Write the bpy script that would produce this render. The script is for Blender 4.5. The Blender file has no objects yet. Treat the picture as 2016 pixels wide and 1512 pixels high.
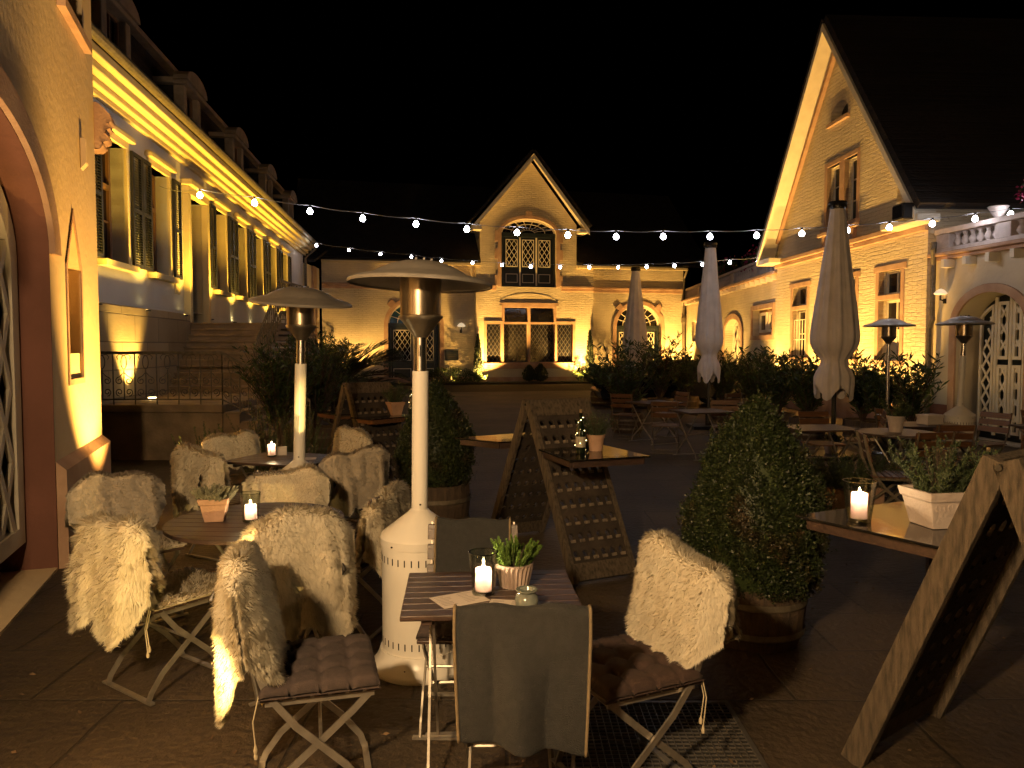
import bpy, math, random
import numpy as np
from mathutils import Vector, Matrix
from mathutils.geometry import tessellate_polygon

# ---------------------------------------------------------------- camera, sky, exposure
SC = bpy.context.scene
COL = SC.collection
F_PX, HZ, CAMH = 1500.0, 683.0, 1.75
PITCH = math.atan((756 - HZ) / F_PX)
cam_d = bpy.data.cameras.new('camera')
cam_d.sensor_width = 36
cam_d.lens = F_PX / 2016 * 36
cam_d.clip_start = 0.05
cam_d.clip_end = 900
cam = bpy.data.objects.new('camera', cam_d)
COL.objects.link(cam)
cam.location = (0, 0, CAMH)
cam.rotation_euler = (math.pi / 2 - PITCH, 0, 0)
SC.camera = cam
world = bpy.data.worlds.new('World')
SC.world = world
world.use_nodes = True
wn = world.node_tree
bg = wn.nodes['Background']
sky = wn.nodes.new('ShaderNodeTexSky')
sky.sky_type = 'NISHITA'
sky.sun_disc = False
sky.sun_elevation = math.radians(-7)
sky.sun_rotation = math.radians(200)
wn.links.new(sky.outputs[0], bg.inputs[0])
bg.inputs[1].default_value = 0.15
SC.view_settings.view_transform = 'Standard'
SC.view_settings.look = 'None'
SC.view_settings.exposure = 0.8
SC.view_settings.gamma = 1.0
SC.render.engine = 'CYCLES'
cy = SC.cycles
cy.use_denoising = True
try:
    cy.denoiser = 'OPENIMAGEDENOISE'
except Exception:
    pass
cy.max_bounces = 5
cy.diffuse_bounces = 3
cy.glossy_bounces = 3
cy.transparent_max_bounces = 24
cy.sample_clamp_indirect = 2.0
cy.caustics_reflective = False
cy.caustics_refractive = False

WARM = (1.0, 0.535, 0.12)
LAMP = (1.0, 0.655, 0.32)
COOL = (0.88, 0.84, 1.0)

# ---------------------------------------------------------------- measuring helpers (photo pixels -> real places)
_f = Vector((0, math.cos(PITCH), -math.sin(PITCH)))
_u = Vector((0, math.sin(PITCH), math.cos(PITCH)))
def ray(u, v):
    return _f + Vector((1, 0, 0)) * ((u - 1008) / F_PX) - _u * ((v - 756) / F_PX)
def gp(u, v, z=0.0):
    d = ray(u, v)
    k = (z - CAMH) / d.z
    return Vector((d.x * k, d.y * k, z))
def dp(u, v, Y):
    d = ray(u, v)
    k = Y / d.y
    return Vector((d.x * k, Y, CAMH + d.z * k))
class Frame:
    """A facade: local x runs along the wall (left to right as seen), y goes into the wall, z up."""
    def __init__(s, ax, ay, bx, by):
        s.o = Vector((ax, ay, 0))
        s.len = math.hypot(bx - ax, by - ay)
        s.ang = math.atan2(by - ay, bx - ax)
        s.t = Vector((math.cos(s.ang), math.sin(s.ang), 0))
        s.n = Vector((-math.sin(s.ang), math.cos(s.ang), 0))
    def fp(s, u, v, dy=0.0):
        d = ray(u, v)
        o = s.o + s.n * dy
        k = (o - Vector((0, 0, CAMH))).dot(s.n) / d.dot(s.n)
        p = Vector((0, 0, CAMH)) + d * k
        return (p - o).dot(s.t), p.z
    def w(s, x, y, z=0.0):
        return s.o + s.t * x + s.n * y + Vector((0, 0, z))

# ---------------------------------------------------------------- materials
def _nt(name):
    m = bpy.data.materials.new(name)
    m.use_nodes = True
    nt = m.node_tree
    return m, nt, nt.nodes['Principled BSDF']
def _set(b, k, v):
    if k in b.inputs:
        b.inputs[k].default_value = v
def c4(c):
    return (c[0], c[1], c[2], 1)
def M(name, col, col2=None, scale=6.0, rough=0.75, metal=0.0, bump=0.0, bscale=None, island=0.0, stretch=None, spec=0.5,
      sss=0.0, transl=0.0, detail=6.0, lo=0.35, hi=0.65, rvar=0.0):
    m, nt, b = _nt(name)
    N, L = nt.nodes, nt.links
    tc = N.new('ShaderNodeTexCoord')
    mp = N.new('ShaderNodeMapping')
    L.new(tc.outputs['Object'], mp.inputs[0])
    if stretch:
        mp.inputs['Scale'].default_value = stretch
    n = N.new('ShaderNodeTexNoise')
    n.inputs['Scale'].default_value = scale
    n.inputs['Detail'].default_value = detail
    L.new(mp.outputs[0], n.inputs['Vector'])
    r = N.new('ShaderNodeValToRGB')
    r.color_ramp.elements[0].position = lo
    r.color_ramp.elements[1].position = hi
    if col2 is None:
        col2 = tuple(min(1, c * 0.78) for c in col)
    r.color_ramp.elements[0].color = c4(col2)
    r.color_ramp.elements[1].color = c4(col)
    L.new(n.outputs['Fac'], r.inputs[0])
    out = r.outputs[0]
    if island:
        g = N.new('ShaderNodeNewGeometry')
        mr = N.new('ShaderNodeMapRange')
        mr.inputs['To Min'].default_value = 1 - island
        mr.inputs['To Max'].default_value = 1 + island
        L.new(g.outputs['Random Per Island'], mr.inputs[0])
        mx = N.new('ShaderNodeVectorMath')
        mx.operation = 'SCALE'
        L.new(out, mx.inputs[0])
        L.new(mr.outputs[0], mx.inputs['Scale'])
        out = mx.outputs[0]
    L.new(out, b.inputs['Base Color'])
    b.inputs['Roughness'].default_value = rough
    if rvar:
        mr2 = N.new('ShaderNodeMapRange')
        mr2.inputs['To Min'].default_value = max(0.02, rough - rvar)
        mr2.inputs['To Max'].default_value = min(1, rough + rvar)
        L.new(n.outputs['Fac'], mr2.inputs[0])
        L.new(mr2.outputs[0], b.inputs['Roughness'])
    b.inputs['Metallic'].default_value = metal
    _set(b, 'Specular IOR Level', spec)
    if sss:
        _set(b, 'Subsurface Weight', sss)
        _set(b, 'Subsurface Radius', (0.03, 0.015, 0.008))
        _set(b, 'Subsurface Scale', 1.0)
    if bump:
        n2 = N.new('ShaderNodeTexNoise')
        n2.inputs['Scale'].default_value = bscale or scale * 6
        n2.inputs['Detail'].default_value = 5
        L.new(mp.outputs[0], n2.inputs['Vector'])
        bp = N.new('ShaderNodeBump')
        bp.inputs['Strength'].default_value = bump
        bp.inputs['Distance'].default_value = 0.02
        L.new(n2.outputs['Fac'], bp.inputs['Height'])
        L.new(bp.outputs[0], b.inputs['Normal'])
    if transl:
        t = N.new('ShaderNodeBsdfTranslucent')
        L.new(out, t.inputs[0])
        ms = N.new('ShaderNodeMixShader')
        ms.inputs[0].default_value = transl
        L.new(b.outputs[0], ms.inputs[1])
        L.new(t.outputs[0], ms.inputs[2])
        L.new(ms.outputs[0], N['Material Output'].inputs[0])
    return m
def MBrick(name, col, mortar, bw=0.26, bh=0.08, ms=0.012, rough=0.85, depth=0.012, wob=0.02, plane='xz', bias=0.0, var=0.85, stain=None, nstr=1.0):
    m, nt, b = _nt(name)
    N, L = nt.nodes, nt.links
    tc = N.new('ShaderNodeTexCoord')
    sp = N.new('ShaderNodeSeparateXYZ')
    L.new(tc.outputs['Object'], sp.inputs[0])
    cb = N.new('ShaderNodeCombineXYZ')
    L.new(sp.outputs['X'], cb.inputs['X'])
    L.new(sp.outputs['Z' if plane == 'xz' else 'Y'], cb.inputs['Y'])
    nz = N.new('ShaderNodeTexNoise')
    nz.inputs['Scale'].default_value = 2.3
    nz.inputs['Detail'].default_value = 6
    L.new(tc.outputs['Object'], nz.inputs['Vector'])
    ad = N.new('ShaderNodeVectorMath')
    ad.operation = 'MULTIPLY_ADD'
    L.new(nz.outputs['Color'], ad.inputs[0])
    ad.inputs[1].default_value = (wob, wob, 0)
    L.new(cb.outputs[0], ad.inputs[2])
    br = N.new('ShaderNodeTexBrick')
    br.inputs['Scale'].default_value = 1.0
    br.inputs['Brick Width'].default_value = bw
    br.inputs['Row Height'].default_value = bh
    br.inputs['Mortar Size'].default_value = ms
    br.inputs['Mortar Smooth'].default_value = 0.5
    br.inputs['Bias'].default_value = bias
    br.inputs['Color1'].default_value = c4(col)
    br.inputs['Color2'].default_value = c4(tuple(c * var for c in col))
    br.inputs['Mortar'].default_value = c4(mortar)
    L.new(ad.outputs[0], br.inputs['Vector'])
    n3 = N.new('ShaderNodeTexNoise')
    n3.inputs['Scale'].default_value = 1.1
    n3.inputs['Detail'].default_value = 9
    L.new(tc.outputs['Object'], n3.inputs['Vector'])
    rp = N.new('ShaderNodeValToRGB')
    rp.color_ramp.elements[0].position = 0.3
    rp.color_ramp.elements[1].position = 0.7
    rp.color_ramp.elements[0].color = c4(stain or (0.78, 0.76, 0.72))
    rp.color_ramp.elements[1].color = (1, 1, 1, 1)
    L.new(n3.outputs['Fac'], rp.inputs[0])
    mx = N.new('ShaderNodeMix')
    mx.data_type = 'RGBA'
    mx.blend_type = 'MULTIPLY'
    mx.inputs[0].default_value = 1
    L.new(br.outputs['Color'], mx.inputs[6])
    L.new(rp.outputs[0], mx.inputs[7])
    L.new(mx.outputs[2], b.inputs['Base Color'])
    b.inputs['Roughness'].default_value = rough
    n4 = N.new('ShaderNodeTexNoise')
    n4.inputs['Scale'].default_value = 22
    n4.inputs['Detail'].default_value = 6
    mp4 = N.new('ShaderNodeMapping')
    mp4.inputs['Scale'].default_value = (0.35, 0.35, 1) if plane == 'xz' else (1, 1, 1)
    L.new(tc.outputs['Object'], mp4.inputs[0])
    L.new(mp4.outputs[0], n4.inputs['Vector'])
    h = N.new('ShaderNodeMath')
    h.operation = 'MULTIPLY_ADD'
    L.new(br.outputs['Fac'], h.inputs[0])
    h.inputs[1].default_value = -1.0
    h2 = N.new('ShaderNodeMath')
    h2.operation = 'MULTIPLY'
    h2.inputs[1].default_value = nstr
    L.new(n4.outputs['Fac'], h2.inputs[0])
    L.new(h2.outputs[0], h.inputs[2])
    bp = N.new('ShaderNodeBump')
    bp.inputs['Strength'].default_value = 1.0
    bp.inputs['Distance'].default_value = depth
    L.new(h.outputs[0], bp.inputs['Height'])
    L.new(bp.outputs[0], b.inputs['Normal'])
    return m
def MEmit(name, col, strength):
    m, nt, b = _nt(name)
    b.inputs['Base Color'].default_value = c4(col)
    _set(b, 'Emission Color', c4(col))
    _set(b, 'Emission Strength', strength)
    return m
def MFlame(name, col, strength):
    m, nt, b = _nt(name)
    N, L = nt.nodes, nt.links
    N.remove(b)
    tr = N.new('ShaderNodeBsdfTransparent')
    em = N.new('ShaderNodeEmission')
    em.inputs[0].default_value = c4(col)
    em.inputs[1].default_value = strength
    ad = N.new('ShaderNodeAddShader')
    L.new(tr.outputs[0], ad.inputs[0])
    L.new(em.outputs[0], ad.inputs[1])
    L.new(ad.outputs[0], N['Material Output'].inputs[0])
    return m
def MGlass(name, tint=(0.93, 0.96, 0.95), lo=0.07, hi=0.85):
    m, nt, b = _nt(name)
    N, L = nt.nodes, nt.links
    N.remove(b)
    tr = N.new('ShaderNodeBsdfTransparent')
    tr.inputs[0].default_value = c4(tint)
    gl = N.new('ShaderNodeBsdfGlossy')
    gl.inputs['Roughness'].default_value = 0.02
    lw = N.new('ShaderNodeLayerWeight')
    lw.inputs[0].default_value = 0.5
    pw = N.new('ShaderNodeMath')
    pw.operation = 'POWER'
    pw.inputs[1].default_value = 2.5
    L.new(lw.outputs['Facing'], pw.inputs[0])
    fr = N.new('ShaderNodeMapRange')
    fr.inputs['To Min'].default_value = lo
    fr.inputs['To Max'].default_value = hi
    L.new(pw.outputs[0], fr.inputs[0])
    ms = N.new('ShaderNodeMixShader')
    L.new(fr.outputs[0], ms.inputs[0])
    L.new(tr.outputs[0], ms.inputs[1])
    L.new(gl.outputs[0], ms.inputs[2])
    L.new(ms.outputs[0], N['Material Output'].inputs[0])
    return m

mt = dict(
    tower=M('tower_plaster', (0.72, 0.56, 0.34), (0.66, 0.50, 0.30), scale=1.2, rough=0.9, bump=0.35, bscale=14),
    salmon=M('salmon_sandstone', (0.50, 0.33, 0.22), (0.38, 0.23, 0.15), scale=3, rough=0.85, bump=0.3, bscale=40),
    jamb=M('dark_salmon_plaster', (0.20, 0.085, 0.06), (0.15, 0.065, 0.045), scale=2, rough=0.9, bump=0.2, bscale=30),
    white=M('white_plaster', (0.70, 0.67, 0.62), (0.62, 0.59, 0.54), scale=1.0, rough=0.9, bump=0.2, bscale=20),
    plasterc=M('cream_plaster', (0.62, 0.54, 0.40), (0.53, 0.46, 0.34), scale=1.3, rough=0.9, bump=0.3, bscale=12),
    brick=MBrick('painted_brick', (0.68, 0.59, 0.43), (0.60, 0.52, 0.38), bw=0.34, bh=0.09, ms=0.009, depth=0.014, wob=0.08, nstr=1.5, var=0.93, stain=(0.84, 0.82, 0.78)),
    block=MBrick('sandstone_blocks', (0.46, 0.36, 0.22), (0.22, 0.17, 0.11), bw=1.15, bh=0.46, ms=0.012, depth=0.012, wob=0.01, var=0.7, nstr=0.5),
    slab=MBrick('paving_slabs', (0.090, 0.064, 0.039), (0.032, 0.024, 0.016), bw=0.95, bh=0.62, ms=0.010, depth=0.012, wob=0.04, plane='xy', var=0.62, stain=(0.36, 0.34, 0.32), rough=0.66, nstr=1.7),
    step=M('worn_step_stone', (0.30, 0.22, 0.145), (0.19, 0.14, 0.09), scale=3, rough=0.8, bump=0.3, bscale=30),
    roof=MBrick('roof_tiles', (0.030, 0.022, 0.018), (0.012, 0.010, 0.009), bw=0.22, bh=0.16, depth=0.03, wob=0.01, plane='xz', var=0.6),
    dormer=M('weathered_cream_wood', (0.34, 0.26, 0.17), (0.24, 0.18, 0.12), scale=4, rough=0.8, bump=0.3),
    cornice=M('cream_cornice_paint', (0.66, 0.55, 0.32), (0.58, 0.47, 0.27), scale=3, rough=0.7),
    trimw=M('white_trim_paint', (0.74, 0.68, 0.55), (0.66, 0.60, 0.48), scale=4, rough=0.6),
    shutter=M('dark_shutter_paint', (0.011, 0.012, 0.018), (0.008, 0.009, 0.013), scale=8, rough=0.45),
    teal=M('dark_teal_paint', (0.014, 0.022, 0.024), (0.010, 0.015, 0.017), scale=8, rough=0.4),
    tealb=M('teal_beam_paint', (0.06, 0.13, 0.12), scale=8, rough=0.5),
    winwood=M('brown_window_wood', (0.20, 0.10, 0.05), (0.13, 0.07, 0.035), scale=8, rough=0.5, stretch=(1, 1, .2)),
    pane=M('dark_window_glass', (0.012, 0.012, 0.014), (0.008, 0.008, 0.010), scale=5, rough=0.08, bump=0.12, bscale=4, spec=0.35),
    paneblue=M('blue_fanlight_glass', (0.03, 0.09, 0.13), (0.02, 0.06, 0.09), scale=3, rough=0.1),
    lead=M('lead_came', (0.09, 0.08, 0.07), scale=8, rough=0.5),
    curtain=M('cream_curtain', (0.65, 0.62, 0.52), scale=9, rough=0.9, stretch=(6, 1, .3)),
    metalw=M('white_enamel', (0.74, 0.70, 0.63), (0.68, 0.64, 0.57), scale=3, rough=0.28, spec=0.5),
    steel=M('brushed_steel', (0.50, 0.47, 0.43), (0.36, 0.34, 0.31), scale=30, rough=0.26, metal=1.0, stretch=(8, 8, 0.3)),
    dome=M('dull_aluminium', (0.50, 0.46, 0.42), (0.40, 0.37, 0.34), scale=10, rough=0.42, metal=0.55),
    burner=M('burner_steel', (0.50, 0.44, 0.34), (0.36, 0.31, 0.24), scale=14, rough=0.35, metal=0.95),
    blackm=M('black_metal', (0.025, 0.023, 0.022), scale=10, rough=0.4, metal=0.4),
    iron=M('wrought_iron', (0.17, 0.14, 0.10), (0.10, 0.085, 0.06), scale=20, rough=0.55, metal=0.3),
    legm=M('galvanised_flat_steel', (0.42, 0.38, 0.32), (0.30, 0.27, 0.23), scale=18, rough=0.42, metal=0.75),
    slat=M('dark_stained_slats', (0.060, 0.036, 0.028), (0.035, 0.022, 0.018), scale=6, rough=0.38, stretch=(1, 10, 10), bump=0.15, bscale=20, rvar=0.1),
    slatr=M('reddish_wood_slats', (0.15, 0.070, 0.03), (0.09, 0.042, 0.02), scale=6, rough=0.4, stretch=(1, 10, 10)),
    oldwood=M('weathered_grey_wood', (0.115, 0.088, 0.060), (0.032, 0.024, 0.017), scale=7, rough=0.8, stretch=(8, 8, 1.2), bump=0.8, bscale=30, lo=0.3, hi=0.6),
    oldwoodlit=M('lit_edge_wood', (0.26, 0.21, 0.155), (0.10, 0.08, 0.06), scale=7, rough=0.8, stretch=(8, 8, 1.2), bump=0.8, bscale=30, lo=0.3, hi=0.6),  # pale tone paints the light caught by the rack's hole edges
    oldwoodd=M('blackened_rack_wood', (0.045, 0.033, 0.025), (0.02, 0.015, 0.012), scale=6, rough=0.8, bump=0.6, bscale=30),
    barrel=M('barrel_staves', (0.085, 0.055, 0.032), (0.045, 0.030, 0.02), scale=9, rough=0.75, stretch=(6, 6, .6), bump=0.5),
    plate=M('black_gloss_plate', (0.012, 0.011, 0.010), scale=2, rough=0.05, bump=0.05, bscale=3, spec=0.9),
    terra=M('pale_terracotta', (0.50, 0.31, 0.21), (0.38, 0.23, 0.15), scale=10, rough=0.85, bump=0.4, bscale=40),
    flute=M('limewashed_clay', (0.36, 0.28, 0.24), (0.24, 0.18, 0.15), scale=14, rough=0.8, stretch=(3, 3, .6), bump=0.2),
    whitepot=M('white_washed_pot', (0.56, 0.48, 0.44), (0.46, 0.38, 0.34), scale=8, rough=0.75, bump=0.3),
    glaze=M('grey_blue_glaze', (0.17, 0.19, 0.17), (0.11, 0.12, 0.11), scale=12, rough=0.18),
    soil=M('soil', (0.03, 0.02, 0.015), scale=20, rough=0.95),
    wax=M('candle_wax', (0.90, 0.74, 0.66), (0.88, 0.72, 0.64), scale=5, rough=0.5, transl=0.6),
    paper=M('menu_paper', (0.62, 0.55, 0.48), (0.56, 0.49, 0.43), scale=30, rough=0.5, stretch=(.2, 3, 1)),
    ink=M('printed_ink', (0.16, 0.13, 0.12), scale=5, rough=0.6),
    fur=M('sheepskin_fur', (0.90, 0.84, 0.70), (0.86, 0.76, 0.58), scale=4, rough=0.8, island=0.10, transl=0.35, lo=0.25, hi=0.75, spec=0.1),
    skin=M('sheepskin_hide', (0.66, 0.55, 0.40), scale=6, rough=0.9),
    furw=M('grey_white_fur', (0.68, 0.62, 0.54), (0.54, 0.48, 0.40), scale=5, rough=0.75, island=0.12, transl=0.35, lo=0.25, hi=0.6, spec=0.1),
    cushion=M('mauve_cushion_cloth', (0.055, 0.040, 0.038), (0.040, 0.029, 0.028), scale=60, rough=0.95, bump=0.3, bscale=300),
    cushionr=M('maroon_cushion_cloth', (0.040, 0.022, 0.017), (0.030, 0.016, 0.013), scale=60, rough=0.95, bump=0.3, bscale=300),
    blanket=M('grey_wool_blanket', (0.021, 0.022, 0.023), (0.015, 0.016, 0.017), scale=40, rough=1.0, bump=0.5, bscale=260),
    hem=M('blanket_hem', (0.16, 0.12, 0.07), scale=40, rough=1.0),
    canvas=M('taupe_canvas', (0.72, 0.65, 0.61), (0.62, 0.56, 0.53), scale=5, rough=0.95, bump=0.2, bscale=60),
    box=M('box_leaves', (0.024, 0.036, 0.010), (0.040, 0.027, 0.011), scale=4, lo=0.36, hi=0.46, rough=0.5, island=0.5, transl=0.2),
    heather=M('heather_sprigs', (0.13, 0.22, 0.035), (0.08, 0.15, 0.025), scale=14, rough=0.6, island=0.35, transl=0.3),
    greyherb=M('dry_grey_heather', (0.24, 0.23, 0.16), (0.14, 0.14, 0.09), scale=14, rough=0.8, island=0.3),
    olean=M('oleander_leaves', (0.045, 0.070, 0.020), (0.028, 0.045, 0.013), scale=3, rough=0.45, island=0.45, transl=0.3),
    rosem=M('rosemary_needles', (0.055, 0.080, 0.030), (0.030, 0.045, 0.018), scale=8, rough=0.6, island=0.4, transl=0.2),
    cyp=M('cypress_foliage', (0.030, 0.045, 0.014), (0.018, 0.030, 0.010), scale=8, rough=0.7, island=0.5, transl=0.15),
    palm=M('palm_leaflets', (0.045, 0.055, 0.020), (0.025, 0.032, 0.012), scale=4, rough=0.5, island=0.35, transl=0.3),
    bark=M('bark', (0.07, 0.045, 0.03), (0.035, 0.024, 0.016), scale=10, rough=0.9, bump=0.6),
    flower=M('magenta_petals', (0.35, 0.02, 0.09), scale=6, rough=0.6, island=0.4),
    bottle=M('dark_green_bottle', (0.010, 0.016, 0.008), scale=3, rough=0.06, spec=0.7),
    cork=M('cork', (0.35, 0.24, 0.13), scale=30, rough=0.9),
    tag=M('bottle_paper', (0.40, 0.36, 0.28), scale=30, rough=0.8),
    carp=M('black_car_paint', (0.010, 0.010, 0.012), scale=2, rough=0.15, spec=0.6),
    carg=M('car_window_glass', (0.01, 0.01, 0.012), scale=2, rough=0.05),
    tyre=M('tyre_rubber', (0.015, 0.015, 0.015), scale=20, rough=0.85),
    rim=M('alloy_rim', (0.35, 0.34, 0.32), scale=10, rough=0.3, metal=0.9),
    redl=M('red_lamp_plastic', (0.30, 0.008, 0.010), scale=5, rough=0.2),
    grate=M('galvanised_grate', (0.22, 0.20, 0.18), scale=10, rough=0.45, metal=0.7),
    pit=M('drain_pit', (0.02, 0.018, 0.016), scale=10, rough=0.9),
    cord=M('pale_cotton_cord', (0.50, 0.42, 0.28), scale=20, rough=0.9),
    glass=MGlass('clear_glass', (0.86, 0.89, 0.87)),
    glassedge=MGlass('thick_glass_edge', (0.45, 0.52, 0.48), lo=0.25, hi=0.9),
    bulb=MEmit('bulb_glow', (0.93, 0.91, 1.0), 42.0),
    flame=MFlame('candle_flame', (1.0, 0.72, 0.40), 12.0),
    lens=MEmit('uplight_lens', (1.0, 0.75, 0.30), 25.0),
    fairy=MEmit('fairy_light', (1.0, 0.78, 0.32), 14.0),
    opal=MEmit('opal_lamp_glass', (1.0, 0.80, 0.50), 0.35),
    lantern=MEmit('lantern_glass', (1.0, 0.75, 0.45), 4.0),
)

# ---------------------------------------------------------------- mesh building
SPLIT = {'rail', 'kneeler', 'gutter', 'eaves_board', 'gable_return', 'sill_bracket', 'eave_bracket', 'quoin_block', 'stile', 'bargeboard',
         'foot_bar', 'batten', 'crossbar', 'screw', 'stud', 'hoop', 'rake_moulding', 'string_course', 'downpipe_piece', 'tie_cord', 'vent_slot', 'lit_hole_lip', 'plinth', 'attic_pane', 'stretcher'}
class MB:
    def __init__(s):
        s.V, s.F = [], []
    def add(s, vs, fs):
        o = len(s.V)
        s.V += [tuple(v) for v in vs]
        s.F += [tuple(i + o for i in f) for f in fs]
        return s
    def box(s, x0, x1, y0, y1, z0, z1):
        vs = [(x, y, z) for x in (x0, x1) for y in (y0, y1) for z in (z0, z1)]
        return s.add(vs, [(0, 1, 3, 2), (4, 6, 7, 5), (0, 4, 5, 1), (2, 3, 7, 6), (0, 2, 6, 4), (1, 5, 7, 3)])
    def beam(s, p, q, w, h, up=(0, 0, 1)):
        p, q = Vector(p), Vector(q)
        d = (q - p).normalized()
        a = d.cross(Vector(up))
        if a.length < 1e-4:
            a = d.cross(Vector((0, 1, 0)))
        a.normalize()
        b = a.cross(d).normalized()
        vs = []
        for c in (p, q):
            for i, j in ((-1, -1), (1, -1), (1, 1), (-1, 1)):
                vs.append(c + a * (w / 2 * i) + b * (h / 2 * j))
        return s.add(vs, [(0, 1, 2, 3), (7, 6, 5, 4), (0, 4, 5, 1), (1, 5, 6, 2), (2, 6, 7, 3), (3, 7, 4, 0)])
    def path(s, pts, w, h, up=(1, 0, 0)):
        """a flat bar swept along points, mitred"""
        pts = [Vector(p) for p in pts]
        up = Vector(up)
        rings = []
        for i, p in enumerate(pts):
            d = (pts[min(i + 1, len(pts) - 1)] - pts[max(i - 1, 0)]).normalized()
            a = up.normalized()
            b = a.cross(d).normalized()
            rings.append([p + a * (w / 2 * i1) + b * (h / 2 * j1) for i1, j1 in ((-1, -1), (1, -1), (1, 1), (-1, 1))])
        vs = [v for r in rings for v in r]
        fs = [(0, 1, 2, 3)]
        for i in range(len(rings) - 1):
            for k in range(4):
                fs.append((i * 4 + k, i * 4 + (k + 1) % 4, i * 4 + 4 + (k + 1) % 4, i * 4 + 4 + k))
        n = (len(rings) - 1) * 4
        fs.append((n + 3, n + 2, n + 1, n))
        return s.add(vs, fs)
    def tube(s, pts, r, n=8, cap=True):
        pts = [Vector(p) for p in pts]
        rs = r if isinstance(r, (list, tuple)) else [r] * len(pts)
        vs, fs = [], []
        prev = None
        for i, p in enumerate(pts):
            d = (pts[min(i + 1, len(pts) - 1)] - pts[max(i - 1, 0)])
            d = d.normalized() if d.length > 1e-9 else Vector((0, 0, 1))
            if prev is None:
                a = d.cross(Vector((0, 0, 1)))
                if a.length < 0.05:
                    a = d.cross(Vector((0, 1, 0)))
            else:
                a = prev - d * prev.dot(d)
            a.normalize()
            prev = a
            b = d.cross(a)
            for k in range(n):
                t = 2 * math.pi * k / n
                vs.append(p + (a * math.cos(t) + b * math.sin(t)) * rs[i])
        for i in range(len(pts) - 1):
            for k in range(n):
                fs.append((i * n + k, i * n + (k + 1) % n, (i + 1) * n + (k + 1) % n, (i + 1) * n + k))
        if cap:
            fs.append(tuple(range(n))[::-1])
            fs.append(tuple(range((len(pts) - 1) * n, len(pts) * n)))
        return s.add(vs, fs)
    def lathe(s, prof, n=32, c=(0, 0, 0), cap=True, sx=1.0, sy=1.0):
        vs, fs = [], []
        for r, z in prof:
            for k in range(n):
                t = 2 * math.pi * k / n
                vs.append((c[0] + r * math.cos(t) * sx, c[1] + r * math.sin(t) * sy, c[2] + z))
        for i in range(len(prof) - 1):
            for k in range(n):
                fs.append((i * n + k, i * n + (k + 1) % n, (i + 1) * n + (k + 1) % n, (i + 1) * n + k))
        if cap:
            if prof[0][0] > 1e-4:
                fs.append(tuple(range(n))[::-1])
            if prof[-1][0] > 1e-4:
                fs.append(tuple(range((len(prof) - 1) * n, len(prof) * n)))
        return s.add(vs, fs)
    def wall(s, outer, holes, y0, y1, back=True):
        loops = [[Vector((x, z, 0)) for x, z in outer]] + [[Vector((x, z, 0)) for x, z in h] for h in holes]
        tri = tessellate_polygon(loops)
        flat = [(v.x, v.y) for l in loops for v in l]
        n = len(flat)
        vs = [(x, y0, z) for x, z in flat] + [(x, y1, z) for x, z in flat]
        fs = [tuple(t) for t in tri]
        if back:
            fs += [tuple(i + n for i in t[::-1]) for t in tri]
        o = 0
        for l in loops:
            k = len(l)
            for i in range(k):
                j = (i + 1) % k
                fs.append((o + i, o + j, o + j + n, o + i + n))
            o += k
        return s.add(vs, fs)
    def band(s, inn, out, y0, y1, closed=False):
        n = len(inn)
        vs = [(x, y0, z) for x, z in inn] + [(x, y0, z) for x, z in out] + [(x, y1, z) for x, z in inn] + [(x, y1, z) for x, z in out]
        fs = []
        for i in range(n if closed else n - 1):
            j = (i + 1) % n
            fs += [(i, j, n + j, n + i), (2 * n + i, 3 * n + i, 3 * n + j, 2 * n + j), (i, 2 * n + i, 2 * n + j, j),
                   (n + i, n + j, 3 * n + j, 3 * n + i)]
        if not closed:
            fs += [(0, n, 3 * n, 2 * n), (n - 1, 3 * n - 1, 4 * n - 1, 2 * n - 1)]
        return s.add(vs, fs)
    def xform(s, m):
        s.V = [tuple(m @ Vector(v)) for v in s.V]
        return s
    def merge(s, o, m=None):
        vs = [tuple(m @ Vector(v)) for v in o.V] if m else o.V
        return s.add(vs, o.F)
    def pieces(s):
        par = list(range(len(s.V)))
        def find(i):
            while par[i] != i:
                par[i] = par[par[i]]
                i = par[i]
            return i
        for f in s.F:
            r = find(f[0])
            for i in f[1:]:
                par[find(i)] = r
        out = {}
        for f in s.F:
            out.setdefault(find(f[0]), []).append(f)
        res = []
        for fs in out.values():
            ids = sorted({i for f in fs for i in f})
            mp = {i: k for k, i in enumerate(ids)}
            m = MB()
            m.V = [s.V[i] for i in ids]
            m.F = [tuple(mp[i] for i in f) for f in fs]
            res.append(m)
        return res
    def build(s, name, mat, parent=None, smooth=False, bevel=0.0, loc=None, auto=None):
        if name in SPLIT:
            ps = s.pieces()
            if len(ps) > 1:
                return [p.build(name, mat, parent, smooth, bevel, loc, auto) for p in ps][0]
        me = bpy.data.meshes.new(name)
        me.from_pydata(s.V, [], s.F)
        me.materials.append(mt[mat] if isinstance(mat, str) else mat)
        if smooth:
            me.shade_smooth()
            if auto:
                me.set_sharp_from_angle(angle=math.radians(auto))
        me.update()
        o = bpy.data.objects.new(name, me)
        COL.objects.link(o)
        if parent:
            o.parent = parent
        if loc is not None:
            o.location = loc
        if bevel:
            b = o.modifiers.new('bevel', 'BEVEL')
            b.width = bevel
            b.segments = 2
            b.limit_method = 'ANGLE'
        return o
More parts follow.
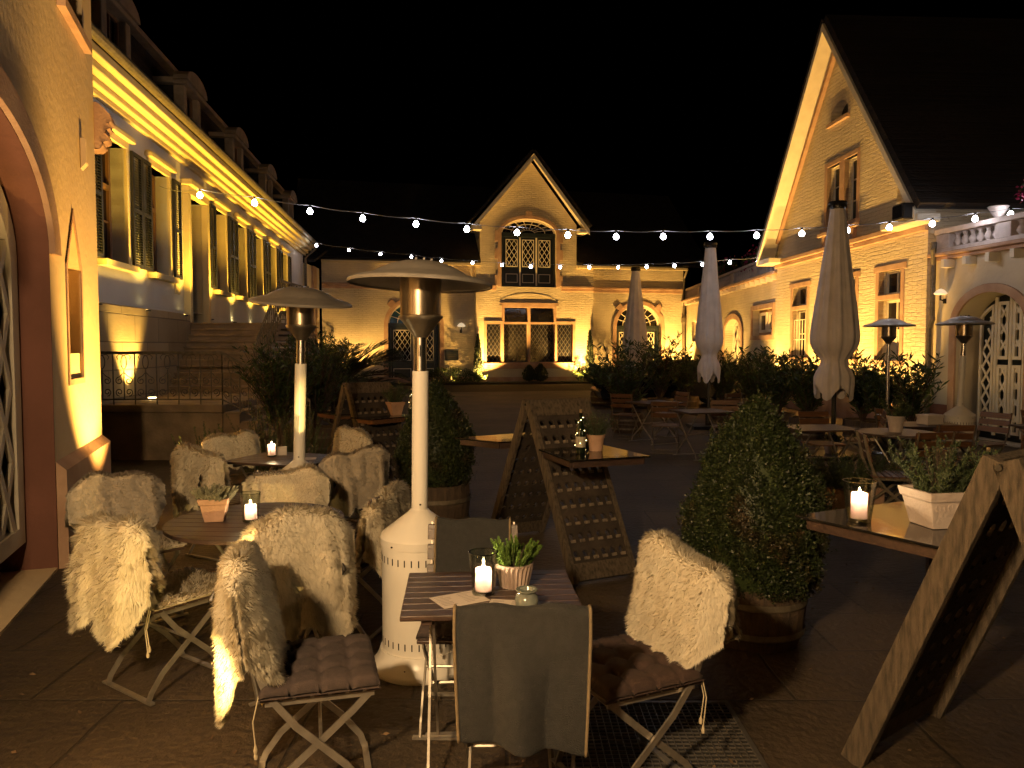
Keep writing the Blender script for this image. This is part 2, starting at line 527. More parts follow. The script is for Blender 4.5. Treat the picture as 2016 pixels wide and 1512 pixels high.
def np_obj(name, V, Q, T, mat, parent=None, smooth=False, loc=None, normals=None):
    me = bpy.data.meshes.new(name)
    V = np.asarray(V, dtype=np.float32).reshape(-1, 3)
    Q = np.asarray(Q, dtype=np.int32).reshape(-1, 4)
    T = np.asarray(T, dtype=np.int32).reshape(-1, 3)
    me.vertices.add(len(V))
    me.vertices.foreach_set('co', V.ravel())
    nl = Q.size + T.size
    me.loops.add(nl)
    me.loops.foreach_set('vertex_index', np.concatenate([Q.ravel(), T.ravel()]))
    me.polygons.add(len(Q) + len(T))
    st = np.concatenate([np.arange(len(Q)) * 4, Q.size + np.arange(len(T)) * 3]).astype(np.int32)
    me.polygons.foreach_set('loop_start', st)
    me.materials.append(mt[mat] if isinstance(mat, str) else mat)
    me.update(calc_edges=True)
    if normals is None:
        me.validate()
    else:
        me.shade_smooth()
        me.normals_split_custom_set_from_vertices(normals)
    if smooth:
        me.shade_smooth()
    o = bpy.data.objects.new(name, me)
    COL.objects.link(o)
    if parent:
        o.parent = parent
    if loc is not None:
        o.location = loc
    return o
def tag(o, label, cat, group=None):
    o['label'] = label
    o['category'] = cat
    if group:
        o['group'] = group
    return o
def thing(name, label, cat, loc=(0, 0, 0), rz=0.0, group=None):
    o = bpy.data.objects.new(name, None)
    o.empty_display_size = 0.1
    COL.objects.link(o)
    o.location = loc
    o.rotation_euler = (0, 0, rz)
    return tag(o, label, cat, group)
def struct(o):
    o['kind'] = 'structure'
    return o
def dup(root, loc=None, rz=None, label=None, group=None, scale=None):
    def cp(o, par):
        c = o.copy()
        COL.objects.link(c)
        c.parent = par
        for ch in KIDS.get(o.name, []) or [x for x in o.children]:
            cp(ch, c)
        return c
    r = cp(root, None)
    if loc is not None:
        r.location = loc
    if rz is not None:
        r.rotation_euler = (0, 0, rz)
    if label:
        r['label'] = label
    if group:
        r['group'] = group
    if scale:
        r.scale = (scale, scale, scale) if not isinstance(scale, tuple) else scale
    return r
KIDS = {}
def lamp(name, kind, loc, power, color, parent=None, radius=0.03, target=None, cone=None, blend=0.6):
    d = bpy.data.lights.new(name, kind)
    d.energy = power
    d.color = color
    d.shadow_soft_size = radius
    o = bpy.data.objects.new(name, d)
    COL.objects.link(o)
    o.location = loc
    if kind == 'SPOT':
        d.spot_size = math.radians(cone)
        d.spot_blend = blend
        o.rotation_euler = (Vector(target) - Vector(loc)).to_track_quat('-Z', 'Y').to_euler()
    if parent:
        o.parent = parent
    return o
def arch(x0, x1, z0, zs, rise, n=16):
    c, a = (x0 + x1) / 2, (x1 - x0) / 2
    return [(x0, z0), (x1, z0)] + [(c + a * math.cos(math.pi * i / n), zs + rise * math.sin(math.pi * i / n)) for i in range(n + 1)]
def rect(x0, x1, z0, z1):
    return [(x0, z0), (x1, z0), (x1, z1), (x0, z1)]
def arcpts(x0, x1, z0, zs, rise, n=16):
    c, a = (x0 + x1) / 2, (x1 - x0) / 2
    return [(x1, z0)] + [(c + a * math.cos(math.pi * i / n), zs + rise * math.sin(math.pi * i / n)) for i in range(n + 1)] + [(x0, z0)]
def clipseg(poly, p, d, big=50):
    """clip the line p + t d to a convex polygon given counter-clockwise"""
    t0, t1 = -big, big
    n = len(poly)
    for i in range(n):
        ax, az = poly[i]
        bx, bz = poly[(i + 1) % n]
        nx, nz = -(bz - az), (bx - ax)
        num = nx * (p[0] - ax) + nz * (p[1] - az)
        den = nx * d[0] + nz * d[1]
        if abs(den) < 1e-9:
            if num < 0:
                return None
            continue
        t = -num / den
        if den > 0:
            t0 = max(t0, t)
        else:
            t1 = min(t1, t)
    if t1 - t0 < 1e-3:
        return None
    return (p[0] + d[0] * t0, p[1] + d[1] * t0), (p[0] + d[0] * t1, p[1] + d[1] * t1)
def lattice(mb, poly, sx, sz, w, y, th=0.012):
    xs = [p[0] for p in poly]
    zs = [p[1] for p in poly]
    x0, x1, z0, z1 = min(xs), max(xs), min(zs), max(zs)
    k = sz / sx
    for sg in (1, -1):
        lo = z0 - k * (x1 - x0) if sg > 0 else z0
        hi = z1 if sg > 0 else z1 + k * (x1 - x0)
        c = lo
        while c < hi:
            r = clipseg(poly, (x0, c), (1, sg * k))
            if r:
                (ax, az), (bx, bz) = r
                if math.hypot(ax - bx, az - bz) > 0.03:
                    yy = y + (0.0012 if sg > 0 else -0.0012)
                    mb.beam((ax, yy, az), (bx, yy, bz), w, th, up=(0, 1, 0))
            c += sz
    return mb
def frame_rect(mb, x0, x1, z0, z1, w, y0, y1):
    mb.box(x0, x0 + w, y0, y1, z0, z1)
    mb.box(x1 - w, x1, y0, y1, z0, z1)
    mb.box(x0 + w, x1 - w, y0, y1, z0, z0 + w)
    mb.box(x0 + w, x1 - w, y0, y1, z1 - w, z1)
    return mb
def uplight(loc, target, power, cone, label, blend=0.7, radius=0.04, color=WARM):
    t = thing('uplight', label, 'uplight', loc)
    MB().lathe([(0.09, -0.02), (0.09, 0.02), (0.075, 0.025), (0.07, 0.012), (0.0, 0.012)], 20).build('housing', 'blackm', t)
    MB().lathe([(0.062, 0.013), (0.062, 0.018), (0.0, 0.018)], 20).build('lens', 'lens', t)
    l = Vector(target) - Vector(loc)
    lamp('lamp', 'SPOT', (0, 0, 0.06), power, color, t, radius, target=l, cone=cone, blend=blend)
    return t

# ---------------------------------------------------------------- ground
g = MB()
g.add([(-400, -60, 0), (400, -60, 0), (400, 700, 0), (-400, 700, 0)], [(0, 1, 2, 3)])
struct(g.build('courtyard_paving', 'slab'))
mt['gravel'] = M('dark_gravel', (0.034, 0.026, 0.018), (0.016, 0.012, 0.009), scale=60, rough=0.95, bump=0.8, bscale=120)
mt['lawn'] = M('dark_bed_soil', (0.030, 0.030, 0.014), (0.015, 0.014, 0.008), scale=14, rough=1.0, bump=0.8, bscale=60)

FC = Frame(-8.7, 35, 8.71, 39)           # stable wing across the back
FG = Frame(7.96, 23, 8.34, 15.4)         # gabled house on the right
FL = Frame(8.9, 39.2, 8.35, 23.6)        # low wing with balustrade, far
FR = Frame(8.42, 15.25, 9.75, 6.9)       # low wing with balustrade, near
FB = Frame(-6.02, 8.0, -8.82, 32.4)      # long house with shutters
FT = Frame(-3.6 + .34 * 7.5, 6 - 7.5, -4.28, 8.0)   # tower wall at the left

r_ = g = MB()
g.add([FC.w(3, -7), FC.w(14.5, -7), FC.w(14.5, -1.6), FC.w(3, -1.6)], [(0, 1, 2, 3)])
struct(g.build('gravel_path', 'gravel', loc=(0, 0, 0.006)))
g = MB()
g.box(0.6, 16.5, -1.55, -0.36, 0, 0.10)
o = g.build('flower_bed', 'lawn')
o.location = FC.o
o.rotation_euler = (0, 0, FC.ang)
struct(o)

def bthing(name, F, label, cat):
    return thing(name, label, cat, F.o, F.ang)

# ---------------------------------------------------------------- central stable wing
bc = bthing('stable_wing', FC, 'low cream painted brick wing across the back of the courtyard with a central loft gable', 'building')
EZ = 5.72
bl = FC.fp(937, 640, -.35)[0]
br_ = FC.fp(1168, 640, -.35)[0]
dl = FC.fp(945, 470, -.35)[0]
dr = FC.fp(1135, 470, -.35)[0]
ax_, az_ = FC.fp(1045, 318, -.35)
_, dz = FC.fp(945, 437, -.35)
# door arches
def D(u, v, dy=0):
    return FC.fp(u, v, dy)
a0, zb = D(765, 757)
a1, _ = D(866, 757)
_, zs1 = D(800, 640)
_, zc1 = D(815, 593)
b0, _ = D(1213, 700)
b1, _ = D(1301, 700)
_, zs2 = D(1255, 645)
_, zc2 = D(1257, 600)
doorA = arch(a0, a1, 0.02, zs1, zc1 - zs1)
doorB = arch(b0, b1, 0.02, zs2, zc2 - zs2)
w = MB()
w.wall(rect(0, bl, 0, EZ), [doorA], 0, 0.45)
w.wall(rect(br_, FC.len, 0, EZ), [doorB], 0, 0.45)
# bay with T-shaped window
def rr(u0, u1, v0, v1, dy=-.35):
    s0, za = FC.fp(u0, v1, dy)
    s1, _ = FC.fp(u1, v1, dy)
    _, zb_ = FC.fp((u0 + u1) / 2, v0, dy)
    return s0, s1, za, zb_
L0, L1, LZ0, LZ1 = rr(958, 1127, 638, 715)
U0, U1, UZ0, UZ1 = rr(993, 1090, 606, 633)
LZ0 = FC.fp(1045, 714, -.35)[1]
UZ0 = LZ1 + .10
lo0, lo1, loz0, _t = rr(987, 1095, 430, 564)
_, lozs = FC.fp(1041, 462, -.35)
_, lozc = FC.fp(1041, 431, -.35)
bay = [(bl, 0), (br_, 0), (br_, EZ), (dr, EZ + .0), (dr, dz), (ax_, az_), (dl, dz), (dl, EZ), (bl, EZ)]
mull = [rect(L0, L1, LZ0, LZ1), rect(U0, U1, UZ0, UZ1), arch(lo0, lo1, loz0, lozs, lozc - lozs)]
w.wall(bay, mull, -.35, 0.0)
w.box(bl, bl + .35, 0.001, .44, 0, EZ - .02)
w.box(br_ - .35, br_, 0.001, .44, 0, EZ - .02)
# inner returns so the building is closed
w.box(0, .4, .45, 8, 0, EZ)
w.box(FC.len - .4, FC.len, .45, 8, 0, EZ)
w.box(0, FC.len, 8, 8.4, 0, EZ)
w.box(dl, dl + .3, 0.0, 4.5, EZ, dz)
w.box(dr - .3, dr, 0.0, 4.5, EZ, dz)
w.build('wall', 'brick', bc)
t = MB()
_, sc0 = D(700, 567)
_, sc1 = D(700, 557)
for x0, x1, y in ((0, bl, 0), (br_, FC.len, 0), (bl, lo0 - .25, -.35), (lo1 + .25, br_, -.35)):
    t.box(x0, x1, y - .10, y - .002, sc0 + .12, sc1)
    t.box(x0, x1, y - .05, y - .002, sc0 - .02, sc0 + .118)
t.build('string_course', 'salmon', bc, bevel=.015)
t = MB()
t.box(0, bl - .002, -.06, -.002, 0, .32)
t.box(br_ + .002, FC.len, -.06, -.002, 0, .32)
t.box(bl, br_, -.40, -.352, 0, .30)
t.build('plinth', 'salmon', bc)
# arches trims
def trim_arch(x0, x1, z0, zs, rise, wd, y, parent, keys=(45, 135), name='arch_trim'):
    t = MB()
    inn = arcpts(x0, x1, z0, zs, rise, 20)
    out = arcpts(x0 - wd, x1 + wd, z0, zs, rise + wd, 20)
    t.band(inn, out, y - .05, y - .002)
    c, a = (x0 + x1) / 2, (x1 - x0) / 2
    for k in keys:
        k = math.radians(k)
        dx, dzz = math.cos(k), math.sin(k)
        p = (c + (a + wd * .5) * dx, y - .035, zs + (rise + wd * .5) * dzz)
        q = (c + (a + wd * 2.1) * dx, y - .035, zs + (rise + wd * 2.1) * dzz)
        t.beam(p, q, wd * 1.6, .07, up=(0, 1, 0))
    return t.build(name, 'salmon', parent, bevel=.01)
trim_arch(a0, a1, 0, zs1, zc1 - zs1, .2, 0, bc)
trim_arch(b0, b1, 0, zs2, zc2 - zs2, .2, 0, bc)
trim_arch(lo0, lo1, loz0, lozs, lozc - lozs, .17, -.35, bc, keys=(90,))
t = MB()
for s_, x in ((-1, lo0), (1, lo1)):
    for z in (loz0 + .05, loz0 + 1.3, lozs - .35):
        xa, xb = sorted((x + s_ * .172, x + s_ * .32))
        t.box(xa, xb, -.40, -.352, z, z + .5)
t.build('quoin_block', 'salmon', bc, bevel=.01)

def carriage_door(x0, x1, z0, zs, rise, y, parent, nleaf=2, fan='pane', spokes=9):
    d = MB()
    frame_rect(d, x0 + .02, x1 - .02, z0, zs, .12, y, y + .10)
    d.box(x0 + .02, x1 - .02, y - .03, y + .12, zs - .10, zs + .10)
    if nleaf == 2:
        xs = [x0 + .14, (x0 + x1) / 2, x1 - .14]
    else:
        xs = [x0 + .14 + i * (x1 - x0 - .28) / nleaf for i in range(nleaf + 1)]
    H = zs - .1 - z0
    for i in range(len(xs) - 1):
        xa, xb = xs[i] + .015, xs[i + 1] - .015
        d.box(xa, xb, y + .03, y + .07, z0 + .03, z0 + H * .36)
        frame_rect(d, xa, xb, z0 + H * .36, zs - .12, .10, y + .03, y + .08)
    dd = d.build('door', 'teal', parent, bevel=.006)
    wl = MB()
    for i in range(len(xs) - 1):
        xa, xb = xs[i] + .015, xs[i + 1] - .015
        frame_rect(wl, xa + .1, xb - .1, z0 + H * .4, zs - .22, .03, y + .005, y + .028)
        lattice(wl, rect(xa + .13, xb - .13, z0 + H * .4 + .03, zs - .25), .24, .36, .022, y + .017, .010)
        frame_rect(wl, xa + .1, xb - .1, z0 + H * .08, z0 + H * .26, .03, y + .005, y + .028)
        if i:
            wl.box(xs[i] - .035, xs[i] + .035, y - .02, y + .028, z0 + .05, zs - .12)
    wl.build('lattice', 'trimw', dd)
    p = MB()
    for i in range(len(xs) - 1):
        p.box(xs[i] + .11, xs[i + 1] - .11, y + .05, y + .06, z0 + H * .36, zs - .2)
    p.build('pane', 'pane', dd)
    # fanlight
    f = MB()
    f.wall(arch(x0 + .01, x1 - .01, zs + .10, zs + .11, rise - .12), [], y + .06, y + .075)
    ff = f.build('fanlight', fan, parent)
    fr = MB()
    c, a = (x0 + x1) / 2, (x1 - x0) / 2
    fr.band(arcpts(x0 + .09, x1 - .09, zs + .1, zs + .1, rise - .2), arcpts(x0 + .01, x1 - .01, zs + .1, zs + .1, rise - .11), y, y + .055)
    for k in range(1, spokes):
        th = math.pi * k / spokes
        fr.beam((c + .22 * a * math.cos(th), y + .04, zs + .10 + .22 * rise * math.sin(th)),
                (c + (a - .08) * math.cos(th), y + .04, zs + .10 + (rise - .19) * math.sin(th)), .028, .03, up=(0, 1, 0))
    for q in (.25, .62):
        fr.band(arcpts(c - a * q + .015, c + a * q - .015, zs + .1, zs + .1, rise * q - .015 - .05), arcpts(c - a * q - .015, c + a * q + .015, zs + .1, zs + .1, rise * q + .015 - .05), y + .021, y + .053)
    fr.build('glazing_bars', 'trimw', ff)
    return dd
carriage_door(a0, a1, .05, zs1, zc1 - zs1, .28, bc, fan='paneblue')
carriage_door(b0, b1, .05, zs2, zc2 - zs2, .28, bc)
carriage_door(lo0, lo1, loz0 + .02, lozs, lozc - lozs, -.18, bc, nleaf=3)

# T-window stonework and panes
t = MB()
w_ = .12
def jrect(x0, x1, z0, z1):
    return [(x0, z0), (x1, z0), (x1, z1), (x0, z1)]
outT = [(L0 - w_, LZ0), (L1 + w_, LZ0), (L1 + w_, LZ1 + w_), (U1 + w_, LZ1 + w_), (U1 + w_, UZ1 + w_), (U1 + w_ + .12, UZ1 + w_), (U1 + w_ + .12, UZ1 + w_ + .10),
        (U0 - w_ - .12, UZ1 + w_ + .10), (U0 - w_ - .12, UZ1 + w_), (U0 - w_, UZ1 + w_), (U0 - w_, LZ1 + w_), (L0 - w_, LZ1 + w_)]
m1 = FC.fp(989.5, 680, -.35)[0], FC.fp(1041.5, 680, -.35)[0], FC.fp(1094, 680, -.35)[0]
h = w_ * .5
holes = [jrect(L0, m1[0] - h, LZ0 + .02, LZ1), jrect(m1[0] + h, m1[1] - h, LZ0 + .02, LZ1), jrect(m1[1] + h, m1[2] - h, LZ0 + .02, LZ1), jrect(m1[2] + h, L1, LZ0 + .02, LZ1),
         jrect(U0, m1[1] - h, UZ0, UZ1), jrect(m1[1] + h, U1, UZ0, UZ1)]
t.wall(outT, holes, -.40, -.10)
win = t.build('window', 'salmon', bc, bevel=.012)
t = MB()
t.box(L0 - w_ - .05, L1 + w_ + .05, -.48, -.352, LZ0 - .10, LZ0 - .002)
t.box(L0 - w_ - .02, L1 + w_ + .02, -.43, -.352, LZ0 - .28, LZ0 - .102)
t.build('sill', 'salmon', win, bevel=.01)
t = MB()
for hh in holes:
    t.box(hh[0][0], hh[1][0], -.13, -.115, hh[0][1], hh[2][1])
t.build('pane', 'pane', win)
t = MB()
for i, hh in enumerate(holes):
    r0 = rect(hh[0][0] + .03, hh[1][0] - .03, hh[0][1] + .03, hh[2][1] - .03)
    frame_rect(t, hh[0][0], hh[1][0], hh[0][1], hh[2][1], .03, -.16, -.132)
    if i < 4:
        lattice(t, r0, .20, .30, .013, -.146, .008)
t.build('leading', 'lead', win)
# relieving arch crease above the window
t = MB()
cx = m1[1]
pts = []
for i in range(13):
    th = math.radians(25 + 130 * i / 12)
    pts.append((cx + 1.55 * math.cos(th), -.356, UZ1 + .05 + .62 * math.sin(th)))
t.path(pts, .018, .045, up=(0, 1, 0))
t.build('relieving_arch', 'brick', bc)
# main roof
RZ, RY = 10.2, 4.6
t = MB()
def roof_slab(mb, x0, x1, y0, z0, y1, z1, th=.12):
    mb.add([(x0, y0, z0), (x1, y0, z0), (x1, y1, z1), (x0, y1, z1), (x0, y0, z0 + th), (x1, y0, z0 + th), (x1, y1, z1 + th), (x0, y1, z1 + th)],
           [(0, 1, 2, 3), (4, 7, 6, 5), (0, 4, 5, 1), (1, 5, 6, 2), (2, 6, 7, 3), (3, 7, 4, 0)])
roof_slab(t, -1.2, dl - .002, -.55, EZ, RY, RZ)
roof_slab(t, dr + .002, FC.len + 1.2, -.55, EZ, RY, RZ)
roof_slab(t, dl, dr, .8, EZ + 1.2, RY, RZ)
roof_slab(t, -1.2, FC.len + 1.2, 9.0, EZ, RY + .01, RZ)
t.build('roof', 'roof', bc)
t = MB()
t.tube([(-1.1, -.62, EZ + .02), (dl - .2, -.62, EZ + .02)], .065, 8)
t.tube([(dr + .2, -.62, EZ + .02), (FC.len - .3, -.62, EZ + .02)], .065, 8)
t.build('gutter', 'blackm', bc)
t = MB()
t.box(0, dl, -.52, -.36, EZ - .14, EZ - .02)
t.box(dr, FC.len, -.52, -.36, EZ - .14, EZ - .02)
t.box(0, bl, -.36, -.003, EZ - .10, EZ - .02)
t.build('eaves_board', 'cornice', bc)
# loft gable roof with white bargeboards
gl_, gz = FC.fp(929, 436, -.95)
gr_, _ = FC.fp(1161, 440, -.95)
apz = az_ + .35
t = MB()
for x0 in (gl_ - .05, gr_ + .05):
    sg = 1 if x0 < ax_ else -1
    n = Vector((-(apz - gz), 0, (ax_ - x0))) .normalized() * .12
    if n.z < 0:
        n = -n
    A, B = Vector((x0, -.95, gz - .06)), Vector((ax_, -.95, apz))
    t.add([A, B, B + n, A + n, A + Vector((0, 6.5, 0)), B + Vector((0, 6.5, 0)), B + n + Vector((0, 6.5, 0)), A + n + Vector((0, 6.5, 0))],
          [(0, 1, 2, 3), (7, 6, 5, 4), (0, 4, 5, 1), (1, 5, 6, 2), (2, 6, 7, 3), (3, 7, 4, 0)])
t.build('gable_roof', 'roof', bc)
t = MB()
for x0 in (gl_, gr_):
    A, B = Vector((x0, 0, gz - .20)), Vector((ax_, 0, apz - .14))
    dn = Vector((0, 0, -.24))
    t.add([A + Vector((0, -.99, 0)), B + Vector((0, -.99, 0)), B + dn + Vector((0, -.99, 0)), A + dn + Vector((0, -.99, 0)),
           A + Vector((0, -.955, 0)), B + Vector((0, -.955, 0)), B + dn + Vector((0, -.955, 0)), A + dn + Vector((0, -.955, 0))],
          [(0, 1, 2, 3), (7, 6, 5, 4), (0, 4, 5, 1), (1, 5, 6, 2), (2, 6, 7, 3), (3, 7, 4, 0)])
t.build('bargeboard', 'trimw', bc)
t = MB()
for x0 in (gl_ + .12, gr_ - .12):
    A, B = Vector((x0, -.945, gz - .13)), Vector((ax_, -.945, apz - .115))
    up_, bk = Vector((0, 0, .025)), Vector((0, .585, 0))
    t.add([A, B, B + bk, A + bk, A + up_, B + up_, B + bk + up_, A + bk + up_], [(0, 1, 2, 3), (7, 6, 5, 4), (0, 4, 5, 1), (1, 5, 6, 2), (2, 6, 7, 3), (3, 7, 4, 0)])
t.build('soffit_board', 'trimw', bc)
t = MB()
for xa, xb in ((gl_ + .05, dl - .003), (dr + .003, gr_ - .05)):
    t.box(xa, xb, -.93, .3, gz - .34, gz - .24)
    t.box(xa, xb, -.86, .3, gz - .24, gz - .10)
t.build('gable_return', 'trimw', bc)
# downpipe
t = MB()
px_ = FC.fp(1346, 600, -.1)[0]
t.tube([(px_, -.5, EZ - .05), (px_, -.12, EZ - .5), (px_, -.12, 3.0)], .055, 10)
t.tube([(px_, -.12, 3.0), (px_, -.12, 0.05)], .085, 10)
t.lathe([(.09, 0), (.12, .1), (.12, .3), (.09, .4)], 12, (px_, -.12, 2.9))
t.build('downpipe', 'iron', bc)

# wall lamp, plaque on the left part
def wall_lamp(F, u, v, label, side=1, sc=1.0):
    s_, z = F.fp(u, v, -.15)
    T = thing('wall_lamp', label, 'wall lamp', F.w(s_, -.18 * sc, z), F.ang)
    T.scale = (sc, sc, sc)
    MB().lathe([(0.0, .16), (.11, .12), (.19, .02), (.20, 0), (.17, -.03), (0, -.05)], 20).build('shade', 'opal', T, smooth=True)
    k = MB()
    k.tube([(0, 0, -.04), (0, 0, -.20), (0, .17, -.24)], .025, 8)
    k.box(-.05, .05, .13, .178, -.32, -.16)
    k.build('bracket', 'blackm', T)
    return T
wall_lamp(FC, 908, 642, 'round white wall lamp between the arched door and the tall lattice window')
s_, z_ = FC.fp(889.5, 699.5, -.03)
T = thing('wall_plaque', 'dark rectangular notice plaque on the wall beside the arched door', 'plaque', FC.w(s_, 0, z_), FC.ang)
MB().box(-.32, .32, -.05, -.004, -.24, .24).build('board', 'teal', T, bevel=.01)
k = MB()
for i, ww in enumerate((.05, .20, .17, .2)):
    k.box(-ww, ww, -.054, -.0505, .12 - i * .09, .145 - i * .09)
k.build('lettering', 'oldwood', T)

# ---------------------------------------------------------------- gabled house on the right
bg_ = bthing('gabled_house', FG, 'tall cream painted brick house with a steep pointed gable on the right', 'building')
GL = FG.len
_, gcz = FG.fp(1680, 480)
gap = 9.55
RB = 4.72
def gx(u, v, dy=0):
    return FG.fp(u, v, dy)
def gwin(u0, u1):
    return gx(u0, 640)[0], gx(u1, 640)[0]
W1, W2, W3 = gwin(1560, 1588), gwin(1648, 1683), gwin(1729, 1772)
SILL, TR0, TR1, HD = 1.46, 2.78, 2.90, 3.42
gh = []
for a, b in (W1, W2, W3):
    gh += [rect(a, b, SILL, TR0), rect(a, b, TR1, HD)]
f0, fz0 = gx(1627, 432)
f1, _ = gx(1652, 432)
f2, _ = gx(1661, 432)
f3, _ = gx(1686, 432)
fz1 = gx(1656, 318)[1]
fz0 = gx(1656, 441)[1]
gh += [rect(f0, f1, fz0, fz1), rect(f2, f3, fz0, fz1)]
at0, atz = gx(1637, 240)
at1, _ = gx(1669, 232)
atz = gx(1653, 234)[1]
atc = gx(1656, 197)[1]
gh += [arch(at0, at1, atz, atz + .15, atc - atz - .15, 10)]
sl0, slz0 = gx(1766, 400)
sl1, _ = gx(1775, 400)
slz1 = gx(1770, 362)[1]
gh += [rect(sl0, sl1, slz0, slz1)]
w = MB()
w.wall([(0, 0), (GL, 0), (GL, RB), (GL / 2, gap), (0, RB)], gh, 0, .38)
w.box(0, .4, .381, 16, 0, RB - .1)
w.box(GL - .4, GL, .381, 16, 0, RB - .1)
w.box(0, GL, 16, 16.4, 0, RB)
w.build('wall', 'brick', bg_)
t = MB()
t.box(-.06, GL + .06, -.14, -.003, gcz - .02, gcz + .10)
t.box(-.03, GL + .03, -.08, -.003, gcz - .14, gcz - .022)
t.build('string_course', 'salmon', bg_, bevel=.02)
t = MB()
t.box(-.02, GL + .02, -.06, -.003, 0, .55)
t.build('plinth', 'salmon', bg_)
def gwindow(a, b, z0, z1, tr=None, ears=True, wd=.13, blind=0.0, bars=1, nrow=2, grill=False):
    t = MB()
    t.box(a - wd, a, -.02, .12, z0, z1)
    t.box(b, b + wd, -.02, .12, z0, z1)
    t.box(a - wd, b + wd, -.023, .12, z1, z1 + wd)
    t.box(a - wd - .05, b + wd + .05, -.10, .12, z0 - .10, z0 - .002)
    if ears:
        t.box(a - wd - .09, a - wd, -.021, -.003, z1 - .02, z1 + wd)
        t.box(b + wd, b + wd + .09, -.021, -.003, z1 - .02, z1 + wd)
    if tr:
        t.box(a, b, -.04, .12, tr[0], tr[1])
    win = t.build('window', 'salmon', bg_, bevel=.01)
    f, p = MB(), MB()
    spans = [(z0, z1)] if not tr else [(z0, tr[0]), (tr[1], z1)]
    for i, (za, zb2) in enumerate(spans):
        frame_rect(f, a + .002, b - .002, za + .002, zb2 - .002, .05, .17, .23)
        for k in range(bars):
            xm = a + (b - a) * (k + 1) / (bars + 1)
            f.box(xm - .018, xm + .018, .175, .225, za + .05, zb2 - .05)
        if i == 0:
            for k in range(1, nrow):
                zm = za + (zb2 - za) * k / nrow
                f.box(a + .05, b - .05, .178, .222, zm - .015, zm + .015)
        p.box(a + .02, b - .02, .205, .212, za + .02, zb2 - .02)
    f.build('sash', 'trimw', win)
    p.build('pane', 'pane', win)
    if blind:
        MB().box(a + .05, b - .05, .190, .2, z0 + .05, z0 + .05 + blind).build('curtain', 'curtain', win)
    if grill:
        k = MB()
        for i in range(6):
            x = a + .03 + (b - a - .06) * i / 5
            k.tube([(x, .05, z0 + .01), (x, .05, z0 + 1.05)], .012, 6)
        k.tube([(a, .05, z0 + 1.05), (b, .05, z0 + 1.05)], .014, 6)
        k.tube([(a, .05, z0 + .5), (b, .05, z0 + .5)], .014, 6)
        k.build('grille', 'trimw', win)
    return win
gwindow(W1[0], W1[1], SILL, HD, (TR0, TR1), grill=True)
gwindow(W2[0], W2[1], SILL, HD, (TR0, TR1), nrow=2)
gwindow(W3[0], W3[1], SILL, HD, (TR0, TR1), blind=.62)
gwindow(f0, f1, fz0, fz1, nrow=3, ears=False, wd=.12)
gwindow(f2, f3, fz0, fz1, nrow=3, ears=False, wd=.12)
t = MB()
t.box(f0 - .25, f3 + .25, -.13, -.057, fz0 - .20, fz0 - .103)
for x in (f0 - .02, f3 - .08):
    t.box(x, x + .12, -.11, -.003, fz0 - .65, fz0 - .203)
t.box(at0 - .12, at1 + .12, -.09, -.003, atz - .10, atz - .003)
t.build('sill_bracket', 'salmon', bg_, bevel=.012)
t = MB()
t.wall(arch(at0, at1, atz, atz + .15, atc - atz - .15, 10), [], .25, .27)
t.box(sl0, sl1, .25, .27, slz0, slz1)
t.build('attic_pane', 'pane', bg_)
t = MB()
t.box((at0 + at1) / 2 - .02, (at0 + at1) / 2 + .02, .22, .249, atz, atc)
t.box(sl0 - .003, sl1 + .003, -.03, -.003, slz0 - .08, slz0)
t.build('attic_bars', 'trimw', bg_)
# roof: ridge runs back into the block
t = MB()
ov, yb = .32, -.48
gz0 = RB - .28
for x0 in (-.38, GL + .38):
    A, B = Vector((x0, yb, gz0)), Vector((GL / 2, yb, gap + .22))
    n = Vector((-(B.z - A.z), 0, (B.x - A.x))).normalized() * .16
    if n.z < 0:
        n = -n
    bk = Vector((0, 17, 0))
    t.add([A, B, B + n, A + n, A + bk, B + bk, B + n + bk, A + n + bk],
          [(0, 1, 2, 3), (7, 6, 5, 4), (0, 4, 5, 1), (1, 5, 6, 2), (2, 6, 7, 3), (3, 7, 4, 0)])
t.build('roof', 'roof', bg_)
t = MB()
for x0, k in ((-.36, 1), (GL + .36, -1)):
    A, B = Vector((x0, yb - .03, gz0 - .02)), Vector((GL / 2, yb - .03, gap + .16))
    for off, hh, y1 in ((0, .26, .06),):
        dn = Vector((0, 0, -.20))
        t.add([A, B, B + dn, A + dn, A + Vector((0, y1, 0)), B + Vector((0, y1, 0)), B + dn + Vector((0, y1, 0)), A + dn + Vector((0, y1, 0))],
              [(0, 1, 2, 3), (7, 6, 5, 4), (0, 4, 5, 1), (1, 5, 6, 2), (2, 6, 7, 3), (3, 7, 4, 0)])
    # soffit boards
    S0, S1 = Vector((x0 + k * .10, 0, gz0 - .06)), Vector((GL / 2, 0, gap + .12))
    up_ = Vector((0, 0, .03))
    for a, b in (((S0, S1),)):
        a0_, b0_ = a + Vector((0, yb + .031, 0)), b + Vector((0, yb + .031, 0))
        a1_, b1_ = a + Vector((0, -.003, 0)), b + Vector((0, -.003, 0))
        t.add([a0_, b0_, b1_, a1_, a0_ + up_, b0_ + up_, b1_ + up_, a1_ + up_], [(0, 1, 2, 3), (7, 6, 5, 4), (0, 4, 5, 1), (1, 5, 6, 2), (2, 6, 7, 3), (3, 7, 4, 0)])
t.build('soffit_board', 'trimw', bg_)
t = MB()
for A, B in (((.10, RB + .12), (GL / 2, gap - .18)), ((GL - .10, RB + .12), (GL / 2, gap - .18))):
    t.beam((A[0], -.06, A[1]), (B[0], -.06, B[1]), .10, .10, up=(0, 1, 0))
t.build('rake_moulding', 'salmon', bg_)
t = MB()
t.box(-.40, .55, yb, -.003, RB - .52, RB - .36)
t.box(GL - .95, GL + .42, yb, -.003, RB - .52, RB - .36)
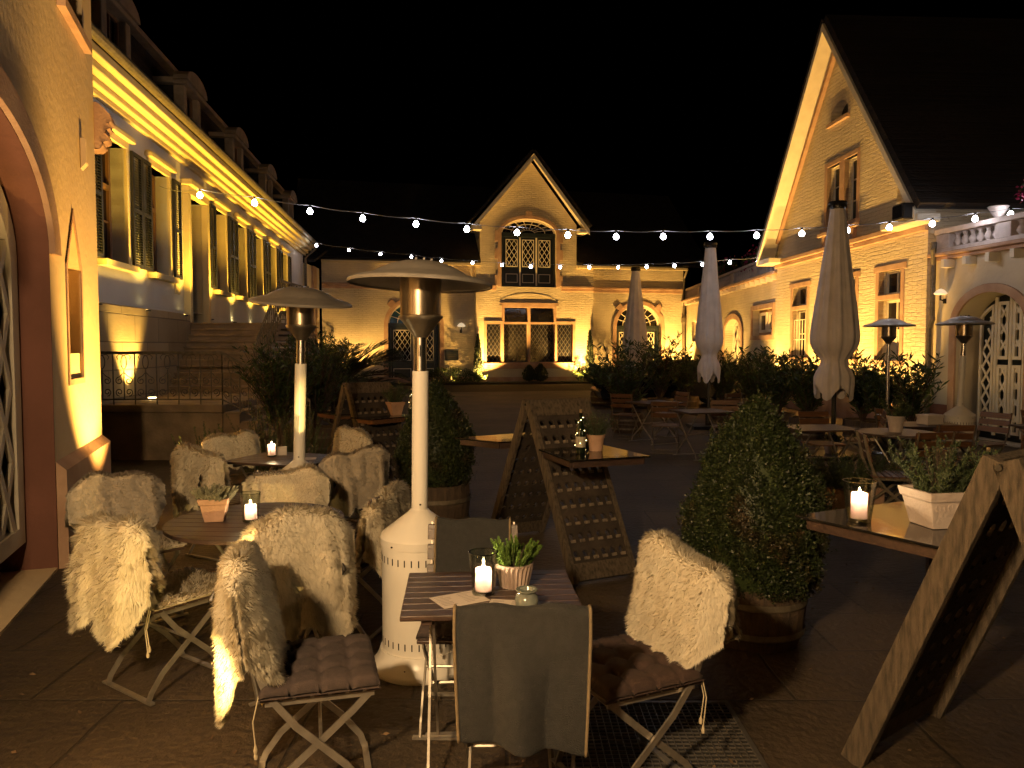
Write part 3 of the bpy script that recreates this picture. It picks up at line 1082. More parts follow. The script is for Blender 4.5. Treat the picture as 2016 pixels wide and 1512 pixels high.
t.build('kneeler', 'trimw', bg_, bevel=.02)
# floodlight box under the right eave
T = thing('floodlight', 'black floodlight box under the right eave of the gabled house', 'floodlight', FG.w(GL + .1, -.6, 4.42), FG.ang)
MB().box(-.2, .2, -.1, .14, -.16, .16).build('housing', 'blackm', T, bevel=.03)
MB().box(-.16, .16, -.115, -.102, -.12, .12).build('glass', 'pane', T)
MB().tube([(0, .14, 0), (0, .5, .1)], .02, 6).build('arm', 'blackm', T)

# ---------------------------------------------------------------- low wings with balustrades
def baluster_mesh(h):
    return MB().lathe([(.075, 0), (.075, .04 * h), (.04, .07 * h), (.05, .14 * h), (.085, .34 * h), (.06, .55 * h), (.032, .74 * h), (.05, .84 * h), (.035, .88 * h), (.07, .94 * h), (.07, h)], 10)
def balustrade(parent, x0, x1, z0, z1, y, group=9, pier=.42, sp=.30):
    b = MB()
    b.box(x0, x1, y - .15, y + .15, z0, z0 + .09)
    b.box(x0, x1, y - .17, y + .17, z1 - .10, z1)
    L = x1 - x0
    xs, x = [], x0
    piers = []
    while x < x1 - .1:
        piers.append(x)
        b.box(x, min(x + pier, x1), y - .13, y + .13, z0 + .091, z1 - .101)
        k = x + pier + sp * .5
        for i in range(group):
            if k < x1 - .1:
                xs.append(k)
            k += sp
        x = x + pier + sp * group
    bo = b.build('balustrade', 'whitepot', parent, bevel=.012)
    h = z1 - z0 - .192
    first = None
    for x in xs:
        if first is None:
            first = baluster_mesh(h).build('baluster', 'whitepot', bo, smooth=True)
            o = first
        else:
            o = first.copy()
            COL.objects.link(o)
        o.location = (x, y, z0 + .091)
def brackets(parent, x0, x1, z, sp=.62):
    b = MB()
    x = x0
    while x < x1:
        b.box(x - .05, x + .05, -.24, -.003, z - .16, z - .002)
        x += sp
    b.build('eave_bracket', 'trimw', parent, bevel=.01)

bl_ = bthing('far_terrace_wing', FL, 'low cream wing with a roof terrace balustrade between the back wing and the gabled house', 'building')
def lx(u, v):
    return FL.fp(u, v)
LC = lx(1500, 551)[1]
LT = LC + .68
g0, _ = lx(1427, 660)
g1, _ = lx(1460, 660)
gsz, gcz2 = lx(1444, 655)[1], lx(1444, 628)[1]
n0, nz0 = lx(1482, 658)
n1, nz1 = lx(1523, 606)
nz0 = lx(1505, 660)[1]
nz1 = lx(1505, 608)[1]
o0, _ = lx(1362, 650)
o1, _ = lx(1374, 650)
oz0, oz1 = lx(1368, 672)[1], lx(1368, 632)[1]
w = MB()
w.wall(rect(0, FL.len, 0, LC), [arch(g0, g1, .02, gsz, gcz2 - gsz, 12), rect(n0, n1, nz0, nz1), rect(o0, o1, oz0, oz1)], 0, .5)
w.box(0, FL.len, .5, 6, LC - .3, LC - .002)
w.build('wall', 'brick', bl_)
t = MB()
t.box(0, FL.len, -.28, .45, LC, LC + .10)
t.build('cornice', 'salmon', bl_, bevel=.015)
brackets(bl_, .3, FL.len, LC)
balustrade(bl_, 0, FL.len, LC + .10, LT, .08)
trim_arch(g0, g1, 0, gsz, gcz2 - gsz, .22, 0, bl_, keys=())
gd = MB()
wz = 3.6
poly = arch(g0 + .05, g1 - .05, .05, gsz, gcz2 - gsz - .05, 12)
lattice(gd, poly, .45, .6, .05, .35, .02)
gd.band(arcpts(g0 + .10, g1 - .10, .05, gsz, gcz2 - gsz - .10), arcpts(g0 + .02, g1 - .02, .05, gsz, gcz2 - gsz - .02), .31, .39)
for q in (.33, .66):
    x = g0 + (g1 - g0) * q
    gd.box(x - .05, x + .05, .30, .40, .1, gsz + (gcz2 - gsz) * .7)
gd.build('lattice_gate', 'trimw', bl_)
MB().wall(poly, [], .42, .44).build('gate_backing', 'teal', bl_)
t = MB()
frame_rect(t, n0 - .15, n1 + .15, nz0 - .15, nz1 + .15, .149, -.05, .02)
t.box(n0, n1, .22, .26, nz0, nz1)
k = t.build('niche', 'salmon', bl_)
t = MB()
for i in (0, 1):
    xa = n0 + (n1 - n0) * (.10 + .45 * i)
    xb = xa + (n1 - n0) * .35
    frame_rect(t, xa, xb, nz0 + .1, nz1 - .1, .09, .15, .215)
t.build('frame', 'trimw', k)
t = MB()
for i in (0, 1):
    xa = n0 + (n1 - n0) * (.10 + .45 * i) + .1
    t.box(xa, xa + (n1 - n0) * .25, .20, .216, nz0 + .2, nz1 - .2)
t.build('pane', 'pane', k)
t = MB()
frame_rect(t, o0, o1, oz0, oz1, .08, .15, .2)
t.box((o0 + o1) / 2 - .03, (o0 + o1) / 2 + .03, .15, .2, oz0, oz1)
k = t.build('window', 'trimw', bl_)
MB().box(o0, o1, .21, .22, oz0, oz1).build('pane', 'pane', k)

bn = bthing('near_terrace_wing', FR, 'low cream wing with white balustrade and big arched lattice gate at the right edge', 'building')
def nx(u, v, dy=0):
    return FR.fp(u, v, dy)
NC = nx(1930, 494)[1]
NT = nx(1930, 437)[1]
q0, _ = nx(1881, 760)
qc = nx(1951, 575)
q1 = 2 * qc[0] - q0
qz, qcz = 2.15, qc[1]
w = MB()
w.wall(rect(0, FR.len, 0, NC), [arch(q0, q1, .02, qz, qcz - qz, 24)], 0, .55)
w.box(0, FR.len, .55, 7, NC - .3, NC - .002)
w.build('wall', 'plasterc', bn)
t = MB()
t.box(0.0, FR.len, -.20, .45, NC, NC + .07)
t.box(0.0, FR.len, -.12, -.003, NC - .07, NC - .002)
t.build('cornice', 'salmon', bn, bevel=.015)
brackets(bn, .5, FR.len, NC - .08, .55)
balustrade(bn, .1, FR.len, NC + .07, NT, .05, group=6, pier=.35, sp=.19)
trim_arch(q0, q1, 0, qz, qcz - qz, .16, 0, bn, keys=())
t = MB()
t.box(0, q0 - .165, -.05, -.003, 0, .62)
t.box(q1 + .165, FR.len, -.05, -.003, 0, .62)
t.build('plinth', 'jamb', bn)
# gate leaves: lattice panels with tall white posts
yg = .40
gt = MB()
pan = []
c_ = (q0 + q1) / 2
def archtop(x):
    a = (q1 - q0) / 2
    k = max(0, 1 - ((x - c_) / a) ** 2)
    return qz + (qcz - qz) * math.sqrt(k)
xs = [q0 + .05, q0 + (q1 - q0) * .30, c_ + .02, q1 - (q1 - q0) * .30, q1 - .05]
for i in range(4):
    xa, xb = xs[i] + .05, xs[i + 1] - .05
    if i in (0, 3):
        top = [(xb, archtop(xb) - .12)] + [(xb + (xa - xb) * k / 6, archtop(xb + (xa - xb) * k / 6) - .12) for k in range(1, 7)]
        po = [(xa, .15), (xb, .15)] + top
        inn = [(xa + .05, .2), (xb - .05, .2)] + [(max(xa + .05, min(xb - .05, x)), z - .06) for x, z in top]
        gt.band(inn, po, yg, yg + .05, closed=True)
        lattice(gt, inn, .20, .30, .04, yg + .025, .02)
    else:
        for za, zb2 in ((.15, 1.42), (1.52, min(archtop(xa), archtop(xb)) - .12)):
            frame_rect(gt, xa, xb, za, zb2, .06, yg, yg + .05)
            lattice(gt, rect(xa + .06, xb - .06, za + .06, zb2 - .06), .20, .30, .04, yg + .025, .02)
for x in (xs[1], xs[2] + 0.0, xs[3]):
    gt.tube([(x, yg + .02, .1), (x, yg + .02, archtop(x) - .02)], .035, 10)
gt.build('lattice_gate', 'trimw', bn, bevel=.004)
po = arch(q0, q1, .02, qz, qcz - qz, 24)
MB().wall(po, [], yg + .10, yg + .13).build('gate_backing', 'teal', bn)
# downpipe in the corner of the two right buildings
t = MB()
s0 = .10
t.tube([(s0, -.12, NC + .3), (s0, -.12, 2.4), (s0 + .02, -.12, 2.3), (s0 - .05, -.14, 2.1), (s0 - .05, -.14, .04)], .05, 10)
t.tube([(.25, -.25, NC + .15), (s0, -.12, NC - .15)], .045, 8)
t.build('downpipe', 'iron', bn)
wall_lamp(FR, 1848, 578, 'round wall lamp beside the downpipe left of the big arched lattice gate', sc=.6)

# flowers and urn on the terraces
def blob_leaves(n, cx, cy, cz, rx, ry, rz_, size, seed, shell=0.5, squash=None, asp=2.2):
    rg = np.random.default_rng(seed)
    d = rg.normal(size=(n, 3))
    d /= np.linalg.norm(d, axis=1)[:, None]
    # lumpy radius
    lump = 1 + .22 * np.sin(d[:, 0] * 5 + seed) * np.sin(d[:, 1] * 4 + seed * 2) + .15 * np.sin(d[:, 2] * 7 + seed * 3)
    r = (shell + (1 - shell) * rg.random(n) ** .5) * lump
    c = d * r[:, None] * np.array([rx, ry, rz_]) + np.array([cx, cy, cz])
    return c, d
def leaves(c, d, size, seed, asp=2.2, jit=.8, fold=True):
    """one pointed quad per leaf"""
    rg = np.random.default_rng(seed + 77)
    n = len(c)
    L = d + rg.normal(size=(n, 3)) * jit
    L /= np.linalg.norm(L, axis=1)[:, None] + 1e-9
    a = np.cross(L, rg.normal(size=(n, 3)))
    a /= np.linalg.norm(a, axis=1)[:, None] + 1e-9
    s = size * (.6 + .8 * rg.random(n))[:, None]
    w_ = s / asp
    V = np.stack([c, c + L * s * .5 + a * w_ * .5, c + L * s, c + L * s * .5 - a * w_ * .5], axis=1).reshape(-1, 3)
    Q = np.arange(n * 4).reshape(-1, 4)
    return V, Q
def leaf_obj(name, parts, mat, parent, extra=None):
    Vs, Qs, o = [], [], 0
    for V, Q in parts:
        Vs.append(V)
        Qs.append(Q + o)
        o += len(V)
    return np_obj(name, np.concatenate(Vs), np.concatenate(Qs), np.zeros((0, 3)), mat, parent)
for i, (F, s_, zz, n, lab) in enumerate(((FL, 6.0, LT, 700, 'trailing red flowering shrub over the far end of the terrace balustrade'),
                             (FL, 11.5, LT, 800, 'red flowering shrub on the terrace next to the gabled house'))):
    T = thing('flowering_shrub', lab, 'shrub', F.w(s_, .6, LC + .1), F.ang)
    c, d = blob_leaves(n * 3, 0, 0, .65, 2.0, .5, .55, .1, i + 5)
    leaf_obj('foliage', [leaves(c, d, .12, i)], 'olean', T)
    c, d = blob_leaves(n // 3, 0, -.05, .7, 2.0, .55, .6, .1, i + 15, shell=.9)
    leaf_obj('blossom', [leaves(c, d, .09, i, asp=1.2)], 'flower', T)
    MB().tube([(0, 0, 0), (.1, 0, .3), (0, 0, .6)], [.05, .04, .02], 6).build('stem', 'bark', T)
s_, z_ = nx(2000, 395)
T = thing('flowering_shrub', 'bright red flowers above the white balustrade at the right edge', 'shrub', FR.w(s_ + .3, .6, NC), FR.ang)
c, d = blob_leaves(900, 0, 0, NT - NC + .35, .6, .4, .4, .1, 31)
leaf_obj('foliage', [leaves(c, d, .09, 2)], 'olean', T)
c, d = blob_leaves(500, 0, -.05, NT - NC + .4, .6, .45, .42, .1, 32, shell=.8)
leaf_obj('blossom', [leaves(c, d, .07, 3, asp=1.2)], 'flower', T)
MB().tube([(0, 0, .07), (.1, 0, .5), (0, 0, .9)], [.05, .04, .02], 6).build('stem', 'bark', T)
s_, z_ = nx(1932, 415)
T = thing('stone_urn', 'small pale stone urn standing behind the balustrade above the lattice gate', 'urn', FR.w(s_, .35, NC + .07), FR.ang)
hh = max(.3, z_ - NC - .07)
MB().lathe([(.10, 0), (.10, .06), (.05, .1), (.05, hh - .12), (.12, hh - .02), (.16, hh + .06), (.18, hh + .08), (.15, hh + .1), (0, hh + .1)], 18).build('bowl', 'whitepot', T, smooth=True)

# ---------------------------------------------------------------- long house with shutters (left)
bb = bthing('shuttered_house', FB, 'long white house with dark green shutters, lit cornice and roof dormers on the left', 'building')
BL = FB.len
ctr = [FB.fp(FB_u, 500)[0] for FB_u in (221,)]
S1 = FB.fp(222, 400)[0]
SP = 2.19
WS, WH, WW = 3.14, 5.12, 1.02
cents = [S1 + SP * k for k in range(8) if k != 2]
dc = S1 + SP * 2 + .05
hol = [rect(c - WW / 2, c + WW / 2, WS, WH) for c in cents]
LND = 2.27
hol.append(rect(dc - .62, dc + .62, LND, 5.0))
w = MB()
w.wall(rect(0, BL, 2.5, 6.1), hol[:-1] + [rect(dc - .62, dc + .62, 2.51, 5.0)], 0, .5)
w.box(0, dc - .62, 0.0, .5, 0, 2.498)
w.box(dc + .62, BL, 0.0, .5, 0, 2.498)
w.box(dc - .62, dc + .62, 0.0, .5, 0, LND)
w.box(0, BL, 8, 8.4, 0, 6.1)
w.box(BL - .4, BL, .5, 8, 0, 6.1)
w.box(0, .4, .5, 8, 0, 6.1)
w.build('wall', 'white', bb)
t = MB()
t.box(0, dc - .75, -.12, -.003, 0, 2.44)
t.build('stone_base', 'block', bb, bevel=.02)
t = MB()
t.box(dc + .75, BL, -.06, -.003, 0, 2.3)
t.build('far_base', 'white', bb)
# cornice, gutter
t = MB()
for y, z0, z1 in ((.10, 5.60, 5.70), (.20, 5.70, 5.80), (.34, 5.80, 5.92), (.46, 5.92, 6.06)):
    t.box(-.0, BL + .15, -y, -.003, z0, z1 - .001)
t.build('cornice', 'cornice', bb, bevel=.02)
t = MB()
t.tube([(-.1, -.55, 6.10), (BL + .25, -.55, 6.10)], .085, 10)
t.build('gutter', 'iron', bb)
t = MB()
t.tube([(BL + .1, -.55, 6.08), (BL + .05, -.5, 5.9), (BL - .15, -.12, 5.5), (BL - .15, -.12, .1)], .055, 8)
t.build('downpipe', 'iron', bb)
# mansard roof
t = MB()
roof_slab(t, -.2, BL + .3, -.50, 6.08, .30, 6.24, .08)
roof_slab(t, -.2, BL + .3, .31, 6.22, .84, 8.08, .1)
roof_slab(t, -.2, BL + .3, .80, 8.22, 4.2, 9.7, .1)
roof_slab(t, -.2, BL + .3, 9.0, 6.10, 4.22, 9.7, .1)
t.build('roof', 'roof', bb)
t = MB()
t.box(-.2, BL + .3, .62, .86, 8.10, 8.21)
t.build('roof_band', 'dormer', bb)
for k in range(5):
    s_ = FB.fp(262, 150, -.2)[0] + 4.22 * k
    z0 = 6.28
    d = MB()
    wd = .62
    for x in (s_ - wd, s_ + wd - .22):
        d.box(x, x + .22, .04, .26, z0, z0 + 1.10)
    d.box(s_ - wd, s_ + wd, .06, .26, z0, z0 + .18)
    d.box(s_ - wd + .221, s_ + wd - .221, .10, .26, z0 + .181, z0 + .25)
    # scrolls at the foot
    for x in (s_ - wd - .16, s_ + wd + .02):
        d.box(x, x + .14, .06, .24, z0 + .0, z0 + .36)
    d.box(s_ - wd - .08, s_ + wd + .08, -.04, .26, z0 + 1.10, z0 + 1.19)
    dm = d.build('dormer', 'dormer', bb, bevel=.02)
    d = MB()
    d.box(s_ - wd + .02, s_ + wd - .02, .262, 1.9, z0 - .02, z0 + 1.09)
    d.build('cheek', 'roof', dm)
    # arched pediment, roof running back
    d = MB()
    out = [(s_ - wd - .14, z0 + 1.191), (s_ + wd + .14, z0 + 1.191)] + [(s_ + (wd + .14) * math.cos(math.pi * i / 12), z0 + 1.20 + .30 * math.sin(math.pi * i / 12)) for i in range(13)]
    d.wall(out, [], -.08, .22)
    d.build('pediment', 'dormer', dm, bevel=.015)
    d = MB()
    d.box(s_ - wd - .12, s_ + wd + .12, .225, 2.2, z0 + 1.11, z0 + 1.22)
    d.build('dormer_roof', 'dormer', dm)
    d = MB()
    frame_rect(d, s_ - wd + .222, s_ + wd - .222, z0 + .255, z0 + 1.095, .05, .16, .21)
    d.box(s_ - .02, s_ + .02, .16, .21, z0 + .30, z0 + 1.05)
    d.build('sash', 'winwood', dm)
# windows with surrounds, sills and shutters
for i, c in enumerate(cents):
    a, b = c - WW / 2, c + WW / 2
    t = MB()
    t.box(a - .12, a, -.05, .30, WS, WH)
    t.box(b, b + .12, -.05, .30, WS, WH)
    t.box(a - .12, b + .12, -.05, .30, WH, WH + .12)
    t.box(a - .20, b + .20, -.14, -.003, WH + .121, WH + .20)
    t.box(a - .16, b + .16, -.10, -.003, WH + .201, WH + .24)
    win = t.build('window', 'cornice', bb, bevel=.01)
    t = MB()
    t.box(a - .18, b + .18, -.16, -.003, WS - .11, WS - .002)
    t.build('sill', 'cornice', win, bevel=.01)
    t = MB()
    frame_rect(t, a + .002, b - .002, WS, WH, .08, .22, .30)
    t.box(c - .04, c + .04, .21, .30, WS + .08, WS + 1.25)
    t.box(a + .08, b - .08, .20, .30, WS + 1.25, WS + 1.33)
    t.box(c - .03, c + .03, .22, .30, WS + 1.33, WH - .08)
    for x0, x1 in ((a + .08, c - .04), (c + .04, b - .08)):
        t.box(x0, x1, .24, .29, WS + .70, WS + .73)
    t.build('sash', 'winwood', win)
    MB().box(a + .04, b - .04, .27, .28, WS + .04, WH - .04).build('pane', 'pane', win)
    for sg in (-1, 1):
        if i == 1 and sg > 0:
            pass
        x0 = a - .12 - .46 if sg < 0 else b + .12
        s = MB()
        frame_rect(s, x0, x0 + .46, WS, WH, .06, -.10, -.055)
        s.box(x0 + .06, x0 + .40, -.098, -.057, WS + .95, WS + 1.01)
        z = WS + .09
        while z < WH - .08:
            if not (WS + .90 < z < WS + 1.03):
                s.beam((x0 + .06, -.077, z), (x0 + .40, -.077, z), .05, .008, up=(0, -.6, .8))
            z += .045
        s.build('shutter', 'shutter', win)
# front door with stone surround
t = MB()
t.box(dc - .78, dc - .62, -.14, .4, LND, 5.0)
t.box(dc + .62, dc + .78, -.14, .4, LND, 5.0)
t.box(dc - .78, dc + .78, -.14, .4, 5.0, 5.16)
t.box(dc - .9, dc + .9, -.24, -.003, 5.161, 5.28)
dd = t.build('door_surround', 'cornice', bb, bevel=.015)
t = MB()
t.box(dc - .62, dc + .62, .30, .36, LND + .02, 5.0)
for x in (dc - .5, dc + .06):
    for z in (LND + .2, LND + 1.2):
        t.box(x, x + .44, .27, .30, z, z + .8)
t.build('door', 'winwood', dd, bevel=.01)
# small brass plate by the door
s_, z_ = FB.fp(350, 560, -.03)
T = thing('door_plate', 'small pale plaque on the white wall left of the house door', 'plaque', FB.w(s_, 0, z_), FB.ang)
MB().box(-.14, .14, -.04, -.004, -.2, .2).build('plate', 'cornice', T, bevel=.01)

# link piece between the long house and the stable wing
T = thing('corner_link', 'narrow cream wall piece with salmon strip joining the shuttered house to the back wing', 'building', (-8.82, 32.45, 0), 0)
k = MB()
k.box(-3, 0.06, 0.05, 2.35, 0, 5.3)
k.build('wall', 'plasterc', T)
k = MB()
k.box(.062, .14, 1.0, 1.6, 0, 5.29)
k.build('salmon_strip', 'salmon', T)
k = MB()
roof_slab(k, -3.2, .5, -.1, 5.32, 3.0, 6.3)
k.build('roof', 'roof', T)

# ---------------------------------------------------------------- terrace with double steps
TZ = .86
tY = 11.7
xl = -7.6
xr = gp(432, 697 + 220).x if False else dp(434, 697, tY).x
T = thing('stone_terrace', 'dark stone landing and steps leading up to the shuttered house', 'steps', (xl, tY, 0), 0)
k = MB()
k.box(0, xr - xl, .02, 5.5, 0, TZ - .12)
k.build('terrace_wall', 'step', T)
k = MB()
k.box(-.02, xr - xl + .03, -.06, 3.25, TZ - .118, TZ)
k.build('coping', 'step', T, bevel=.015)
# upper flight, up towards the door
k = MB()
nst = 11
y0s, y1s = 14.85, 16.6
x0s, x1s = dp(322, 777, 14.85).x, dp(497, 640, 16.4).x + .55
for i in range(nst):
    yy = y0s + (y1s - y0s) * i / nst
    z1 = TZ + (LND - TZ) * (i + 1) / nst
    xa = x0s + (dp(368, 640, 16.6).x - x0s) * i / nst
    k.box(xa - xl, x1s - xl, yy - tY, 19.5 - tY, z1 - (LND - TZ) / nst + .001, z1 - .035)
    k.box(xa - xl - .03, x1s - xl + .03, yy - tY - .04, (yy if i < nst - 1 else 19.5) - tY + .22, z1 - .034, z1)
k.build('upper_flight', 'step', T, bevel=.008)
k = MB()
nl = 5
for i in range(nl):
    xx = xr + .26 * i
    z1 = TZ - TZ * (i + 1) / (nl + 1)
    k.box(xx - xl + .001, xx + .26 - xl, .05, 2.2, 0, z1)
    k.box(xx - xl + .032, xx + .29 - xl, .03, 2.22, z1 + .001, z1 + .03)
k.build('side_flight', 'step', T, bevel=.008)

def railing(name, label, pts, h, panels=True, seed=0):
    """wrought iron railing along a polyline of base points"""
    P = [Vector(p) for p in pts]
    o = P[0]
    T = thing(name, label, 'railing', o)
    r = MB()
    r.path([p - o + Vector((0, 0, h)) for p in P], .045, .02, up=(0, 0, 1))
    r.path([p - o + Vector((0, 0, .08)) for p in P], .02, .02, up=(0, 0, 1))
    r.build('handrail', 'iron', T)
    b = MB()
    sc = MB()
    for i in range(len(P) - 1):
        A, B = P[i] - o, P[i + 1] - o
        L = (B - A).length
        dirn = (B - A).normalized()
        hd = Vector((dirn.x, dirn.y, 0)).normalized()
        n = max(1, round(L / .34))
        for k in range(n + 1):
            q = A + (B - A) * k / n
            b.tube([q, q + Vector((0, 0, h))], .011, 6)
        for k in range(n):
            q = A + (B - A) * (k + .5) / n
            def pt(x, z):
                base = A + (B - A) * ((k + .5) / n + x / L)
                return base + Vector((0, 0, z))
            sc.tube([pt(0, .08), pt(0, h * .68)], .010, 6)
            # lens-shaped loop at top
            lp = [pt(.045 * math.sin(2 * math.pi * j / 12), h * .82 - h * .13 * math.cos(2 * math.pi * j / 12)) for j in range(13)]
            sc.tube(lp, .008, 5)
            for sgn in (-1, 1):
                def spiral(cx, cz, r0, st, turns, dirz):
                    out = []
                    for j in range(15):
                        f = j / 14
                        th = st + dirz * turns * 2 * math.pi * f
                        rr_ = r0 * (1 - .75 * f)
                        out.append(pt(sgn * (cx + rr_ * math.cos(th)), cz + rr_ * math.sin(th)))
                    return out
                sc.tube(spiral(.075, h * .24, .062, -math.pi / 2, 1.3, 1), .008, 5)
                sc.tube(spiral(.075, h * .46, .062, math.pi / 2, 1.3, -1), .008, 5)
                sc.tube([pt(sgn * .005, h * .62), pt(sgn * .05, h * .56), pt(sgn * .12, h * .50)], .007, 5)
                sc.tube([pt(0, h * .95), pt(sgn * .07, h * .97), pt(sgn * .11, h * .92), pt(sgn * .09, h * .87)], .007, 5)
    b.build('bars', 'iron', T)
    sc.build('scrollwork', 'iron', T)
    return T
railing('iron_railing', 'wrought iron railing with scrolls along the front of the stone landing', [(xl + .1, tY + .05, TZ), (xr, tY + .05, TZ), (xr + 1.35, tY + .05, .12)], .80)
railing('iron_railing', 'wrought iron railing running down behind the side steps', [(xr + .0, tY + 2.15, TZ + .1), (xr + .7, tY + 2.15, .5), (xr + 1.5, tY + 2.15, .12)], .82)
railing('iron_railing', 'steep iron handrail along the right of the upper steps', [(x1s, y0s, TZ), (x1s, y1s, LND), (x1s, 19.2, LND)], .92)

# ---------------------------------------------------------------- tower at the left
tw = bthing('tower', FT, 'tall yellow plastered tower with an arched gateway at the left edge', 'building')
TL = FT.len
p0 = FT.fp(105, 800)[0]
a_rad = 1.6
ar0, ar1 = p0 - 2 * a_rad, p0
slx0, slz = FT.fp(136, 712)
slx1, _ = FT.fp(162, 700)
slzt = FT.fp(150, 432)[1]
slz = FT.fp(150, 745)[1]
TH = 12.0
uw0, uwz0 = FT.fp(128, 20)
uw1, _ = FT.fp(163, 83)
uwz0 = FT.fp(162, 83)[1]
w = MB()
archz = 2.47
slit = [(slx0, slz), (slx1, slz), (slx1, slzt - .45), ((slx0 + slx1) / 2, slzt), (slx0, slzt - .45)]
w.wall(rect(0, TL - .25, 0, TH), [arch(ar0, ar1, .02, archz, .82, 28), slit, rect(uw1 - 1.0, uw1, uwz0, uwz0 + 2.0)], 0, .55)
# rounded corner and return wall
cx_, cy_ = TL - .25, .25
n = 8
ring = [(cx_ + .25 * math.sin(math.pi / 2 * i / n), cy_ - .25 * math.cos(math.pi / 2 * i / n)) for i in range(n + 1)]
vs = [(x, y, z) for z in (0, TH) for x, y in ring]
w.add(vs, [(i, i + 1, n + 2 + i, n + 1 + i) for i in range(n)])
w.box(TL - .5, TL, .25, 5, 0, TH)
w.box(-.5, 0, 0, 5, 0, TH)
w.build('wall', 'tower', tw)
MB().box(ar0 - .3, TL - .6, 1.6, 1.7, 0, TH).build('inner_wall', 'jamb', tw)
# plinth following the rounded corner
t = MB()
def prof_wall(mb, x0, z0, z1, off, topslope=.05):
    pts = [(x0, -off)] + [(cx_ + (.25 + off) * math.sin(math.pi / 2 * i / n), cy_ - (.25 + off) * math.cos(math.pi / 2 * i / n)) for i in range(n + 1)] + [(TL + off, 3)]
    inn = [(x0, 0)] + [(cx_ + .25 * math.sin(math.pi / 2 * i / n), cy_ - .25 * math.cos(math.pi / 2 * i / n)) for i in range(n + 1)] + [(TL, 3)]
    m = len(pts)
    vs = [(x, y, z0) for x, y in pts] + [(x, y, z1) for x, y in pts] + [(x, y, z1 + topslope) for x, y in inn] + [(x, y, z0) for x, y in inn]
    fs = []
    for i in range(m - 1):
        fs += [(i, i + 1, m + i + 1, m + i), (m + i, m + i + 1, 2 * m + i + 1, 2 * m + i)]
    fs += [(0, m, 2 * m, 3 * m)]
    mb.add(vs, fs)
prof_wall(t, p0 + .02, 0, .78, .075, .07)
t.build('plinth', mt['salmon'], tw)
# arch trim band and dark jambs
t = MB()
wd = .20
t.band(arcpts(ar0, ar1, archz, archz, .82, 28), arcpts(ar0 - wd, ar1 + wd, archz, archz, .82 + wd, 28), -.045, -.002)
t.build('arch_trim', mt['salmon'], tw)
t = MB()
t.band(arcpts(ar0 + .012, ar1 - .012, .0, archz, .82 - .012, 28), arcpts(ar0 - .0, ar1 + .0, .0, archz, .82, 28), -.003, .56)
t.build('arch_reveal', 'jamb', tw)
# timber gate leaf with lattice panel inside the arch
t = MB()
po = [(ar0 + .06, .25), (ar1 - .06, .25)] + [(x, z - .05) for x, z in arcpts(ar0 + .06, ar1 - .06, archz, archz, .76, 20)[1:-1]]
inn = [((x - (ar0 + ar1) / 2) * .90 + (ar0 + ar1) / 2, (z - 1.6) * .90 + 1.6) for x, z in po]
t.band(inn, po, .20, .26, closed=True)
lattice(t, inn, .34, .55, .07, .23, .03)
t.box((ar0 + ar1) / 2 - .05, (ar0 + ar1) / 2 + .05, .18, .27, .3, archz + .65)
gt_ = t.build('lattice_gate', 'trimw', tw)
MB().wall(po, [], .28, .30).build('gate_backing', 'teal', tw)
# slit window inside: recess back and sill
t = MB()
sm = (slx0 + slx1) / 2
ins = [(slx0 + .0, slz), (slx1 - .0, slz), (slx1, slzt - .45), (sm, slzt), (slx0, slzt - .45)]
outs = [(slx0 - .045, slz - .05), (slx1 + .045, slz - .05), (slx1 + .045, slzt - .44), (sm, slzt + .07), (slx0 - .045, slzt - .44)]
t.band(ins, outs, -.012, -.002, closed=True)
sw = t.build('slit_window', mt['salmon'], tw)
MB().box(slx0 - .02, slx1 + .02, .30, .33, slz + .25, slzt).build('pane', 'winwood', sw)
MB().box(slx0 + .001, slx1 - .001, .02, .45, slz, slz + .22).build('sill', 'tower', sw)
MB().box(sm + .05, sm + .075, .22, .25, slz + .22, slzt - .2).build('bar', 'trimw', sw)
t = MB()
frame_rect(t, uw1 - 1.0, uw1, uwz0, uwz0 + 2.0, .07, .12, .2)
uwn = t.build('upper_window', 'winwood', tw)
MB().box(uw1 - 1.05, uw1 + .05, -.07, -.003, uwz0 - .08, uwz0).build('sill', mt['salmon'], uwn)
MB().box(uw1 - .95, uw1 - .05, .15, .16, uwz0, uwz0 + 2).build('pane', 'pane', uwn)
# small dark slot
s_, z0_ = FT.fp(160, 335)
_, z1_ = FT.fp(160, 275)
T = thing('wall_box', 'small flat box fixed high on the tower wall above the slit window', 'box', FT.w(s_, -.004, z0_), FT.ang)
k = MB()
k.add([(-.05, -.05, .06), (.05, -.05, .06), (.05, -.05, z1_ - z0_), (-.05, -.05, z1_ - z0_), (-.05, 0, 0), (.05, 0, 0), (.05, 0, z1_ - z0_), (-.05, 0, z1_ - z0_)],
      [(0, 1, 2, 3), (7, 6, 5, 4), (0, 4, 5, 1), (1, 5, 6, 2), (2, 6, 7, 3), (3, 7, 4, 0)])
k.build('case', 'tower', T, bevel=.006)
# carved corbel at the corner
s_, z0_ = FT.fp(196, 292, -.05)
_, z1_ = FT.fp(196, 205, -.05)
hc = z1_ - z0_
T = thing('corbel', 'carved salmon stone corbel jutting from the corner of the tower', 'corbel', FT.w(TL - .12, .02, z0_), FT.ang - math.pi / 2)
pr = [(-.02, 0), (.06, .02), (.10, .10), (.09, .16), (.14, .22), (.15, .30), (.12, .36), (.13, .44), (.17, .50), (.15, .58), (.18, .66), (.17, .78), (.12, .90), (.05, 1.0), (-.02, 1.0)]
pr = [(x * .95, z * hc) for x, z in pr]
MB().wall(pr, [], -.10, .12).build('carving', mt['salmon'], T, bevel=.03)
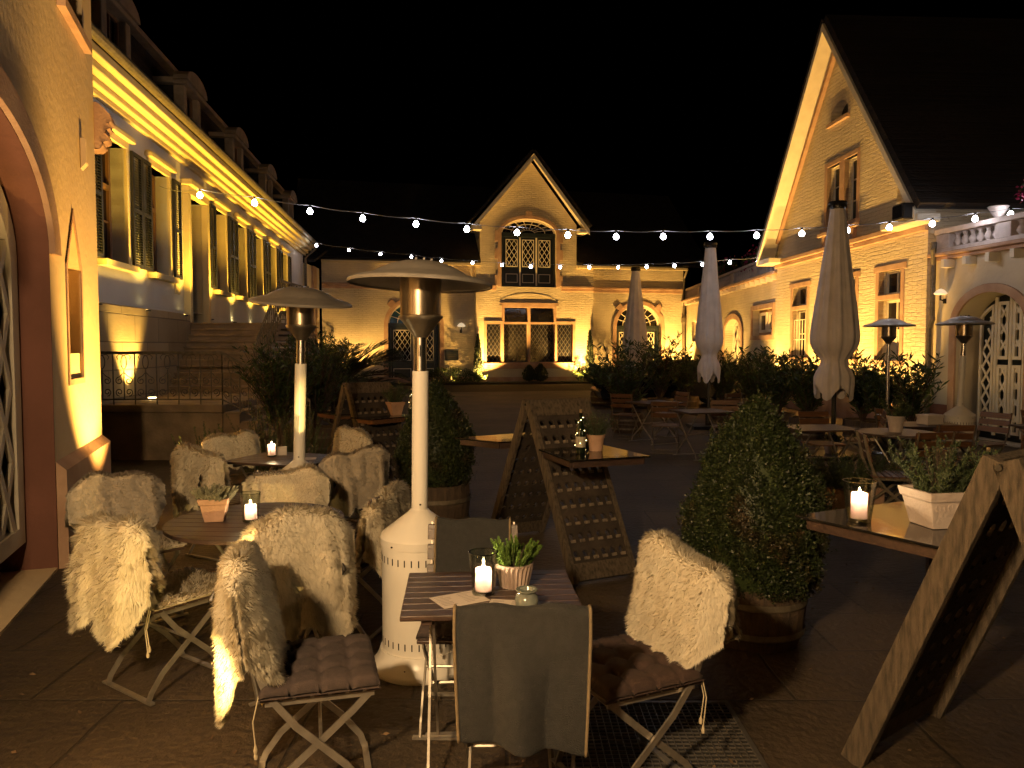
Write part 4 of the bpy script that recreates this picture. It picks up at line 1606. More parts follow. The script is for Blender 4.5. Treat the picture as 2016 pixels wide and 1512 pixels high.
# lantern behind the camera lighting the seats
s_ = 1.0
lp = FT.w(1.05, -.28, 2.75)
T = thing('wall_lantern', 'lit wall lantern on the tower wall behind the seats', 'lantern', lp, FT.ang)
k = MB()
k.lathe([(.03, .26), (.13, .20), (.14, .18)], 6)
k.lathe([(.10, -.16), (.07, -.2), (0, -.22)], 6)
for i in range(6):
    th = math.pi / 3 * i
    k.tube([(.09 * math.cos(th), .09 * math.sin(th), -.16), (.125 * math.cos(th), .125 * math.sin(th), .18)], .006, 5)
k.tube([(0, 0, .26), (0, .1, .34), (0, .27, .3)], .012, 6)
k.build('cage', 'blackm', T)
LANTERN = lamp('lamp', 'POINT', (0, 0, 0.0), 620, LAMP, T, radius=.10)

# ---------------------------------------------------------------- folding chairs
def face(phi):
    return math.radians(phi - 90)
def make_chair(label, loc, phi, group, wood='slat', metal='legm'):
    T = thing('folding_chair', label, 'chair', (loc[0], loc[1], 0), face(phi), group)
    for x in (-.205, .205):
        MB().path([(x, -.30, .87), (x, -.245, .62), (x, -.19, .47), (x, -.09, .34), (x, .09, .17), (x, .17, .07), (x, .19, .012)], .009, .026).build('leg', metal, T)
        x2 = x * .93
        MB().path([(x2, .18, .43), (x2, .12, .37), (x2, -.03, .24), (x2, -.16, .13), (x2, -.22, .05), (x2, -.235, .012)], .009, .026).build('leg', metal, T)
    k = MB()
    k.path([(-.24, .19, .012), (.24, .19, .012)], .026, .010, up=(0, 1, 0))
    k.path([(-.23, -.235, .012), (.23, -.235, .012)], .026, .010, up=(0, 1, 0))
    k.build('foot_bar', metal, T)
    k = MB()
    k.tube([(-.2, 0.0, .255), (.2, 0.0, .255)], .007, 6)
    k.tube([(-.2, -.195, .475), (.2, -.195, .475)], .007, 6)
    k.path([(-.19, -.2, .432), (-.19, .2, .432)], .008, .025)
    k.path([(.19, -.2, .432), (.19, .2, .432)], .008, .025)
    k.build('stretcher', metal, T)
    k = MB()
    for i in range(7):
        y = -.19 + i * .064
        k.box(-.215, .215, y - .026, y + .026, .446, .462)
    k.build('seat', wood, T, bevel=.003)
    k = MB()
    for z in (.60, .695, .79):
        yb_ = -.245 - (z - .62) * .22
        yt_ = yb_ - .072 * .22
        k.add([(-.225, yb_ + .012, z), (.225, yb_ + .012, z), (.225, yb_ + .026, z), (-.225, yb_ + .026, z),
               (-.225, yt_ + .012, z + .072), (.225, yt_ + .012, z + .072), (.225, yt_ + .026, z + .072), (-.225, yt_ + .026, z + .072)],
              [(0, 3, 2, 1), (4, 5, 6, 7), (0, 1, 5, 4), (1, 2, 6, 5), (2, 3, 7, 6), (3, 0, 4, 7)])
    k.build('backrest', wood, T, bevel=.003)
    return T

# ---------------------------------------------------------------- cloth and sheepskins draped over a backrest
def drape_fn(top, w, Lf, Lb, lean=.22, yoff=-.295, gap=.022, square=False, wrap=.9, lobes=.10, skew=0.0, seed=0, waves=.012, side=0.0, splay=0.0, ripple=9):
    rg = np.random.default_rng(seed)
    ph = rg.random(8) * 6.28
    r = gap
    rear = [(yoff, top + r)]
    for k in range(1, 7):
        th = math.pi / 2 * k / 6
        rear.append((yoff - r * math.sin(th) * 1.2, top + r * math.cos(th)))
    rear.append((yoff - r * 1.2 - .03 - splay, top - .30))
    rear.append((yoff - r * 1.2 - .03 - splay * 1.4, top - 1.2))
    front = [(yoff, top + r)]
    for k in range(1, 7):
        th = math.pi / 2 * k / 6
        front.append((yoff + r * math.sin(th) * 1.2 + .01, top + r * math.cos(th)))
    zs = .50
    yb = yoff + (top - zs) * lean + .045
    front.append((yb, zs))
    front.append((yb + .03, zs - .018))
    front.append((yb + .5, zs - .02))
    def poly(pts):
        P = np.array(pts)
        s = np.concatenate([[0], np.cumsum(np.linalg.norm(np.diff(P, axis=0), axis=1))])
        return P, s
    RP, rs = poly(rear)
    FP, fs = poly(front)
    def ends(a):
        t = a / (w / 2)
        sq = .0 if square else .30
        lb = Lb * (1 - sq * np.abs(t) ** 4) + lobes * (np.exp(-((t - .62) / .22) ** 2) + .8 * np.exp(-((t + .66) / .2) ** 2)) - lobes * .4 * np.exp(-(t / .25) ** 2) + skew * a
        lf = Lf * (1 - sq * np.abs(t) ** 4) - skew * a + lobes * .5 * (np.exp(-((t - .6) / .25) ** 2) + np.exp(-((t + .6) / .25) ** 2))
        if square:
            return lf, lb + .004 * np.sin(a * 20 + ph[0])
        lb = lb + .02 * np.sin(a * 40 + ph[0]) + .012 * np.sin(a * 83 + ph[1])
        lf = lf + .02 * np.sin(a * 37 + ph[2])
        return lf, lb
    def P(a, u):
        """a across, u in 0..1 from the front end to the rear end"""
        lf, lb = ends(a)
        b = -lf + u * (lf + lb)
        yr = np.interp(np.maximum(b, 0), rs, RP[:, 0])
        zr = np.interp(np.maximum(b, 0), rs, RP[:, 1])
        yf = np.interp(np.maximum(-b, 0), fs, FP[:, 0])
        zf = np.interp(np.maximum(-b, 0), fs, FP[:, 1])
        y = np.where(b >= 0, yr, yf)
        z = np.where(b >= 0, zr, zf)
        amp = np.clip(np.abs(b) / .25, 0, 1)
        wv = waves * amp * (np.sin(a * ripple * 2.2 + ph[3] + b * 3) + .6 * np.sin(a * ripple * 4.1 + ph[4] - b * 5))
        y = y - np.where(b >= 0, np.abs(wv) + wv * .5, -np.abs(wv) * .4)
        over = np.maximum(0, np.abs(a) - .21)
        z = z - over * side * np.exp(-np.abs(b) * 3) * 1.2 + .006 * np.sin(a * 30 + ph[5])
        # the sides curl round the posts
        tn_ = np.abs(a) / (w / 2) * (0 if square else 1)
        z = z - (0 if square else 1) * np.exp(-np.abs(b) * 5) * (.085 * tn_ ** 5 + .012 * np.sin(a * 17 + ph[7]) + (.03 * np.sin(a * 6 + ph[6]) if w > .46 else 0))
        if w > .46:
            tt = np.clip((np.abs(a) - .20) / (w / 2 - .20), 0, 1) ** 1.4 * wrap
            ym = yoff + np.clip(top - z, 0, .5) * lean * .5
            y = y * (1 - tt) + ym * tt
        x = a * (1 - .10 * np.clip((b - .1) / max(Lb, .1), 0, 1) * np.sin(ph[6]))
        return np.stack([x, y, z], axis=-1)
    return P
def drape_mesh(P, w, nu=40, na=26, th=.006):
    A, U = np.meshgrid(np.linspace(-w / 2, w / 2, na), np.linspace(0, 1, nu), indexing='ij')
    p = P(A, U)
    e = 1e-3
    da = P(A + e, U) - P(A - e, U)
    du = P(A, np.minimum(U + e, 1)) - P(A, np.maximum(U - e, 0))
    n = -np.cross(da, du)
    n /= np.linalg.norm(n, axis=-1)[..., None] + 1e-9
    V = np.concatenate([p.reshape(-1, 3), (p - n * th).reshape(-1, 3)])
    idx = np.arange(na * nu).reshape(na, nu)
    q = np.stack([idx[:-1, :-1], idx[:-1, 1:], idx[1:, 1:], idx[1:, :-1]], axis=-1).reshape(-1, 4)
    N = na * nu
    Q = [q[:, ::-1], q + N]
    for edge in (idx[0, :], idx[-1, ::-1], idx[::-1, 0], idx[:, -1]):
        Q.append(np.stack([edge[:-1], edge[1:], edge[1:] + N, edge[:-1] + N], axis=-1))
    return V, np.concatenate(Q)
FUR_N = [None]
def fur_on(P, w, n, flen, seed, width=.0022, clumps=420, curl=.16, down=.6, edge=.10, pull=.16):
    rg = np.random.default_rng(seed)
    a = (rg.random(n) - .5) * w
    u = rg.random(n)
    # extra strands on the borders
    k = int(n * edge)
    a[:k] = np.where(rg.random(k) < .5, -.5, .5) * w
    u[k:2 * k] = np.where(rg.random(k) < .5, 0.0, 1.0)
    def pn(a, u):
        e = 2e-3
        p = P(a, u)
        da = P(a + e, u) - P(a - e, u)
        du = P(a, np.minimum(u + e, 1)) - P(a, np.maximum(u - e, 0))
        nn = -np.cross(da, du)
        nn /= np.linalg.norm(nn, axis=-1)[..., None] + 1e-9
        return p, nn
    p, nn = pn(a, u)
    # borders flare outwards
    tn = np.zeros_like(nn)
    fl = np.abs(a) / (w / 2)
    tn[:, 0] = np.sign(a) * np.clip((fl - .8) / .2, 0, 1)
    ca = (rg.random(clumps) - .5) * w
    cu = rg.random(clumps)
    cp, cn = pn(ca, cu)
    cd = rg.normal(size=(clumps, 3))
    best = np.zeros(n, dtype=int)
    for i in range(0, n, 4000):
        d = np.linalg.norm(p[i:i + 4000, None, :] - cp[None], axis=2)
        best[i:i + 4000] = np.argmin(d, axis=1)
    g = np.zeros_like(p)
    g[:, 2] = -1
    g -= nn * (g * nn).sum(1)[:, None]
    cdir = cd[best]
    rnd = rg.normal(size=(n, 3))
    # gravity combs the wool down; at the hem it hangs past the skin
    d0 = nn * .9 + tn * .8 + cdir * curl * .5 + rnd * .12 + g * .2
    d1 = nn * .35 + tn * .5 + g * down + cdir * curl + rnd * .16
    d0 /= np.linalg.norm(d0, axis=1)[:, None]
    d1 /= np.linalg.norm(d1, axis=1)[:, None]
    L = (flen * (.65 + .5 * rg.random(n)))[:, None]
    L = L * (.8 + .3 * rg.random(clumps))[best][:, None]
    mid = p + d0 * L * .5
    tip = mid + d1 * L * .6
    tip = tip + (cp[best] + cn[best] * L * .8 + cd[best] * .004 - tip) * pull
    side = np.cross(tip - p, nn + rg.normal(size=(n, 3)) * .45)
    side /= np.linalg.norm(side, axis=1)[:, None] + 1e-9
    nrm = nn * .9 + (d0 * .25) + cdir * .14 + rnd * .09
    nrm /= np.linalg.norm(nrm, axis=1)[:, None]
    FUR_N[0] = np.repeat(nrm, 5, axis=0)
    W = width * (.7 + .6 * rg.random(n))[:, None]
    V = np.stack([p - nn * .003 - side * W, p - nn * .003 + side * W, mid + side * W * .85, mid - side * W * .85, tip], axis=1).reshape(-1, 3)
    i0 = np.arange(n) * 5
    Q = np.stack([i0, i0 + 1, i0 + 2, i0 + 3], axis=1)
    T = np.stack([i0 + 3, i0 + 2, i0 + 4], axis=1)
    gn = np.cross(side, tip - p)
    flip = (gn * nn).sum(1) < 0
    Q[flip] = Q[flip][:, ::-1]
    T[flip] = T[flip][:, ::-1]
    return V, Q, T
def sheepskin(label, chair, w=.54, Lf=.3, Lb=.5, n=26000, flen=.055, seed=1, mat='fur', top=.87, cord=True, slit=None, curl=.13, pull=.10, **kw):
    flen *= .74
    n = int(n * 1.35)
    P = drape_fn(top, w, Lf, Lb, seed=seed, **kw)
    V, Q = drape_mesh(P, w)
    T = thing('sheepskin', label, 'sheepskin', chair.location, chair.rotation_euler[2], 'sheepskins over the chair backs')
    np_obj('hide', V, Q, np.zeros((0, 3)), 'skin', T, smooth=True)
    wd = .0017 if n > 21000 else .0032
    V, Q, Tt = fur_on(P, w, n, flen, seed, width=wd, clumps=int(330 + n * .006), curl=curl, pull=pull)
    np_obj('wool', V, Q, Tt, mat, T, normals=FUR_N[0])
    if slit:
        # a dark gap where the backrest shows between the folds
        k = MB()
        for (a, u) in slit:
            q = P(np.array([a]), np.array([u]))[0]
            sg = -1 if u > .5 else 1
            k.tube([q + np.array([0, sg * .052, -.03]), q + np.array([.004, sg * .062, 0]), q + np.array([0, sg * .052, .03])], [.003, .012, .003], 8)
        k.build('backrest_gap', 'blackm', T)
    return T
def cushion(name, label, cat, chair, mat, w=.44, d=.42, h=.045, tuft=True, z=.464, yo=.0, fur=0, cords=True, seed=0):
    T = thing(name, label, cat, chair.location, chair.rotation_euler[2], 'cushions on the chair seats')
    n = 41
    X, Y = np.meshgrid(np.linspace(-1, 1, n), np.linspace(-1, 1, n), indexing='ij')
    edge = (1 - np.abs(X) ** 6) * (1 - np.abs(Y) ** 6)
    H = h * (.35 + .65 * np.clip(edge, 0, 1) ** .45)
    if tuft:
        for i in (-.5, 0, .5):
            for j in (-.5, 0, .5):
                H -= h * .55 * np.exp(-(((X - i) ** 2 + (Y - j) ** 2) / .012))
        H -= h * .16 * np.exp(-((np.abs((X * 2) % 1 - .0)) / .12) ** 2) + h * .16 * np.exp(-((np.abs((Y * 2) % 1)) / .12) ** 2)
    else:
        H += .008 * np.sin(X * 5 + seed) * np.sin(Y * 4 + seed)
    top = np.stack([X * w / 2, Y * d / 2 + yo, z + H], -1).reshape(-1, 3)
    bot = np.stack([X * w / 2, Y * d / 2 + yo, np.full_like(X, z)], -1).reshape(-1, 3)
    idx = np.arange(n * n).reshape(n, n)
    q = np.stack([idx[:-1, :-1], idx[1:, :-1], idx[1:, 1:], idx[:-1, 1:]], -1).reshape(-1, 4)
    Q = [q, q[:, ::-1] + n * n]
    for e in (idx[0, :], idx[-1, ::-1], idx[::-1, 0], idx[:, -1]):
        Q.append(np.stack([e[:-1], e[1:], e[1:] + n * n, e[:-1] + n * n], -1)[:, ::-1])
    np_obj('pad', np.concatenate([top, bot]), np.concatenate(Q), np.zeros((0, 3)), mat, T, smooth=True)
    if fur:
        def P(a, u):
            xx = a
            yy = (u - .5) * d + yo
            ez = (1 - np.abs(xx / (w / 2)) ** 6) * (1 - np.abs(u * 2 - 1) ** 6)
            return np.stack([xx, yy, z + h * (.35 + .65 * np.clip(ez, 0, 1) ** .45)], -1)
        def Pf(a, u):
            return P(a, 1 - u)
        V, Qf, Tf = fur_on(Pf, w, fur, .028, seed + 3, width=.0026, down=.15)
        np_obj('wool', V, Qf, Tf, 'fur', T, normals=FUR_N[0])
    if cords:
        k = MB()
        for x in (-w / 2 + .02, w / 2 - .02):
            for dx, l in ((0, .20), (.015, .17)):
                k.tube([(x + dx, -d / 2, z + .01), (x + dx - .004, -d / 2 - .02, z - .08), (x + dx + .003, -d / 2 - .012, z - l)], .0028, 5)
                k.lathe([(.003, .02), (.008, 0), (.006, -.012), (0, -.014)], 6, (x + dx + .003, -d / 2 - .012, z - l - .01))
        k.build('tie_cord', 'cord', T)
    return T

gr1, gr2, gr3 = 'chairs round the round table', 'chairs at the square table behind', 'chairs at the front table'
chD = make_chair('folding chair left of the front table with mauve cushion, brightly lit sheepskin on its back', (-.77, 2.99), 15, gr3)
chE = make_chair('folding chair right of the front table with maroon cushion and a sheepskin over its back', (.45, 3.00), 205, gr3)
chB = make_chair('folding chair in front of the front table, seen from behind under a grey blanket', (.035, 2.79), 90, gr3)
chC = make_chair('folding chair behind the front table next to the heater body', (-.20, 3.50), -91, gr3)
chF1 = make_chair('folding chair at the left front of the round table, legs in plain view', (-1.80, 3.95), 55, gr1)
chF2 = make_chair('folding chair left of the round table near the tower plinth', (-2.42, 4.85), -42, gr1)
chF3 = make_chair('folding chair behind the round table facing the viewer', (-1.60, 5.12), -88, gr1)
chF4 = make_chair('folding chair at the right front of the round table under the biggest sheepskin', (-1.24, 3.95), 128, gr1)
chF5 = make_chair('folding chair right of the round table against the heater pole', (-1.04, 4.66), 166, gr1)
chG1 = make_chair('folding chair at the left front of the square table behind the terracotta pot', (-2.42, 6.42), 62, gr2)
chG2 = make_chair('folding chair at the far left of the square table', (-2.62, 7.42), -45, gr2)
chG3 = make_chair('folding chair at the far right of the square table', (-1.78, 7.42), -128, gr2)
chG4 = make_chair('folding chair at the right front of the square table beside the far heater pole', (-1.48, 6.52), 128, gr2)
FD = 1.0
sheepskin('cream sheepskin blazing in a spot of light over the chair with the mauve cushion', chD, w=.58, Lf=.46, Lb=.50, n=60000, flen=.055, seed=3, top=.93, lobes=.10, skew=.0, splay=-.02, wrap=1.0, side=.2, slit=[(.10, .66)])
sheepskin('cream sheepskin with ochre stains over the chair right of the front table', chE, w=.54, Lf=.44, Lb=.34, n=46000, flen=.045, seed=8, top=.875, gap=.035, lobes=.04, skew=.05, side=.3)
sheepskin('long haired golden sheepskin over the chair left front of the round table', chF1, w=.58, Lf=.34, Lb=.50, n=50000, flen=.08, curl=.20, pull=.15, seed=5, top=.87, lobes=.10, side=.2, splay=.02)
sheepskin('greyish short sheepskin over the chair beside the tower plinth', chF2, w=.58, Lf=.34, Lb=.34, n=20000, flen=.035, seed=6, mat='furw', top=.86, lobes=.05)
sheepskin('pale sheepskin over the chair behind the candle on the round table', chF3, w=.56, Lf=.34, Lb=.30, n=20000, flen=.045, seed=11, top=.85, lobes=.04)
sheepskin('big shaggy white sheepskin over the chair right front of the round table', chF4, w=.54, Lf=.36, Lb=.56, n=52000, flen=.058, curl=.15, seed=14, top=.88, lobes=.09, splay=.04, side=.2, slit=[(.17, .66)])
sheepskin('narrow looking sheepskin seen edge on between round table and white heater', chF5, w=.56, Lf=.44, Lb=.46, n=28000, flen=.055, seed=17, top=.85, lobes=.07)
sheepskin('sheepskin with dark slit over the chair left front of the square table', chG1, w=.56, Lf=.34, Lb=.50, n=15000, flen=.055, seed=20, top=.90, lobes=.10, slit=[(.18, .62), (.18, .68), (.185, .74)])
sheepskin('sheepskin over the farthest left chair of the square table', chG2, w=.54, Lf=.36, Lb=.34, n=11000, flen=.05, seed=23, top=.87, lobes=.06)
sheepskin('yellow lit sheepskin over the farthest right chair of the square table', chG3, w=.50, Lf=.44, Lb=.34, n=11000, flen=.045, seed=26, top=.88, lobes=.06)
sheepskin('smooth grey white sheepskin over the chair right front of the square table', chG4, w=.60, Lf=.34, Lb=.52, n=16000, flen=.035, seed=29, mat='furw', top=.88, lobes=.09, slit=[(-.24, .70)])
cushion('seat_cushion', 'tufted mauve cushion with pale cords on the chair left of the front table', 'cushion', chD, 'cushion', w=.47, d=.44, h=.062)
cushion('seat_cushion', 'maroon tufted cushion on the chair right of the front table', 'cushion', chE, 'cushionr', w=.46, d=.44, h=.055, seed=1)
cushion('seat_cushion', 'cream fleece pad on the chair left front of the round table', 'cushion', chF1, 'skin', tuft=False, fur=9000, w=.45, d=.46, h=.03, yo=.02, seed=2)
cushion('seat_cushion', 'cream fleece pad on the chair beside the tower plinth', 'cushion', chF2, 'skin', tuft=False, fur=5000, h=.03, seed=3, cords=False)
cushion('seat_cushion', 'cream fleece pad on the chair behind the round table', 'cushion', chF3, 'skin', tuft=False, fur=5000, h=.03, seed=4, cords=False)
cushion('seat_cushion', 'dark cushion on the chair behind the front table, half hidden by the table', 'cushion', chC, 'cushion', h=.05, seed=5)

def blanket(label, chair, w, Lf, Lb, seed, top=.875, **kw):
    P = drape_fn(top, w, Lf, Lb, seed=seed, lobes=0.0, **kw)
    T = thing('blanket', label, 'blanket', chair.location, chair.rotation_euler[2], 'grey blankets over the chair backs')
    V, Q = drape_mesh(P, w, nu=70, na=60, th=.012)
    np_obj('cloth', V, Q, np.zeros((0, 3)), 'blanket', T, smooth=True)
    us = np.linspace(0, 1, 50)
    for a in (-w / 2, w / 2):
        pts = P(np.full(50, a), us)
        MB().tube([Vector(p) for p in pts], .006, 6).build('hem', 'hem', T, smooth=True)
    return T
blanket('charcoal grey wool blanket hanging long over the nearest chair back', chB, .45, .18, .47, 2, waves=.020, ripple=6, gap=.016, side=.0, skew=.10, square=True)
blanket('dark grey blanket over the chair behind the front table', chC, .37, .40, .16, 5, waves=.006, ripple=5, gap=.014, square=True)

# ---------------------------------------------------------------- tables
def slat_table(label, loc, rz, L, W, n, group, h=.745, thick=.022):
    T = thing('folding_table', label, 'table', (loc[0], loc[1], 0), rz, group)
    k = MB()
    sw = W / n
    for i in range(n):
        y = -W / 2 + sw * (i + .5)
        k.box(-L / 2, L / 2, y - sw / 2 + .0025, y + sw / 2 - .0025, h - thick, h)
    k.build('tabletop', 'slat', T, bevel=.004)
    k = MB()
    for x in (-L * .36, L * .36):
        k.box(x - .02, x + .02, -W / 2 + .03, W / 2 - .03, h - thick - .026, h - thick - .001)
    k.build('batten', 'slat', T)
    for x in (-L * .34, L * .34):
        for sg in (-1, 1):
            k = MB()
            dx = .012 * sg
            k.path([(x + dx, -sg * (W / 2 - .07), h - .05), (x + dx, -sg * .04, h * .55), (x + dx, sg * .03, h * .42), (x + dx, sg * (W / 2 - .06), .10), (x + dx, sg * (W / 2 - .03), .013)], .010, .022)
            k.build('leg', 'legm', T)
    k = MB()
    for y in (-W / 2 + .03, W / 2 - .03):
        k.path([(-L * .40, y, .013), (L * .40, y, .013)], .03, .012, up=(0, 1, 0))
    k.tube([(-L * .34, 0, h * .49), (L * .34, 0, h * .49)], .008, 6)
    k.build('crossbar', 'legm', T)
    return T
gt = 'folding tables in the courtyard'
tF = slat_table('rectangular dark slatted folding table nearest the viewer', (-.09, 3.10), math.radians(4), .70, .56, 8, gt)
tG = slat_table('small square dark table with sheepskin chairs behind the far white heater pole', (-2.04, 6.85), math.radians(-18), .86, .70, 8, gt)
def round_table(label, loc, r, mat='slat', n=10, h=.745, rz=0):
    T = thing('round_table', label, 'table', (loc[0], loc[1], 0), rz, gt)
    k = MB()
    sw = 2 * r / n
    for i in range(n):
        y0, y1 = -r + sw * i + .0025, -r + sw * (i + 1) - .0025
        m = 7
        pl, pr = [], []
        for j in range(m):
            y = y0 + (y1 - y0) * j / (m - 1)
            x = math.sqrt(max(r * r - y * y, 0))
            pr.append((x, y))
            pl.append((-x, y))
        ring = pr + pl[::-1]
        c = len(ring)
        k.add([(x, y, h - .022) for x, y in ring] + [(x, y, h) for x, y in ring],
              [tuple(range(c))[::-1], tuple(range(c, 2 * c))] + [(i2, (i2 + 1) % c, c + (i2 + 1) % c, c + i2) for i2 in range(c)])
    k.build('tabletop', mat, T, bevel=.003)
    for a in range(4):
        th = math.pi / 4 + a * math.pi / 2
        c, s = math.cos(th), math.sin(th)
        MB().tube([(c * .28, s * .28, h - .03), (c * .06, s * .06, h * .5), (-c * .05, -s * .05, h * .36), (-c * .27, -s * .27, .012)], .011, 7).build('leg', 'legm', T)
    k = MB()
    k.lathe([(.075, h * .40), (.085, h * .41), (.075, h * .42)], 16, cap=False)
    k.box(-.3, .3, -.02, .02, h - .045, h - .023)
    k.build('ring', 'legm', T)
    return T
tR = round_table('round dark slatted table ringed by sheepskin chairs', (-1.49, 4.40), .50, rz=math.radians(-4))

# ---------------------------------------------------------------- table ware
def candle_glass(label, loc, r0, r1, h, cl, rc=.034, hc=.085, power=.5, tilt=0):
    power *= 1.2
    T = thing('candle_glass', 'clear glass holding ' + label, 'candle glass', loc)
    th = .004
    MB().lathe([(0, .001), (r0, .001), (r1, h), (r1 - th, h), (r0 - th, .014), (0, .014)], 40, cap=False).build('glass', 'glass', T, smooth=True, auto=35)
    MB().lathe([(r1 - th - .0006, h - .001), (r1 - th - .0006, h + .0022), (r1 + .0006, h + .0022), (r1 + .0006, h - .001)], 40, cap=False).build('rim', 'glassedge', T, smooth=True, auto=35)
    MB().lathe([(0, .0015), (r0 + .001, .0015), (r0 + .002, .012), (r0 - .003, .0155), (0, .0155)], 40, cap=False).build('foot', 'glassedge', T, smooth=True, auto=35)
    C = thing('candle', cl, 'candle', (loc[0], loc[1], loc[2] + .016))
    MB().lathe([(0, 0), (rc, 0), (rc, hc * .93), (rc * .93, hc), (rc * .80, hc * .985), (rc * .5, hc * .94), (0, hc * .93)], 32).build('wax', 'wax', C, smooth=True, auto=50)
    MB().tube([(0, 0, hc * .93), (.001, 0, hc * .93 + .010)], .0012, 6).build('wick', 'blackm', C)
    MB().lathe([(0, hc * .95), (.005, hc * .95 + .006), (.0062, hc * .95 + .012), (.004, hc * .95 + .022), (0, hc * .95 + .032)], 12).build('flame', 'flame', C, smooth=True)
    lamp('candlelight', 'POINT', (0, 0, hc * .95 + .016), power * 2.6, (1, .66, .36), C, radius=.003)
    lamp('added_wax_glow', 'POINT', (0, 0, hc * .80), power * .7, (1, .55, .36), C, radius=.004)  # added light inside the wax, stands in for scattered flame light
    return T
def pot_round(T, r0, r1, h, mat, flutes=0, rim=0.0, z=0):
    prof = [(0, z), (r0, z), (r0 + (r1 - r0) * .75, z + h * .78), (r0 + (r1 - r0) * .78 + rim, z + h * .79), (r1 + rim, z + h), (r1 + rim - .010, z + h), (r1 - .014, z + h * .86), (0, z + h * .86)]
    n = 48 if flutes else 28
    m = MB().lathe(prof, n, cap=False)
    if flutes:
        V = []
        for x, y, zz in m.V:
            th = math.atan2(y, x)
            rr_ = math.hypot(x, y)
            f = 1 + (.045 * (1 if int(round(th / (2 * math.pi) * n)) % 2 else -1) if rr_ > r0 * .9 and zz < z + h * .8 else 0)
            V.append((x * f, y * f, zz))
        m.V = V
    return m.build('pot', mat, T, smooth=not flutes, auto=35)
def sprigs(n, r, h, seed, lean=.5, needles=70, nl=.012, z0=0, up=True, asp=3.2, zbase=.15, sx=1, sy=1):
    rg = np.random.default_rng(seed)
    C, Dd = [], []
    for i in range(n):
        th = rg.random() * 6.283
        rr_ = math.sqrt(rg.random()) * r
        bx, by = rr_ * math.cos(th) * sx, rr_ * math.sin(th) * sy
        hh = h * (.65 + .5 * rg.random()) * (1 - .25 * rr_ / max(r, 1e-3))
        lx_, ly_ = (bx / max(r, 1e-3)) * lean * h + rg.normal() * .03 * h / .15 * .5, (by / max(r, 1e-3)) * lean * h + rg.normal() * .03 * h / .15 * .5
        t = rg.random(needles) * (1 - zbase) + zbase
        c = np.stack([bx + lx_ * t ** 1.3, by + ly_ * t ** 1.3, z0 + hh * t], 1)
        wd = .0 * t
        d = rg.normal(size=(needles, 3))
        d[:, 2] = np.abs(d[:, 2]) * .6 + .9
        d[:, :2] *= 1.0
        d /= np.linalg.norm(d, axis=1)[:, None]
        C.append(c)
        Dd.append(d * (1.15 - .6 * t)[:, None])
    C, Dd = np.concatenate(C), np.concatenate(Dd)
    rg2 = np.random.default_rng(seed + 5)
    m = len(C)
    a = np.cross(Dd, rg2.normal(size=(m, 3)))
    a /= np.linalg.norm(a, axis=1)[:, None] + 1e-9
    s = nl * (.7 + .6 * rg2.random(m))[:, None]
    V = np.stack([C, C + Dd * s * .5 + a * s / asp * .5, C + Dd * s, C + Dd * s * .5 - a * s / asp * .5], axis=1).reshape(-1, 3)
    return V, np.arange(m * 4).reshape(-1, 4)
def stems(T, n, r, h, seed, mat='bark', z0=0, lean=.4, rad=.002):
    rg = random.Random(seed)
    k = MB()
    for i in range(n):
        th = rg.random() * 6.283
        q = math.sqrt(rg.random()) * r
        x, y = q * math.cos(th), q * math.sin(th)
        k.tube([(x * .5, y * .5, z0), (x, y, z0 + h * .4), (x * (1 + lean), y * (1 + lean), z0 + h * .8)], [rad, rad * .8, rad * .4], 5, cap=False)
    k.build('stems', mat, T)
def on(u, v, z):
    p = gp(u, v, z)
    return (p.x, p.y, z)
TT = .746
c = on(952, 1168, TT)
candle_glass('the lit candle at the middle of the front table', c, .046, .060, .17, 'lit pinkish pillar candle in the glass on the front table', hc=.088, power=.7)
c = on(494, 1026, TT)
candle_glass('the lit candle on the round table beside the terracotta pot', c, .045, .058, .165, 'short lit pillar candle in the glass on the round table', hc=.078, power=.7)
c = on(535, 899, TT)
candle_glass('the lit candle on the square table behind', c, .044, .062, .16, 'lit pillar candle in the glass on the far square table', hc=.10, power=.7)
p = on(1013, 1153, TT)
T = thing('potted_plant', 'fluted pale clay pot of bright green heather on the front table', 'potted plant', p)
pot_round(T, .058, .080, .10, 'flute', flutes=1)
leaf_obj('heather', [sprigs(64, .064, .115, 4, lean=.42, needles=420, nl=.012, z0=.085, asp=2.6)], 'heather', T)
stems(T, 24, .05, .11, 4, z0=.08)
p = on(1037, 1199, TT)
T = thing('sugar_jar', 'squat grey blue glazed jar at the front edge of the front table', 'jar', p)
MB().lathe([(0, 0), (.030, 0), (.044, .018), (.047, .036), (.041, .054), (.031, .064), (.034, .070), (.042, .074), (.041, .079), (.030, .078), (.025, .066), (0, .064)], 32).build('body', 'glaze', T, smooth=True, auto=60)
for (u, v, rz, w_, h_, lab, sd) in ((905, 1180, .52, .20, .145, 'printed menu sheet lying left of the candle on the front table', 1), (1000, 1190, -.15, .15, .10, 'small folded menu card between the candle and the glazed jar', 2),
                       (556, 1012, -.55, .16, .12, 'paper sheet under the candle glass on the round table', 3), (600, 903, .2, .20, .14, 'paper sheets on the far square table', 4)):
    p = on(u, v, TT)
    T = thing('menu_sheet', lab, 'menu', (p[0], p[1], TT + .0005), rz)
    MB().box(-w_ / 2, w_ / 2, -h_ / 2, h_ / 2, 0, .0012).build('paper', 'paper', T)
    k = MB()
    rg = random.Random(sd)
    for col_ in (0, 1):
        for i in range(7):
            y = h_ / 2 - .018 - i * (h_ - .03) / 7
            x0 = -w_ / 2 + .012 + col_ * w_ / 2
            k.box(x0, x0 + (w_ / 2 - .03) * (.5 + .5 * rg.random()), y - .0012, y + .0012, .0013, .0016)
    k.build('print', 'ink', T)
p = on(424, 1024, TT)
